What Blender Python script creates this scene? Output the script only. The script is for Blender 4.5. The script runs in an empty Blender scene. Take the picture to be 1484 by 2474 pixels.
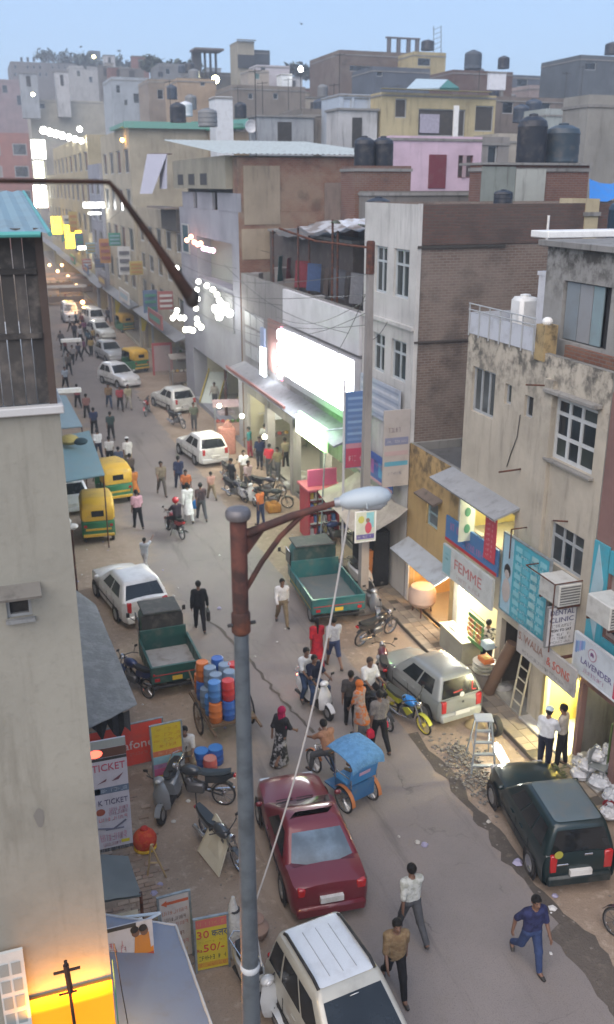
import bpy, bmesh, math, random
import numpy as np
from mathutils import Vector, Matrix
random.seed(7)
S = bpy.context.scene
C = S.collection
R = math.radians

# ---------------------------------------------------------------- camera, sky, sun, exposure
# world axes: X = across the street to the right, Y = along the street away from the viewer
CAM = Vector((-12.59, -22.80, 13.5)); PITCH = R(19.5); YAW = R(19.0); FOC = 2231.0; CU, CV = 742.0, 1236.5
cd = bpy.data.cameras.new('camera'); cam = bpy.data.objects.new('camera', cd); C.objects.link(cam)
cam.location = CAM; cam.rotation_euler = (R(90) - PITCH, 0, -YAW)
cd.sensor_fit = 'VERTICAL'; cd.sensor_height = 24.0; cd.lens = 24.0 * FOC / 2473.0
cd.clip_start = 0.05; cd.clip_end = 4000
cd.dof.use_dof = True; cd.dof.focus_distance = 13.0; cd.dof.aperture_fstop = 0.85
S.camera = cam
SUN_EL, SUN_ROT = 46.0, 222.0
w = bpy.data.worlds.new('World'); S.world = w; w.use_nodes = True
nt = w.node_tree; nt.nodes.clear()
sky = nt.nodes.new('ShaderNodeTexSky'); sky.sky_type = 'NISHITA'; sky.sun_disc = False
sky.sun_elevation = R(SUN_EL); sky.sun_rotation = R(SUN_ROT); sky.air_density = 1.0; sky.dust_density = 1.0; sky.ozone_density = 4.0
bg = nt.nodes.new('ShaderNodeBackground'); bg.inputs['Strength'].default_value = 0.028
veil = nt.nodes.new('ShaderNodeBackground'); veil.inputs[0].default_value = (0.255, 0.36, 0.53, 1); veil.inputs['Strength'].default_value = 0.58   # even dusk veil over the whole dome
ad = nt.nodes.new('ShaderNodeAddShader'); wo = nt.nodes.new('ShaderNodeOutputWorld')
nt.links.new(sky.outputs[0], bg.inputs[0]); nt.links.new(bg.outputs[0], ad.inputs[0]); nt.links.new(veil.outputs[0], ad.inputs[1]); nt.links.new(ad.outputs[0], wo.inputs[0])
sd = bpy.data.lights.new('sun', 'SUN'); sun = bpy.data.objects.new('sun', sd); C.objects.link(sun)
sd.energy = 1.7; sd.angle = R(75); sd.color = (1.0, 0.85, 0.72)
sdir = Vector((math.sin(R(SUN_ROT)) * math.cos(R(SUN_EL)), math.cos(R(SUN_ROT)) * math.cos(R(SUN_EL)), math.sin(R(SUN_EL))))
sun.rotation_euler = sdir.to_track_quat('Z', 'Y').to_euler(); sun.location = (-30, -60, 60)
S.view_settings.view_transform = 'Standard'; S.view_settings.look = 'None'
S.view_settings.exposure = 1.28; S.view_settings.gamma = 1.0; S.view_settings.use_curve_mapping = False

HAZE = 0.0016
# ---------------------------------------------------------------- survey helpers: sight lines met with the ground or with a wall plane
def _ray(u, v):
    x = (u - CU) / FOC; y = -(v - CV) / FOC
    a = (x, math.cos(PITCH) + y * math.sin(PITCH), -math.sin(PITCH) + y * math.cos(PITCH))
    c, s = math.cos(YAW), math.sin(YAW)
    return Vector((a[0] * c + a[1] * s, -a[0] * s + a[1] * c, a[2]))
def at(u, v, z=0.0):
    r = _ray(u, v); return CAM + r * ((z - CAM.z) / r.z)
def onY(u, v, Y):
    r = _ray(u, v); return CAM + r * ((Y - CAM.y) / r.y)
def onX(u, v, X=0.0):
    r = _ray(u, v); return CAM + r * ((X - CAM.x) / r.x)

# ---------------------------------------------------------------- mesh builder
class MB:
    def __init__(s): s.v = []; s.f = []; s.mi = []; s.m = 0; s.T = None
    def add(s, vs, fs):
        b = len(s.v)
        if s.T is not None: vs = [s.T @ Vector(p) for p in vs]
        s.v += [tuple(p) for p in vs]; s.f += [tuple(b + i for i in f) for f in fs]; s.mi += [s.m] * len(fs); return s
    def box(s, x0, x1, y0, y1, z0, z1, bev=0.0):
        if bev:
            b = bev
            vs = []
            for z, i in ((z0, b), (z0 + b, 0), (z1 - b, 0), (z1, b)):
                vs += [(x0 + i, y0 + b, z), (x0 + b, y0 + i, z), (x1 - b, y0 + i, z), (x1 - i, y0 + b, z), (x1 - i, y1 - b, z), (x1 - b, y1 - i, z), (x0 + b, y1 - i, z), (x0 + i, y1 - b, z)]
            fs = [tuple(range(7, -1, -1)), tuple(range(24, 32))]
            for r in range(3):
                for k in range(8): fs.append((r * 8 + k, r * 8 + (k + 1) % 8, r * 8 + 8 + (k + 1) % 8, r * 8 + 8 + k))
            return s.add(vs, fs)
        return s.add([(x0, y0, z0), (x1, y0, z0), (x1, y1, z0), (x0, y1, z0), (x0, y0, z1), (x1, y0, z1), (x1, y1, z1), (x0, y1, z1)],
                     [(3, 2, 1, 0), (4, 5, 6, 7), (0, 1, 5, 4), (1, 2, 6, 5), (2, 3, 7, 6), (3, 0, 4, 7)])
    def cbox(s, c, d, rot=None, bev=0.0):
        T0 = s.T; M = Matrix.Translation(Vector(c)) @ (rot.to_4x4() if rot is not None else Matrix.Identity(4))
        s.T = T0 @ M if T0 is not None else M
        s.box(-d[0] / 2, d[0] / 2, -d[1] / 2, d[1] / 2, -d[2] / 2, d[2] / 2, bev); s.T = T0; return s
    def quad(s, a, b, c, d): return s.add([a, b, c, d], [(0, 1, 2, 3)])
    def slab(s, pts, t):
        # a sheet through pts (planar loop) given thickness t along its normal
        P = [Vector(p) for p in pts]; n = (P[1] - P[0]).cross(P[2] - P[0]).normalized() * t; k = len(P)
        fs = [tuple(range(k)), tuple(range(2 * k - 1, k - 1, -1))] + [(i, k + i, k + (i + 1) % k, (i + 1) % k) for i in range(k)]
        return s.add(P + [p - n for p in P], fs)
    def tube(s, path, r, n=8, caps=True):
        P = [Vector(p) for p in path]; rs = r if isinstance(r, (list, tuple)) else [r] * len(P)
        vs = []; up = None
        for i, p in enumerate(P):
            d = (P[min(i + 1, len(P) - 1)] - P[max(i - 1, 0)]).normalized()
            if up is None:
                up = Vector((0, 0, 1)) if abs(d.z) < 0.9 else Vector((1, 0, 0))
            a = d.cross(up)
            if a.length < 1e-5: a = d.cross(Vector((0, 1, 0)))
            a.normalize(); b = a.cross(d).normalized(); up = b
            for k in range(n):
                t = 2 * math.pi * k / n; vs.append(p + (a * math.cos(t) + b * math.sin(t)) * rs[i])
        fs = []
        for i in range(len(P) - 1):
            for k in range(n): fs.append((i * n + k, i * n + (k + 1) % n, i * n + n + (k + 1) % n, i * n + n + k))
        if caps: fs += [tuple(range(n - 1, -1, -1)), tuple(range((len(P) - 1) * n, len(P) * n))]
        return s.add(vs, fs)
    def lathe(s, prof, n=16, c=(0, 0, 0), axis='z', closed=False):
        vs = []
        for r, h in prof:
            for k in range(n):
                t = 2 * math.pi * k / n; a, b = r * math.cos(t), r * math.sin(t)
                p = (a, b, h) if axis == 'z' else ((h, a, b) if axis == 'x' else (b, h, a))
                vs.append((p[0] + c[0], p[1] + c[1], p[2] + c[2]))
        fs = []; m = len(prof)
        for i in range(m if closed else m - 1):
            j = (i + 1) % m
            for k in range(n): fs.append((i * n + k, i * n + (k + 1) % n, j * n + (k + 1) % n, j * n + k))
        if not closed: fs += [tuple(range(n - 1, -1, -1)), tuple(range((m - 1) * n, m * n))]
        return s.add(vs, fs)
    def ell(s, c, r, nu=12, nv=8, keep=None):
        vs = []; fs = []
        for i in range(nv + 1):
            t = math.pi * i / nv
            for k in range(nu):
                p = 2 * math.pi * k / nu; vs.append((c[0] + r[0] * math.sin(t) * math.cos(p), c[1] + r[1] * math.sin(t) * math.sin(p), c[2] + r[2] * math.cos(t)))
        for i in range(nv):
            for k in range(nu):
                f = (i * nu + k, i * nu + nu + k, i * nu + nu + (k + 1) % nu, i * nu + (k + 1) % nu)
                if keep is None or keep(sum((Vector(vs[q]) for q in f), Vector()) / 4): fs.append(f)
        return s.add(vs, fs)
    def loft(s, rings, cap=True, close=True):
        n = len(rings[0]); vs = [p for r in rings for p in r]; fs = []
        for i in range(len(rings) - 1):
            for k in range(n if close else n - 1): fs.append((i * n + k, i * n + (k + 1) % n, i * n + n + (k + 1) % n, i * n + n + k))
        if cap: fs += [tuple(range(n - 1, -1, -1)), tuple(range((len(rings) - 1) * n, len(rings) * n))]
        return s.add(vs, fs)
    def mesh(s, name, mat, smooth=False, ang=38):
        me = bpy.data.meshes.new(name); me.from_pydata(s.v, [], s.f); me.validate()
        for m in (mat if isinstance(mat, (list, tuple)) else [mat]): me.materials.append(m)
        if len(me.polygons) == len(s.mi): me.polygons.foreach_set('material_index', s.mi)
        bm = bmesh.new(); bm.from_mesh(me)
        bmesh.ops.recalc_face_normals(bm, faces=bm.faces); bm.to_mesh(me); bm.free()
        if smooth:
            me.shade_smooth(); me.set_sharp_from_angle(angle=R(ang))
        return me
    def build(s, name, mat, parent=None, smooth=False, ang=38, fix=True):
        return link(name, s.mesh(name, mat, smooth, ang), parent, fix)

def link(name, me, parent=None, fix=True):
    o = bpy.data.objects.new(name, me); C.objects.link(o)
    if parent is not None:
        o.parent = parent
        # parts drawn in world coordinates hang from a thing standing at its base
        if fix and parent.get('_w'): o.matrix_parent_inverse = Matrix.Translation(-Vector(parent['_w']))
        if parent.get('_w'): o['_w'] = parent['_w']
    return o
def tag(o, label, cat, group=None, kind=None):
    if label: o['label'] = label
    if cat: o['category'] = cat
    if group: o['group'] = group
    if kind: o['kind'] = kind
    return o
def thing(name, label, cat, loc=(0, 0, 0), rot=0.0, group=None, world=False):
    o = bpy.data.objects.new(name, None); C.objects.link(o); o.empty_display_size = 0.2
    o.location = loc; o.rotation_euler = (0, 0, rot)
    if world: o['_w'] = list(loc)
    return tag(o, label, cat, group)
def copy_tree(o, parent=None):
    c = o.copy(); C.objects.link(c); c.parent = parent
    if parent is not None: c.matrix_parent_inverse = o.matrix_parent_inverse.copy()
    for ch in list(o.children): copy_tree(ch, c)
    return c

# ---------------------------------------------------------------- procedural materials
_M = {}
class NT:
    def __init__(s, name):
        s.m = bpy.data.materials.new(name); s.m.use_nodes = True; s.t = s.m.node_tree; s.n = s.t.nodes
        s.p = s.n['Principled BSDF']; s.co = None
    def new(s, ty, **k):
        n = s.n.new(ty)
        for a, b in k.items():
            if a.startswith('i_'): n.inputs[int(a[2:]) if a[2:].isdigit() else a[2:].replace('_', ' ')].default_value = b
            else: setattr(n, a, b)
        return n
    def l(s, a, b): s.t.links.new(a, b)
    def coord(s, scale=(1, 1, 1)):
        if s.co is None: s.co = s.new('ShaderNodeTexCoord')
        mp = s.new('ShaderNodeMapping'); mp.inputs['Scale'].default_value = scale; s.l(s.co.outputs['Object'], mp.inputs[0]); return mp.outputs[0]
    def noise(s, scale, detail=4, co=None, rough=0.6):
        n = s.new('ShaderNodeTexNoise'); n.inputs['Scale'].default_value = scale; n.inputs['Detail'].default_value = detail; n.inputs['Roughness'].default_value = rough
        s.l(co if co is not None else s.coord(), n.inputs['Vector']); return n.outputs[0]
    def ramp(s, fac, a, b):
        n = s.new('ShaderNodeMapRange'); n.clamp = True; n.interpolation_type = 'SMOOTHSTEP'
        n.inputs[1].default_value = a; n.inputs[2].default_value = b; s.l(fac, n.inputs[0]); return n.outputs[0]
    def mix(s, fac, a, b, mode='MIX'):
        n = s.new('ShaderNodeMix'); n.data_type = 'RGBA'; n.blend_type = mode
        for sock, val in ((n.inputs[0], fac), (n.inputs[6], a), (n.inputs[7], b)):
            if isinstance(val, (int, float)): sock.default_value = val
            elif isinstance(val, tuple): sock.default_value = (*val[:3], 1)
            else: s.l(val, sock)
        return n.outputs[2]
    def math(s, op, a, b=0.0):
        n = s.new('ShaderNodeMath'); n.operation = op
        for i, v in ((0, a), (1, b)):
            if isinstance(v, (int, float)): n.inputs[i].default_value = v
            else: s.l(v, n.inputs[i])
        return n.outputs[0]
    def bump(s, h, strength=0.3, dist=0.02):
        b = s.new('ShaderNodeBump'); b.inputs['Strength'].default_value = strength; b.inputs['Distance'].default_value = dist
        s.l(h, b.inputs['Height']); s.l(b.outputs[0], s.p.inputs['Normal'])
    def col(s, c): 
        if isinstance(c, tuple): s.p.inputs['Base Color'].default_value = (*c[:3], 1)
        else: s.l(c, s.p.inputs['Base Color'])
    def rough(s, r):
        if isinstance(r, (int, float)): s.p.inputs['Roughness'].default_value = r
        else: s.l(r, s.p.inputs['Roughness'])
def cached(fn):
    def w_(*a, **k):
        key = (fn.__name__, a, tuple(sorted(k.items())))
        if key not in _M: _M[key] = fn(*a, **k)
        return _M[key]
    return w_
def sc(c, f): return tuple(min(1, x * f) for x in c)
@cached
def paint(c, rough=0.5, metal=0.0, dirt=0.25, coat=0.0, name='paint', scale=3.0):
    t = NT(name); n = t.noise(scale, 5)
    t.col(t.mix(t.ramp(n, 0.45, 0.75), c, t.mix(dirt, c, (0.16, 0.14, 0.12)))); t.rough(t.ramp(n, -0.6, 2.2) if rough is None else rough)
    t.p.inputs['Metallic'].default_value = metal; t.p.inputs['Coat Weight'].default_value = coat; t.p.inputs['Coat Roughness'].default_value = 0.06
    return t.m
def carpaint(c): return paint(c, 0.36, 0.15, 0.35 if c[1] > .1 else .08, 0.55, 'car_paint', 2.2)
@cached
def cloth(c, c2=None, rough=0.9, scale=9.0):
    t = NT('cloth'); n = t.noise(scale, 3)
    t.col(t.mix(t.ramp(n, 0.45, 0.6) if c2 else t.ramp(n, 0.2, 0.8), c if c2 else sc(c, 0.8), c2 if c2 else sc(c, 1.15)))
    t.rough(rough); t.bump(t.math('ADD', t.noise(scale * 1.3, 4), t.math('MULTIPLY', t.noise(scale * 4, 3), .3)), 0.9, 0.035); t.p.inputs['Specular IOR Level'].default_value = 0.2
    return t.m
@cached
def glow(c, s):
    t = NT('lit_surface'); t.col(sc(c, 0.8)); t.p.inputs['Emission Color'].default_value = (*c, 1); t.p.inputs['Emission Strength'].default_value = s
    return t.m
@cached
def glass(c=(0.012, 0.015, 0.018), rough=0.08):
    t = NT('window_glass'); n = t.noise(1.6, 4)
    t.col(t.mix(t.ramp(n, 0.4, 0.8), c, sc(c, 2.2))); t.rough(t.math('ADD', t.math('MULTIPLY', n, 0.15), rough)); t.p.inputs['Specular IOR Level'].default_value = 0.6
    return t.m
@cached
def plaster(c, stain=0.5, dark=(0.05, 0.046, 0.04), top=None, streak=1.0, patch=None, seed=0.0):
    """painted render with mould streaks running down; top = height near which the mould is thickest"""
    t = NT('plaster')
    off = t.new('ShaderNodeVectorMath'); off.operation = 'ADD'; off.inputs[1].default_value = (seed, seed * 1.7, seed * 0.6); t.l(t.coord(), off.inputs[0])
    co = off.outputs[0]
    big = t.noise(0.55, 6, co); fine = t.noise(9, 6, co, 0.7)
    base = t.mix(t.ramp(big, 0.3, 0.75), sc(c, 1.08), sc(c, 0.78))
    base = t.mix(t.math('MULTIPLY', t.ramp(fine, 0.5, 0.8), 0.35), base, sc(c, 0.6))
    if patch: base = t.mix(t.ramp(t.noise(0.35, 5, co), 0.56, 0.62), base, patch)
    mp = t.new('ShaderNodeMapping'); mp.inputs['Scale'].default_value = (2.6, 2.6, 0.32); t.l(co, mp.inputs[0])
    stk = t.ramp(t.noise(1.4, 7, mp.outputs[0], 0.65), 0.5, 0.72)
    fac = t.math('MULTIPLY', stk, stain * streak)
    if top is not None:
        xyz = t.new('ShaderNodeSeparateXYZ'); t.l(t.coord(), xyz.inputs[0])
        h = t.ramp(t.math('ADD', xyz.outputs[2], t.math('MULTIPLY', big, 1.6)), top - 1.1, top + 0.9)
        blot = t.ramp(t.noise(2.2, 7, co, 0.7), 0.42, 0.62)
        fac = t.math('MINIMUM', t.math('ADD', t.math('MULTIPLY', fac, 0.45), t.math('MULTIPLY', t.math('MULTIPLY', h, blot), min(1, stain * 1.3))), 0.92)
    t.col(t.mix(fac, base, dark)); t.rough(0.92); t.bump(fine, 0.35, 0.02); t.p.inputs['Specular IOR Level'].default_value = 0.25
    return t.m
@cached
def brick(c1=(0.20, 0.085, 0.055), c2=(0.26, 0.13, 0.085), mortar=(0.19, 0.165, 0.14), wash=0.35, washc=(0.22, 0.19, 0.16), seed=0.0):
    t = NT('brickwork'); xyz = t.new('ShaderNodeSeparateXYZ'); t.l(t.coord(), xyz.inputs[0])
    cb = t.new('ShaderNodeCombineXYZ'); t.l(t.math('ADD', xyz.outputs[0], xyz.outputs[1]), cb.inputs[0]); t.l(xyz.outputs[2], cb.inputs[1])
    b = t.new('ShaderNodeTexBrick'); b.inputs['Scale'].default_value = 1.0; b.inputs['Brick Width'].default_value = 0.24; b.inputs['Row Height'].default_value = 0.085
    b.inputs['Mortar Size'].default_value = 0.011; b.inputs['Mortar Smooth'].default_value = 0.3; b.inputs['Bias'].default_value = -0.1
    b.inputs[1].default_value = (*c1, 1); b.inputs[2].default_value = (*c2, 1); b.inputs[3].default_value = (*mortar, 1); t.l(cb.outputs[0], b.inputs[0])
    off = t.new('ShaderNodeVectorMath'); off.operation = 'ADD'; off.inputs[1].default_value = (seed, seed, seed); t.l(t.coord(), off.inputs[0])
    n = t.noise(0.5, 6, off.outputs[0]); f = t.noise(6, 5, off.outputs[0])
    c = t.mix(t.math('MULTIPLY', t.ramp(n, 0.42, 0.62), wash), b.outputs[0], washc)
    c = t.mix(t.math('MULTIPLY', t.ramp(t.noise(0.8, 6, off.outputs[0]), 0.52, 0.7), 0.5), c, (0.05, 0.042, 0.038))
    t.col(t.mix(0.3, c, t.mix(f, (0.06, 0.05, 0.05), (0.4, 0.38, 0.36)), 'OVERLAY')); t.rough(0.95)
    t.bump(t.math('ADD', t.math('MULTIPLY', b.outputs[1], -1.0), t.math('MULTIPLY', f, 0.5)), 0.6, 0.02)
    return t.m
@cached
def concrete(c=(0.24, 0.23, 0.21), stain=0.6):
    return plaster(c, stain, (0.045, 0.043, 0.04))
@cached
def rust(c=(0.13, 0.045, 0.025), c2=(0.05, 0.025, 0.02), rough=0.8):
    t = NT('rusty_steel'); n = t.noise(7, 7); t.col(t.mix(t.ramp(n, 0.35, 0.65), c, c2)); t.rough(rough); t.p.inputs['Metallic'].default_value = 0.25; t.bump(n, 0.4, 0.01)
    return t.m
@cached
def galv(c=(0.30, 0.34, 0.36)):
    t = NT('galvanised_steel'); n = t.noise(5, 6); v = t.noise(30, 3); t.col(t.mix(t.ramp(n, 0.4, 0.7), c, sc(c, 0.65))); t.rough(t.math('ADD', t.math('MULTIPLY', v, 0.3), 0.35)); t.p.inputs['Metallic'].default_value = 0.5
    return t.m
@cached
def speckle(cols, scale=14.0, rough=0.6):
    """flat print too small to read: blocks of colour"""
    t = NT('small_print'); v = t.new('ShaderNodeTexVoronoi'); v.inputs['Scale'].default_value = scale; t.l(t.coord(), v.inputs[0])
    sx = t.new('ShaderNodeSeparateColor'); t.l(v.outputs[1], sx.inputs[0])
    c = cols[0]
    for i, q in enumerate(cols[1:]):
        lo = (i + 1) / len(cols); c = t.mix(t.ramp(sx.outputs[0], lo - 0.01, lo + 0.01), c, q)
    t.col(c); t.rough(rough)
    return t.m
SKIN = [(0.16, 0.085, 0.055), (0.20, 0.11, 0.07), (0.12, 0.062, 0.042)]
BLACK = paint((0.012, 0.012, 0.013), 0.55, name='black_plastic'); RUBBER = paint((0.014, 0.014, 0.014), 0.85, dirt=0.5, name='rubber')
CHROME = paint((0.55, 0.55, 0.56), 0.22, 0.9, 0.1, name='chrome'); STEEL = galv(); RUST = rust()
WHITE = paint((0.72, 0.72, 0.70), 0.45, name='white_paint'); DARKGLASS = glass()

# ---------------------------------------------------------------- lettering, windows, walls
def text(parent, s, M, size, mat, name='lettering', w=None, align='CENTER'):
    """M: 4x4 placing the text plane (x right, y up, z out of the board)"""
    cu = bpy.data.curves.new('lettering', 'FONT'); cu.body = s; cu.size = size; cu.align_x = align; cu.align_y = 'CENTER'; cu.extrude = 0.004; cu.resolution_u = 2
    o = bpy.data.objects.new('tmp', cu); C.objects.link(o)
    me = bpy.data.meshes.new_from_object(o.evaluated_get(bpy.context.evaluated_depsgraph_get()))
    bpy.data.objects.remove(o); bpy.data.curves.remove(cu)
    if w and len(me.vertices):
        xs = [p.co.x for p in me.vertices]; k = w / max(1e-4, max(xs) - min(xs))
        me.transform(Matrix.Diagonal((k, 1, 1, 1)))
    me.transform(M); me.materials.clear(); me.materials.append(mat)
    return link(name, me, parent)
def frameX(x, y, z): return Matrix(((0, 0, -1, x), (-1, 0, 0, y), (0, 1, 0, z), (0, 0, 0, 1)))   # board facing the street (-X): text runs towards -Y
def frameY(x, y, z): return Matrix(((1, 0, 0, x), (0, 0, -1, y), (0, 1, 0, z), (0, 0, 0, 1)))    # board facing the viewer (-Y)
def P3(face, plane, u, z, d=0.0):
    """point on a facade: face 'X' faces -X (u = world Y), face 'Y' faces -Y (u = world X); d = distance out of the wall"""
    return (plane - d, u, z) if face == 'X' else (u, plane - d, z)
def fbox(mb, face, plane, u0, u1, z0, z1, d0, d1, bev=0.0):
    if face == 'X': return mb.box(plane - d1, plane - d0, u0, u1, z0, z1, bev)
    return mb.box(u0, u1, plane - d1, plane - d0, z0, z1, bev)
def wall(mb, face, plane, u0, u1, z0, z1, holes=(), depth=0.16):
    us = sorted({u0, u1, *[h[0] for h in holes], *[h[1] for h in holes]}); zs = sorted({z0, z1, *[h[2] for h in holes], *[h[3] for h in holes]})
    us = [u for u in us if u0 <= u <= u1]; zs = [z for z in zs if z0 <= z <= z1]
    for i in range(len(us) - 1):
        for j in range(len(zs) - 1):
            a, b, c, d = us[i], us[i + 1], zs[j], zs[j + 1]; mu, mz = (a + b) / 2, (c + d) / 2
            if any(h[0] < mu < h[1] and h[2] < mz < h[3] for h in holes): continue
            mb.quad(P3(face, plane, a, c), P3(face, plane, b, c), P3(face, plane, b, d), P3(face, plane, a, d))
    for a, b, c, d in [h[:4] for h in holes]:
        for p, q in (((a, c), (b, c)), ((b, c), (b, d)), ((b, d), (a, d)), ((a, d), (a, c))):
            mb.quad(P3(face, plane, *p), P3(face, plane, *q), P3(face, plane, *q, -depth), P3(face, plane, *p, -depth))
def window(parent, face, plane, u0, u1, z0, z1, cols=2, rows=2, frame=None, pane=None, bar=0.05, inset=0.10, ulist=None, zlist=None, name='window'):
    frame = frame or WHITE; pane = pane or DARKGLASS
    us = ulist or [u0 + (u1 - u0) * i / cols for i in range(cols + 1)]; zs = zlist or [z0 + (z1 - z0) * j / rows for j in range(rows + 1)]
    m = MB(); h = bar / 2
    for i, u in enumerate(us):
        a = u if i == 0 else u - h; b = u + bar if i == 0 else (u if i == len(us) - 1 else u + h)
        if i == len(us) - 1: a = u - bar
        fbox(m, face, plane, a, b, z0, z1, -inset - 0.05, -inset + 0.02)
    for j, z in enumerate(zs):
        a = z if j == 0 else z - h; b = z + bar if j == 0 else z + h
        if j == len(zs) - 1: a, b = z - bar, z
        for i in range(len(us) - 1):
            fbox(m, face, plane, us[i] + (bar if i == 0 else h), us[i + 1] - (bar if i == len(us) - 2 else h), a, b, -inset - 0.048, -inset + 0.017)
    f = m.build(name, frame, parent)
    for i in range(len(us) - 1):
        for j in range(len(zs) - 1):
            q = MB(); fbox(q, face, plane, us[i] + h, us[i + 1] - h, zs[j] + h, zs[j + 1] - h, -inset - 0.035, -inset - 0.02)
            q.build('pane', random.choice(pane) if isinstance(pane, (list, tuple)) else pane, f, fix=False).matrix_parent_inverse = Matrix.Identity(4)
    return f
def part(parent, name, mat, fn, smooth=False):
    m = MB(); fn(m); return m.build(name, mat, parent, smooth)
def area(name, loc, rot, sx, sy, power, color):
    d = bpy.data.lights.new(name, 'AREA'); d.shape = 'RECTANGLE'; d.size = sx; d.size_y = sy; d.energy = power; d.color = color
    o = bpy.data.objects.new(name, d); C.objects.link(o); o.location = loc; o.rotation_euler = rot; return o
def bulb(name, loc, power, color, r=0.06):
    d = bpy.data.lights.new(name, 'POINT'); d.energy = power; d.color = color; d.shadow_soft_size = r
    o = bpy.data.objects.new(name, d); C.objects.link(o); o.location = loc; return o
# ---------------------------------------------------------------- ground, road, pavement
def ground_mat(c1=(0.33, 0.255, 0.195), c2=(0.24, 0.185, 0.14), c3=(0.40, 0.325, 0.26)):
    t = NT('packed_earth'); n = t.noise(0.35, 8); f = t.noise(4.5, 8, None, 0.7); g = t.noise(22, 5, None, 0.7)
    c = t.mix(t.ramp(n, 0.35, 0.65), c1, c2); c = t.mix(t.ramp(f, 0.5, 0.72), c, c3); c = t.mix(t.math('MULTIPLY', t.ramp(g, 0.52, 0.7), 0.5), c, sc(c2, 0.6))
    t.col(c); t.rough(0.95); t.bump(t.math('ADD', f, g), 0.7, 0.03); t.p.inputs['Specular IOR Level'].default_value = 0.2
    return t.m
def road_mat():
    t = NT('dusty_asphalt'); n = t.noise(0.28, 8); f = t.noise(2.4, 8, None, 0.68); g = t.noise(38, 4, None, 0.7)
    c = t.mix(t.ramp(n, 0.35, 0.68), (0.235, 0.205, 0.19), (0.195, 0.174, 0.164))
    c = t.mix(t.math('MULTIPLY', t.ramp(f, 0.5, 0.75), 0.55), c, (0.205, 0.178, 0.152))
    c = t.mix(t.math('MULTIPLY', t.ramp(g, 0.5, 0.68), 0.4), c, (0.085, 0.078, 0.072))
    mp = t.new('ShaderNodeMapping'); mp.inputs['Scale'].default_value = (1.6, 0.16, 1); t.l(t.coord(), mp.inputs[0])
    c = t.mix(t.math('MULTIPLY', t.ramp(t.noise(1.0, 6, mp.outputs[0], 0.7), 0.55, 0.7), 0.45), c, (0.085, 0.075, 0.068))
    # earth spread over the left edge of the carriageway
    xyz = t.new('ShaderNodeSeparateXYZ'); t.l(t.coord(), xyz.inputs[0])
    e = t.ramp(t.math('ADD', xyz.outputs[0], t.math('MULTIPLY', t.math('SUBTRACT', t.noise(0.7, 7), 0.5), 3.4)), -6.9, -8.3)
    e2 = t.ramp(t.math('ADD', xyz.outputs[0], t.math('MULTIPLY', t.math('SUBTRACT', t.noise(1.1, 7), 0.5), 1.4)), -3.5, -3.1)
    c = t.mix(t.math('MAXIMUM', e, t.math('MULTIPLY', e2, 0.8)), c, t.mix(f, (0.22, 0.17, 0.13), (0.37, 0.295, 0.23)))
    # hairline cracks
    v = t.new('ShaderNodeTexVoronoi'); v.feature = 'DISTANCE_TO_EDGE'; v.inputs['Scale'].default_value = 0.4
    wob = t.new('ShaderNodeVectorMath'); wob.operation = 'ADD'; nn = t.new('ShaderNodeTexNoise'); nn.inputs['Scale'].default_value = 1.5; nn.inputs['Detail'].default_value = 6
    t.l(t.coord(), nn.inputs['Vector']); t.l(t.coord(), wob.inputs[0]); t.l(nn.outputs[1], wob.inputs[1]); t.l(wob.outputs[0], v.inputs[0])
    crack = t.math('MULTIPLY', t.math('SUBTRACT', 1.0, t.ramp(v.outputs[0], 0.002, 0.008)), t.ramp(n, 0.5, 0.62))
    t.col(t.mix(t.math('MULTIPLY', crack, 0.5), c, (0.04, 0.036, 0.033)))
    t.rough(0.88); t.bump(t.math('ADD', g, t.math('MULTIPLY', f, 0.5)), 0.45, 0.015); t.p.inputs['Specular IOR Level'].default_value = 0.25
    return t.m
EARTH = ground_mat()
m = MB(); m.box(-700, 700, -120, 1200, -0.5, 0.0); o = m.build('ground', EARTH); tag(o, 'packed brown earth of the street edges', 'ground', kind='structure')
rr = random.Random(3)
m = MB(); L_, R_ = [], []
y = -40.0
while y < 300:
    L_.append((-8.3 + rr.uniform(-.25, .25), y, 0.004)); R_.append((-3.3 + rr.uniform(-.09, .09) + (0.25 if y > 40 else 0), y, 0.004)); y += 0.55 if y < 45 else 6
for i in range(len(L_) - 1): m.quad(L_[i], R_[i], R_[i + 1], L_[i + 1])
o = m.build('road', road_mat()); tag(o, 'grey dusty asphalt carriageway running up the street', 'road', kind='structure')
# broken long crack with an earth filled trench, drawn as a shallow sheet of loose soil
def sheet(name, label, pts, mat, z):
    m = MB(); m.add([(p[0], p[1], z) for p in pts], [tuple(range(len(pts)))]); o = m.build(name, mat); return tag(o, label, 'ground', kind='structure')
MUD = ground_mat((0.115, 0.097, 0.082), (0.085, 0.073, 0.063), (0.16, 0.135, 0.112))
def ribbon(name, label, ctr, wid, mat, z, j=0.05):
    m = MB(); P = [Vector((p[0], p[1], z)) for p in ctr]; Ls, Rs = [], []
    for i, p in enumerate(P):
        d = (P[min(i + 1, len(P) - 1)] - P[max(0, i - 1)]).normalized(); n = Vector((d.y, -d.x, 0))
        k = wid[i] if isinstance(wid, list) else wid
        Ls.append(p - n * (k / 2 + rr.uniform(-j, j))); Rs.append(p + n * (k / 2 + rr.uniform(-j, j)))
    for i in range(len(P) - 1): m.quad(Ls[i], Rs[i], Rs[i + 1], Ls[i + 1])
    o = m.build(name, mat); return tag(o, label, 'ground', kind='structure')
def dense(pts, n=8):
    out = []
    for a, b in zip(pts, pts[1:]):
        for i in range(n): out.append((a[0] + (b[0] - a[0]) * i / n + rr.uniform(-.05, .05), a[1] + (b[1] - a[1]) * i / n))
    return out + [pts[-1]]
g2 = lambda u, v: tuple(at(u, v))[:2]
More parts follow.
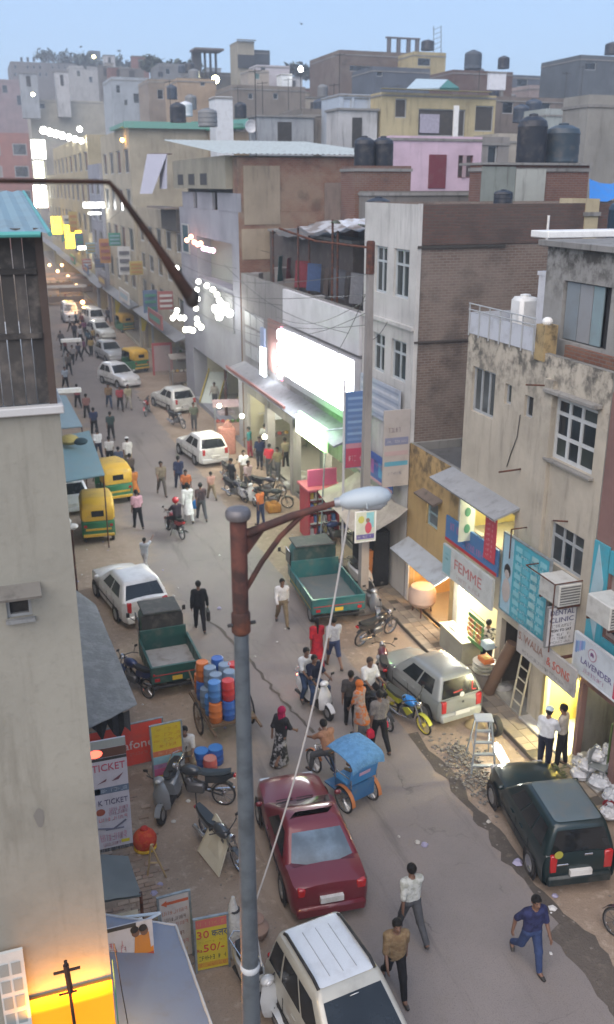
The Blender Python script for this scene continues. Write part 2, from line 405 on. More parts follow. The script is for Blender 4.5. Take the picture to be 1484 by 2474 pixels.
ribbon('road_trench', 'dark soil line of a refilled trench crossing the asphalt', dense([g2(480, 1480), g2(560, 1545), g2(640, 1640), g2(690, 1700), g2(760, 1770)]), 0.08, MUD, 0.008, 0.035)
ribbon('gutter', 'wet dark mud gutter along the road edge', dense([g2(1000, 1770), g2(1150, 1960), g2(1250, 2090), g2(1360, 2230), g2(1500, 2420), g2(1600, 2560)]), [0.30] * 25 + [0.75] * 16, MUD, 0.008, 0.10)
# raised pavement on the shop side, laid with single tiles
PAVE = concrete((0.21, 0.18, 0.145), 0.5)
pm = MB(); pm.box(-0.95, 0.3, -8.6, 7.5, 0, 0.11); pave = pm.build('pavement', concrete((0.10, 0.088, 0.072), 0.6)); tag(pave, 'raised tiled pavement in front of the shops', 'pavement', kind='structure')
tm = [paint(c, 0.85, dirt=0.6, name='paving_tile', scale=5.0) for c in ((0.24, 0.20, 0.15), (0.21, 0.175, 0.135), (0.27, 0.225, 0.17), (0.18, 0.15, 0.118))]
tv = []
for k in range(4):
    t_ = MB(); t_.box(-0.147, 0.147, -0.147, 0.147, 0, 0.022 + 0.003 * k, 0.006); tv.append(t_.mesh('paving_tile', tm[k]))
nt_ = 0
for j in range(53):
    for i in range(4):
        if rr.random() < 0.07: continue
        o = link('paving_tile', rr.choice(tv), pave); o.location = (-0.79 + i * 0.305, -8.4 + j * 0.30, 0.108 + rr.uniform(-.004, .004)); o.rotation_euler = (rr.uniform(-.015, .015), rr.uniform(-.015, .015), rr.uniform(-.02, .02)); nt_ += 1
# worn brick floor by the left row
bm_ = MB(); bm_.box(-11.75, -10.35, -8.4, -4.2, 0.0, 0.03); bp = bm_.build('brick_paving', EARTH); tag(bp, 'worn patch of brick floor beside the left row', 'ground', kind='structure')
BR = [paint(c, 0.95, dirt=0.7, name='clay_brick', scale=8) for c in ((0.29, 0.205, 0.155), (0.25, 0.18, 0.135), (0.33, 0.25, 0.19))]
bv = []
for k in range(3):
    t_ = MB(); t_.box(-0.11, 0.11, -0.052, 0.052, -0.02, 0.035, 0.008); bv.append(t_.mesh('brick', BR[k]))
for j in range(34):
    for i in range(6):
        if rr.random() < 0.2 or (i > 3 and rr.random() < .6): continue
        o = link('brick', rr.choice(bv), bp); o.location = (-11.6 + i * 0.235 + (0.11 if j % 2 else 0), -8.3 + j * 0.12, 0.022 + rr.uniform(-.008, .006)); o.rotation_euler = (0, rr.uniform(-.03, .03), rr.uniform(-.05, .05))

# ---------------------------------------------------------------- generic building shell
def shell(b, x0, x1, y0, y1, z1, mf, ms=None, mroof=None, holesX=(), holesY=(), z0=0.0, parapet=0.5, depth=0.16, sideY0=None):
    ms = ms or mf; mroof = mroof or concrete((0.20, 0.19, 0.175))
    m = MB(); wall(m, 'X', x0, y0, y1, z0, z1, holesX, depth); m.build('facade', mf, b)
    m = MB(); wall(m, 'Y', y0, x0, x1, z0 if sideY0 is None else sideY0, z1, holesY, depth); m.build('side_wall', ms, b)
    m = MB(); m.quad((x1, y0, z0), (x1, y1, z0), (x1, y1, z1), (x1, y0, z1)); m.quad((x0, y1, z0), (x1, y1, z0), (x1, y1, z1), (x0, y1, z1)); m.build('back_wall', ms, b)
    t = 0.14; m = MB()
    for a in ((x0 + .002, x0 + t, y0 + .002, y1 - .002), (x1 - t, x1 - .002, y0 + .002, y1 - .002), (x0 + t, x1 - t, y0 + .002, y0 + t), (x0 + t, x1 - t, y1 - t, y1 - .002)): m.box(*a, z1 - parapet, z1 + .004)
    m.build('parapet', ms, b)
    m = MB(); m.box(x0 + .01, x1 - .01, y0 + .01, y1 - .01, z1 - parapet - 0.15, z1 - parapet); m.build('roof', mroof, b)
def sill(b, face, plane, u0, u1, z, d=0.12, h=0.06, mat=None, name='window_ledge'):
    m = MB(); fbox(m, face, plane, u0, u1, z, z + h, 0.0, d, 0.01); return m.build(name, mat or concrete((0.26, 0.25, 0.23)), b)
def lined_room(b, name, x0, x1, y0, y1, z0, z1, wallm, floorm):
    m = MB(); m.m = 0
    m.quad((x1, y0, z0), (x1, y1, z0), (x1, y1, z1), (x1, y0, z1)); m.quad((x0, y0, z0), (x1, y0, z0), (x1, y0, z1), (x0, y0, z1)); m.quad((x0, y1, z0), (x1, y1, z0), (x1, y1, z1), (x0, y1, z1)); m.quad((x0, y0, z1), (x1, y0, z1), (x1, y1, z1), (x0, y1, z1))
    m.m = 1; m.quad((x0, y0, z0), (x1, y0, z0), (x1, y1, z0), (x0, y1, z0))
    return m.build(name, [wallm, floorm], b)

CREAM = plaster((0.445, 0.40, 0.325), 0.8, (0.085, 0.08, 0.07), top=9.7)
PLWHITE = plaster((0.50, 0.49, 0.47), 0.35, (0.13, 0.125, 0.12), seed=3)
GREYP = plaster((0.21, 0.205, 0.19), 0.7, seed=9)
YELP = plaster((0.40, 0.28, 0.13), 0.55, top=5.4, seed=5)
REDP = plaster((0.22, 0.13, 0.115), 0.35, seed=2)
SLAB = concrete((0.23, 0.225, 0.215), 0.5)
GRAYFRAME = paint((0.34, 0.36, 0.37), 0.5, name='grey_frame'); TEALFRAME = paint((0.18, 0.42, 0.46), 0.5, name='teal_frame'); DKGREEN = glass((0.02, 0.026, 0.024), 0.3)

# A: stained cream clinic building -------------------------------------------------
A = thing('clinic_building', 'stained cream three storey building with the big grid window and clinic signs', 'building', (3, -3, 0), world=True)
hA = [(-1.55, -0.3, 7.55, 8.8), (-2.38, -2.05, 8.12, 8.65), (-3.42, -3.02, 8.0, 8.55), (-6.0, -4.32, 7.28, 8.78), (-3.0, -0.4, 4.15, 5.32), (-6.0, -4.62, 4.70, 5.75), (-2.5, -0.25, 0.16, 2.35), (-4.3, -2.75, 0.16, 2.25), (-6.398, -5.05, 0.16, 2.25)]
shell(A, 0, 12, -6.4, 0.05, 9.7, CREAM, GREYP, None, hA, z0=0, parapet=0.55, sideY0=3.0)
window(A, 'X', 0, -1.55, -0.3, 7.55, 8.8, 3, 1, GRAYFRAME, glass((0.05, 0.055, 0.055), 0.4), 0.06)
window(A, 'X', 0, -2.38, -2.05, 8.12, 8.65, 1, 1, GRAYFRAME, DKGREEN, 0.045)
window(A, 'X', 0, -3.42, -3.02, 8.0, 8.55, 1, 1, GRAYFRAME, DARKGLASS, 0.04)
window(A, 'X', 0, -6.0, -4.32, 7.28, 8.78, frame=paint((0.50, 0.52, 0.52), 0.5), pane=[DARKGLASS, DKGREEN], bar=0.085, ulist=[-6.0, -5.35, -4.86, -4.32], zlist=[7.28, 7.84, 8.40, 8.78])
sill(A, 'X', 0, -6.1, -4.22, 7.2, 0.14, 0.07)
sill(A, 'X', 0, -6.15, -4.1, 8.86, 0.22, 0.09, None, 'window_hood')
window(A, 'X', 0, -6.0, -4.62, 4.70, 5.75, frame=GRAYFRAME, pane=[glass((0.03, 0.033, 0.036), 0.3), DARKGLASS], bar=0.06, ulist=[-6.0, -5.5, -5.1, -4.62], zlist=[4.70, 5.4, 5.75])
part(A, 'awning', concrete((0.27, 0.28, 0.29), 0.3), lambda m: m.slab([(-0.75, 0.55, 5.42), (-0.75, -3.2, 5.36), (0.0, -3.2, 5.60), (0.0, 0.55, 5.66)], 0.06))
part(A, 'spout', RUST, lambda m: m.tube([(0, -3.1, 6.62), (-0.55, -2.95, 6.55)], 0.025))
part(A, 'conduit', BLACK, lambda m: m.tube([(-.02, -2.9, 8.0), (-.03, -2.85, 7.4), (-.02, -2.6, 6.9), (-.02, -2.45, 6.5)], 0.012, 5))
for (y_, z_, l_) in ((-3.9, 8.95, .5), (-5.3, 5.95, .35)):
    part(A, 'broken_bracket', RUST, lambda m: m.tube([(0, y_, z_), (-l_, y_ + .1, z_ + .03)], 0.02, 6))
part(A, 'corner_column', CREAM, lambda m: m.box(-0.10, 0.0, -4.35, -4.0, 2.3, 9.15))
lined_room(A, 'upper_shop_interior', 0.05, 2.2, -3.2, -0.2, 4.0, 5.5, paint((0.50, 0.42, 0.16), 0.7), paint((0.3, 0.28, 0.22), 0.6))
lined_room(A, 'snack_shop_interior', 0.05, 2.6, -2.6, -0.15, 0.16, 2.4, paint((0.48, 0.44, 0.30), 0.7), paint((0.35, 0.33, 0.28), 0.5))
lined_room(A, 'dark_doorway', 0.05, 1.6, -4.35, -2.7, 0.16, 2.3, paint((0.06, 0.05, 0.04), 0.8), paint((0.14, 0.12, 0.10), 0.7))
lined_room(A, 'yellow_shop_interior', 0.05, 3.6, -7.75, -5.0, 0.16, 2.3, paint((0.62, 0.50, 0.12), 0.6), paint((0.60, 0.58, 0.50), 0.35))
part(A, 'door_post', paint((0.30, 0.24, 0.10), 0.6), lambda m: m.box(-0.06, 0.02, -5.12, -5.0, 0.16, 2.2))
part(A, 'shop_step', paint((0.46, 0.45, 0.42), 0.5, dirt=.4), lambda m: m.box(-0.32, 0.4, -7.9, -4.45, 0.112, 0.19, 0.01))
part(A, 'shop_step', paint((0.24, 0.23, 0.20), 0.7, dirt=.5), lambda m: m.box(-0.28, 0.4, -4.4, -1.6, 0.112, 0.18, 0.01))
# terrace: pale panel railing, pillar, tower block
part(A, 'terrace_railing', paint((0.47, 0.49, 0.53), 0.6, dirt=.3), lambda m: m.box(-0.02, 0.015, -3.3, 0.02, 9.66, 10.22))
part(A, 'terrace_railing', paint((0.44, 0.46, 0.50), 0.6, dirt=.3), lambda m: m.box(0.05, 2.4, 0.0, 0.03, 9.66, 10.22))
for k in range(7):
    part(A, 'railing_post', GRAYFRAME, lambda m: m.tube([(-0.04, -0.02 - k * 0.54, 9.6), (-0.04, -0.02 - k * 0.54, 10.46)], 0.018, 6))
for z_ in (10.3, 10.46): part(A, 'rail', GRAYFRAME, lambda m: m.tube([(-0.045, 0.02, z_), (-0.045, -3.3, z_)], 0.018, 6))
part(A, 'terrace_pillar', plaster((0.36, 0.27, 0.14), 0.7, top=10.6), lambda m: m.box(-0.05, 0.3, -3.75, -3.35, 9.5, 10.35))
part(A, 'pillar_ball', WHITE, lambda m: m.ell((0.12, -3.55, 10.42), (0.13, 0.13, 0.11)))
TWP = plaster((0.27, 0.265, 0.25), 0.8, top=12.2, patch=(0.22, 0.18, 0.15), seed=4)
TW = [(-5.2, -3.35, 9.95, 11.35)]
m = MB(); wall(m, 'X', 0.62, -10.0, -2.55, 9.3, 12.1, TW, .2); m.build('tower_wall', TWP, A)
m = MB(); wall(m, 'Y', -2.55, 0.62, 8, 9.3, 12.1); m.quad((.62, -2.55, 9.3), (8, -2.55, 9.3), (8, -2.55, 12.1), (.62, -2.55, 12.1)); m.build('tower_side_wall', TWP, A)
part(A, 'tower_roof', SLAB, lambda m: m.box(0.45, 8, -10, -2.35, 12.102, 12.24, .01))
part(A, 'roof_canopy', WHITE, lambda m: m.box(0.75, 3.2, -2.3, -1.5, 12.25, 12.42, .02))
for k, (a, b, mm) in enumerate(((-3.9, -3.38, paint((0.19, 0.22, 0.24), .5)), (-4.42, -3.93, paint((0.24, 0.25, 0.26), .5)), (-4.84, -4.45, paint((0.20, 0.27, 0.29), .5)))):
    part(A, 'shutter_leaf', mm, lambda m: m.box(0.70, 0.74, a, b, 9.98, 11.32, .005))
part(A, 'dark_opening', paint((0.015, 0.015, 0.016), .9), lambda m: m.box(0.78, 0.82, -5.2, -4.86, 9.95, 11.35))
part(A, 'brick_band', brick(wash=.2), lambda m: m.box(0.5, 0.617, -6.4, -3.8, 9.32, 9.88))
HUT = paint((0.58, 0.58, 0.60), .6)
m = MB(); wall(m, 'X', 1.1, -2.5, -1.5, 9.2, 11.3, [(-2.42, -1.98, 9.3, 11.05)], .12); m.box(1.102, 1.9, -1.62, -1.5, 9.2, 11.3); m.box(1.08, 1.95, -2.5, -1.45, 11.302, 11.4); m.build('terrace_hut', HUT, A)
part(A, 'hut_doorway', paint((0.02, 0.016, 0.016), .9), lambda m: m.box(1.2, 1.24, -2.5, -1.9, 9.25, 11.1))
t = thing('water_tank', 'white rounded plastic tank standing on the terrace of the clinic building', 'tank', (1.3, -0.62, 9.15))
m = MB(); m.box(-.3, .3, -.3, .3, 0, 1.5, .09); m.build('tank_body', WHITE, t, True); m = MB(); m.lathe([(0.14, 1.5), (0.14, 1.56), (0.02, 1.58)], 12); m.build('lid', WHITE, t)

# B: reddish building at the right edge -------------------------------------------
B = thing('reddish_building', 'reddish plastered building with the turquoise window surround at the right edge', 'building', (5, -10, 0), world=True)
hB = [(-7.75, -6.5, 0.16, 2.25), (-9.4, -7.0, 3.75, 5.3), (-12.0, -7.95, 0.16, 2.3)]
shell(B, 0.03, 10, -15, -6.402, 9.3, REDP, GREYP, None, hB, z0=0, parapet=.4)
window(B, 'X', 0.03, -9.4, -7.0, 3.75, 5.3, 3, 1, paint((0.33, 0.27, 0.25), .6), DARKGLASS, 0.10)
TEAL = paint((0.06, 0.33, 0.42), .5, dirt=.35); TEALL = paint((0.33, 0.47, 0.52), .55, dirt=.3)
part(B, 'turquoise_surround', TEAL, lambda m: (m.slab([(-.03, -6.42, 3.4), (-.03, -7.0, 3.4), (-.03, -6.95, 5.9), (-.03, -6.42, 5.9)], .05), m.box(-.02, .027, -9.6, -7.0, 5.32, 5.85), m.box(-.02, .027, -9.6, -7.0, 3.3, 3.72)))
part(B, 'pale_stripe', TEALL, lambda m: m.slab([(-.045, -6.44, 4.3), (-.045, -6.80, 3.5), (-.045, -6.9, 5.0), (-.045, -6.6, 5.86)], .012))
lined_room(B, 'next_shop_interior', 0.08, 3, -12, -7.9, 0.16, 2.4, paint((0.35, 0.33, 0.22), .7), paint((0.3, 0.29, 0.26), .5))

# C: small ochre building --------------------------------------------------------
Cb = thing('ochre_building', 'narrow ochre two storey building with one small window between taller neighbours', 'building', (2.5, 1.8, 0), world=True)
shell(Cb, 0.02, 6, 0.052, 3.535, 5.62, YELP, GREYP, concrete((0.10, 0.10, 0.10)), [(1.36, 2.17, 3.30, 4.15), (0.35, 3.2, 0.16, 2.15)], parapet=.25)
window(Cb, 'X', 0.02, 1.36, 2.17, 3.30, 4.15, 1, 2, paint((0.30, 0.42, 0.45), .5), glass((0.09, 0.11, 0.12), .3), .05)
part(Cb, 'window_hood', concrete((0.16, 0.13, 0.11)), lambda m: m.slab([(-.32, 2.45, 4.30), (-.32, 1.1, 4.30), (.02, 1.1, 4.42), (.02, 2.45, 4.42)], .07))
part(Cb, 'awning', paint((0.36, 0.39, 0.42), .5, dirt=.5), lambda m: m.slab([(-.65, 3.4, 2.08), (-.65, 0.1, 2.08), (.02, 0.1, 2.42), (.02, 3.4, 2.42)], .03))
lined_room(Cb, 'shop_interior', 0.07, 2.6, 0.1, 3.4, 0.16, 2.2, paint((0.55, 0.36, 0.14), .7), paint((0.32, 0.29, 0.24), .5))
part(Cb, 'shop_pillar', paint((0.62, 0.62, 0.62), .5), lambda m: m.box(-.02, .2, 3.22, 3.45, 0.12, 2.05))

# D: white front, long brick side -------------------------------------------------
D = thing('brick_sided_building', 'tall building with white plaster front and a long dark brick side wall', 'building', (5, 5.6, 0), world=True)
wD = [(4.05, 5.2, 10.1, 11.6), (5.75, 6.75, 10.1, 11.6), (4.05, 5.2, 7.45, 8.75), (5.75, 6.75, 7.45, 8.75)]
shell(D, 0, 11, 3.54, 7.7, 12.95, PLWHITE, brick((0.16, 0.112, 0.092), (0.215, 0.158, 0.128), (0.26, 0.235, 0.205), 0.5, (0.25, 0.21, 0.18), 2.0), concrete((0.27, 0.265, 0.25)), wD, parapet=.18, z0=0)
for a in wD:
    window(D, 'X', 0, a[0], a[1], a[2], a[3], frame=paint((0.42, 0.46, 0.48), .5), pane=[glass((0.02, 0.03, 0.032)), DKGREEN], bar=.07, ulist=[a[0], (a[0] + a[1]) / 2, a[1]], zlist=[a[2], a[2] + (a[3] - a[2]) * .68, a[3]])
part(D, 'white_corner', PLWHITE, lambda m: m.box(-.012, .13, 3.50, 3.538, 5.6, 12.97))
part(D, 'parapet_brick', brick((0.10, 0.062, 0.052), (0.14, 0.075, 0.06), (0.10, 0.085, 0.075), .2, (0.12, 0.11, 0.1)), lambda m: m.box(.131, 7.2, 3.50, 3.537, 11.78, 12.95))
part(D, 'ledge', concrete((0.06, 0.055, 0.05)), lambda m: m.box(.0, 3.0, 3.46, 3.536, 11.68, 11.76))
part(D, 'ledge', concrete((0.07, 0.06, 0.055)), lambda m: m.box(.0, 5.0, 3.47, 3.536, 8.82, 8.88))
part(D, 'drain_pipe', WHITE, lambda m: m.tube([(4.45, 3.44, 12.6), (4.45, 3.44, 11.7)], .04))
part(D, 'facade_trim', PLWHITE, lambda m: m.box(-.1, -.002, 3.54, 7.65, 9.2, 9.32))

# E: shop with the blinding sign and cluttered terrace ----------------------------
E_ = thing('terrace_shop_building', 'low shop building with a cluttered open terrace and the glaring sign', 'building', (5, 15, 0), world=True)
GREYB = plaster((0.24, 0.23, 0.225), .6, seed=6)
shell(E_, 0.05, 10, 7.702, 24.3, 9.25, GREYB, GREYP, concrete((0.12, 0.115, 0.11)), [(8.2, 23.6, .2, 3.2)], parapet=.6)
part(E_, 'white_band', plaster((0.60, 0.60, 0.62), .15, (0.3, 0.3, 0.3)), lambda m: m.box(-.12, .045, 7.75, 16.7, 7.75, 9.2))
part(E_, 'red_band', paint((0.20, 0.10, 0.085), .7), lambda m: m.box(-.06, .045, 16.72, 19.3, 5.2, 7.6))
part(E_, 'canopy', concrete((0.24, 0.245, 0.26), .4), lambda m: m.slab([(-1.0, 24.0, 4.45), (-1.0, 7.9, 4.45), (.05, 7.9, 4.8), (.05, 24.0, 4.8)], .08))
part(E_, 'red_canopy_edge', paint((0.25, 0.09, 0.08), .6), lambda m: m.box(-.98, -.9, 14, 24, 4.5, 4.62))
lined_room(E_, 'shop_interior', 0.1, 4, 8, 23.8, .2, 3.4, paint((0.33, 0.31, 0.22), .7), paint((0.28, 0.27, 0.24), .5))
for y_ in (11.8, 15.8, 19.8): part(E_, 'shop_pillar', GREYB, lambda m: m.box(-.05, .35, y_ - .2, y_ + .2, 0, 4.4))
for k in range(9):
    part(E_, 'notice_panel', paint((0.34, 0.35, 0.36), .6), lambda m: m.box(-.03, .046, 20.3 + (k % 3) * 1.1, 21.25 + (k % 3) * 1.1, 5.2 + (k // 3) * .8, 5.85 + (k // 3) * .8))

# F: brick block with corrugated roof, pale crenellated front ----------------------
F_ = thing('corrugated_roof_building', 'brick building with a pale corrugated roof and grey panelled street front', 'building', (5, 31, 0), world=True)
FB = brick((0.19, 0.068, 0.042), (0.24, 0.105, 0.065), (0.2, 0.165, 0.13), .7, (0.28, 0.22, 0.16), 7.0)
PALE = plaster((0.26, 0.265, 0.30), .2, (0.18, 0.18, 0.19), seed=8)
shell(F_, 0.0, 9, 24.36, 39, 12.2, PALE, FB, None, [(25.8, 34.2, 8.2, 10.6), (25.2, 36.5, .3, 3.6)], parapet=.3, depth=.9)
for (a, b) in ((24.38, 28.6), (29.8, 33.6), (34.6, 37.8)): part(F_, 'parapet_block', PALE, lambda m: m.box(-.02, .16, a, b, 12.206, 13.1))
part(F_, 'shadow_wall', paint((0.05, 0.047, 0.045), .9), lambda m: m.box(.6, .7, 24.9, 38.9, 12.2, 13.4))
m = MB(); m.box(-.35, 8.6, 25.4, 38.8, 13.3, 14.9); m.build('upper_room', plaster((0.26, 0.245, 0.195), .4), F_)
m = MB(); m.box(.02, 8.9, 24.4, 25.38, 12.21, 14.8); m.build('upper_brick_wall', FB, F_)
part(F_, 'plaster_patch', plaster((0.27, 0.225, 0.17), .4, seed=12), lambda m: m.box(.3, 2.2, 24.33, 24.39, 11.6, 14.4))
part(F_, 'plaster_patch', plaster((0.30, 0.245, 0.18), .3, seed=13), lambda m: m.box(.15, 3.7, 24.325, 24.395, 9.9, 11.4))
part(F_, 'plaster_patch', plaster((0.20, 0.155, 0.13), .5, seed=14), lambda m: m.box(4.6, 6.4, 24.33, 24.39, 11.5, 13.6))
part(F_, 'buttress', FB, lambda m: m.box(3.7, 4.5, 24.2, 24.39, 9, 11.7))
m = MB(); n_ = 64
for i in range(n_ + 1):
    x_ = -0.75 + (9.4) * i / n_; z_ = 0.05 * (i % 2)
    m.v += [(x_, 24.0, 14.92 + z_), (x_, 39.2, 16.15 + z_)]
m.f = [(2 * i, 2 * i + 2, 2 * i + 3, 2 * i + 1) for i in range(n_)]; m.mi = [0] * n_
m.build('corrugated_roof', paint((0.40, 0.44, 0.42), .55, 0.1, .5), F_)
part(F_, 'recessed_wall', paint((0.22, 0.235, 0.21), .8), lambda m: m.box(.85, .89, 25.8, 34.2, 8.2, 10.6))
part(F_, 'sign_band', paint((0.20, 0.205, 0.22), .7), lambda m: m.box(-.1, -.003, 25.6, 35.5, 6.0, 8.0))
window(F_, 'X', 0, 36.2, 38.2, 9.4, 11.2, 1, 1, GRAYFRAME, paint((0.02, 0.07, 0.09), .5), .1, -.06)
lined_room(F_, 'shop_interior', .9, 3.5, 25.2, 36.5, .3, 3.8, paint((0.5, 0.48, 0.36), .6), paint((0.4, 0.38, 0.33), .4))
for k in range(3): part(F_, 'roof_window', paint((0.03, 0.03, 0.032), .8), lambda m: m.box(-.37, -.352, 29.5 + k * 3.1, 31.1 + k * 3.1, 13.5, 14.1))

# further down the shop side -------------------------------------------------------
def row_house(label, y0, y1, z, x0, mat, cols, rows, z0w=4.5, top=None):
    b = thing('row_house', label, 'building', (4, (y0 + y1) / 2, 0), world=True)
    holes = []; L = (y1 - y0) / cols; Hh = (z - z0w - .8) / rows
    for i in range(cols):
        for j in range(rows): holes.append((y0 + L * (i + .22), y0 + L * (i + .78), z0w + Hh * (j + .15), z0w + Hh * (j + .75)))
    holes.append((y0 + .6, y1 - .6, .2, 3.0))
    shell(b, x0, 9, y0, y1, z, mat, mat, None, holes, parapet=.5, depth=.25)
    for h in holes[:-1]: window(b, 'X', x0, *h, 1, 1, GRAYFRAME, random.choice([DARKGLASS, DKGREEN, glass((0.06, 0.06, 0.05), .4)]), .09)
    lined_room(b, 'shop_interior', x0 + .3, x0 + 3, y0 + .6, y1 - .6, .2, 3.2, paint((0.42, 0.36, 0.2), .7), paint((0.3, 0.28, 0.24), .6))
    part(b, 'canopy', concrete((0.22, 0.23, 0.25), .4), lambda m: m.slab([(x0 - .9, y1 - .2, 3.5), (x0 - .9, y0 + .2, 3.5), (x0, y0 + .2, 3.8), (x0, y1 - .2, 3.8)], .07))
    return b
random.seed(21)
row_house('beige four storey house hung with white washing beyond the corrugated roof', 39.1, 57.8, 11.8, 0.25, plaster((0.33, 0.29, 0.22), .5, seed=15), 5, 3)
row_house('plain tall beige building with a green roof edge', 57.9, 76, 17.9, 0.0, plaster((0.36, 0.325, 0.25), .3, seed=16), 4, 4)
row_house('bluish grey narrow house down the street', 76.1, 86, 15.5, -.3, plaster((0.26, 0.27, 0.31), .4, seed=17), 2, 4)
row_house('long cream building with a string of bulbs on its roof', 86.1, 132, 18.6, -.1, plaster((0.36, 0.31, 0.20), .25, seed=18), 8, 4)
row_house('yellowish building behind the yellow lit signs', 132.1, 152, 15.0, 0.2, plaster((0.34, 0.29, 0.18), .3, seed=19), 4, 3)
row_house('pale building carrying the tall lit sign', 152.1, 190, 20.0, 0.2, plaster((0.3, 0.28, 0.25), .3, seed=20), 5, 4)
G1 = thing('green_roof_sheet', 'green sheet roof lying along the top of the tall beige building', 'roof', (4, 57.9, 17.9), world=True)
part(G1, 'sheet', paint((0.10, 0.27, 0.22), .5), lambda m: m.box(-.4, 9.4, 57.5, 66, 17.95, 18.25)); part(G1, 'fascia', paint((0.14, 0.33, 0.27), .5), lambda m: m.box(-.45, 9.45, 57.4, 57.49, 17.8, 18.3))
# the street closes with a reddish block
ro = thing('reddish_end_block', 'faded red block closing the far end of the street', 'building', (-14, 205, 0), world=True)
shell(ro, -40, 4, 200, 212, 24.0, REDP, plaster((0.30, 0.13, 0.10), .3, seed=22), None, (), [(x_, x_ + 3, z_, z_ + 2.4) for x_ in (-14, -8.5, -3) for z_ in (5, 10, 15, 19.5)], parapet=.6, depth=.4)
for x_ in (-14, -8.5, -3):
    for z_ in (5, 10, 15, 19.5): window(ro, 'Y', 200, x_, x_ + 3, z_, z_ + 2.4, 1, 1, GRAYFRAME, random.choice([DARKGLASS, paint((0.25, 0.24, 0.22), .6)]), .2)
# left row beyond the neighbour, seen past its corner
for k, (y0, y1, z, c, lab) in enumerate(((-8, 6, 9.0, (0.34, 0.31, 0.26), 'cream shop house behind the teal awnings on the left'), (6.1, 26, 11.5, (0.26, 0.25, 0.24), 'grey shop house on the left row past the awnings'), (26.1, 60, 12.5, (0.31, 0.24, 0.18), 'brown shop house far along the left row'), (60.1, 120, 13, (0.26, 0.25, 0.25), 'long grey terrace at the far end of the left row'))):
    b = thing('left_row_house', lab, 'building', (-15, (y0 + y1) / 2, 0), world=True)
    pl = plaster(c, .5, seed=30 + k)
    m = MB(); m.quad((-12.15, y0, 0), (-12.15, y1, 0), (-12.15, y1, z), (-12.15, y0, z)); m.quad((-12.15, y0, 0), (-19, y0, 0), (-19, y0, z), (-12.15, y0, z)); m.quad((-12.15, y1, 0), (-19, y1, 0), (-19, y1, z), (-12.15, y1, z)); m.quad((-19, y0, 0), (-19, y1, 0), (-19, y1, z), (-19, y0, z)); m.build('walls', pl, b)
    m = MB(); m.box(-19.05, -12.1, y0, y1 - .02, z, z + .15); m.build('roof', SLAB, b)
    for j in range(3): window(b, 'X', -12.15, y0 + (y1 - y0) * (.15 + .3 * j), y0 + (y1 - y0) * (.15 + .3 * j) + 1.2, 5, 6.4, 2, 1, GRAYFRAME, DARKGLASS, .06, -.06)
# neighbour's beige wall with the plank shed on top
N = thing('beige_neighbour_house', 'plain beige side wall of the neighbouring house with a small hooded vent window', 'building', (-14, -11, 0), world=True)
NP = plaster((0.27, 0.262, 0.222), .6, (0.17, 0.16, 0.13), seed=41)
m = MB(); wall(m, 'Y', -14, -17, -12.02, -1, 11.48, [(-12.70, -12.46, 9.44, 9.72)], .1); m.build('side_wall', NP, N)
m = MB(); m.quad((-12.02, -14, -1), (-12.02, -8.02, -1), (-12.02, -8.02, 11.48), (-12.02, -14, 11.48)); m.build('street_wall', NP, N)
part(N, 'coping', paint((0.48, 0.48, 0.47), .7, dirt=.5), lambda m: m.box(-17, -11.98, -14.06, -8.02, 11.482, 11.56, .01))
part(N, 'vent_hood', concrete((0.20, 0.19, 0.17)), lambda m: m.slab([(-12.80, -14.22, 9.74), (-12.36, -14.22, 9.74), (-12.36, -14.0, 9.80), (-12.80, -14.0, 9.80)], .03))
window(N, 'Y', -14, -12.70, -12.46, 9.44, 9.72, 1, 1, paint((0.28, 0.29, 0.29), .6), paint((0.012, 0.012, 0.012), .9), .03, .05)
part(N, 'window_ledge', concrete((0.27, 0.28, 0.28)), lambda m: m.box(-12.72, -12.44, -14.06, -14.001, 9.40, 9.438))
part(N, 'damp_patch', paint((0.16, 0.155, 0.14), .9), lambda m: m.add([(-12.62 + .05 * math.cos(a * .7) * (1 + .3 * math.sin(a * 2)), -14.004, 7.05 + .13 * math.sin(a * .7)) for a in range(9)], [tuple(range(9))]))
SH = thing('plank_shed', 'weathered grey plank shed standing on top of the beige house', 'shed', (-13.5, -12, 11.56), world=True)
pk = [paint(c, .9, dirt=.7, name='weathered_plank', scale=6) for c in ((0.05, 0.047, 0.044), (0.068, 0.063, 0.06), (0.036, 0.034, 0.033), (0.058, 0.05, 0.045))]
x_ = -12.10; k = 0
part(SH, 'corner_post', paint((0.07, 0.05, 0.042), .9), lambda m: m.box(-12.10, -12.03, -13.96, -13.88, 11.56, 13.14))
while x_ > -13.3:
    w_ = random.uniform(.075, .12)
    part(SH, 'plank', random.choice(pk), lambda m: m.box(x_ - w_ + .008, x_, -13.95 - random.uniform(0, .012), -13.92, 11.57, 13.12 + random.uniform(-.02, .02))); x_ -= w_
for k in range(26):
    part(SH, 'plank', random.choice(pk), lambda m: m.box(-12.06 - random.uniform(0, .01), -12.04, -13.86 + k * .12, -13.75 + k * .12, 11.57, 13.12))
for z_ in (12.18, 12.75): part(SH, 'batten', pk[2], lambda m: m.box(-13.3, -12.11, -13.99, -13.965, z_, z_ + .05))
m = MB()
for i in range(25):
    for (y_, z_) in ((-14.22, 13.10), (-10.5, 13.42)): m.v.append((-13.6 + i * .0675, y_, z_ + .018 * (i % 2)))
m.f = [(2 * i, 2 * i + 2, 2 * i + 3, 2 * i + 1) for i in range(24)]; m.mi = [0] * 24
m.build('sheet_roof', paint((0.20, 0.30, 0.34), .5, .2, .3), SH)
part(SH, 'roof_edge', paint((0.07, 0.33, 0.31), .5), lambda m: m.tube([(-13.6, -14.23, 13.10), (-12.06, -14.23, 13.10)], .025))
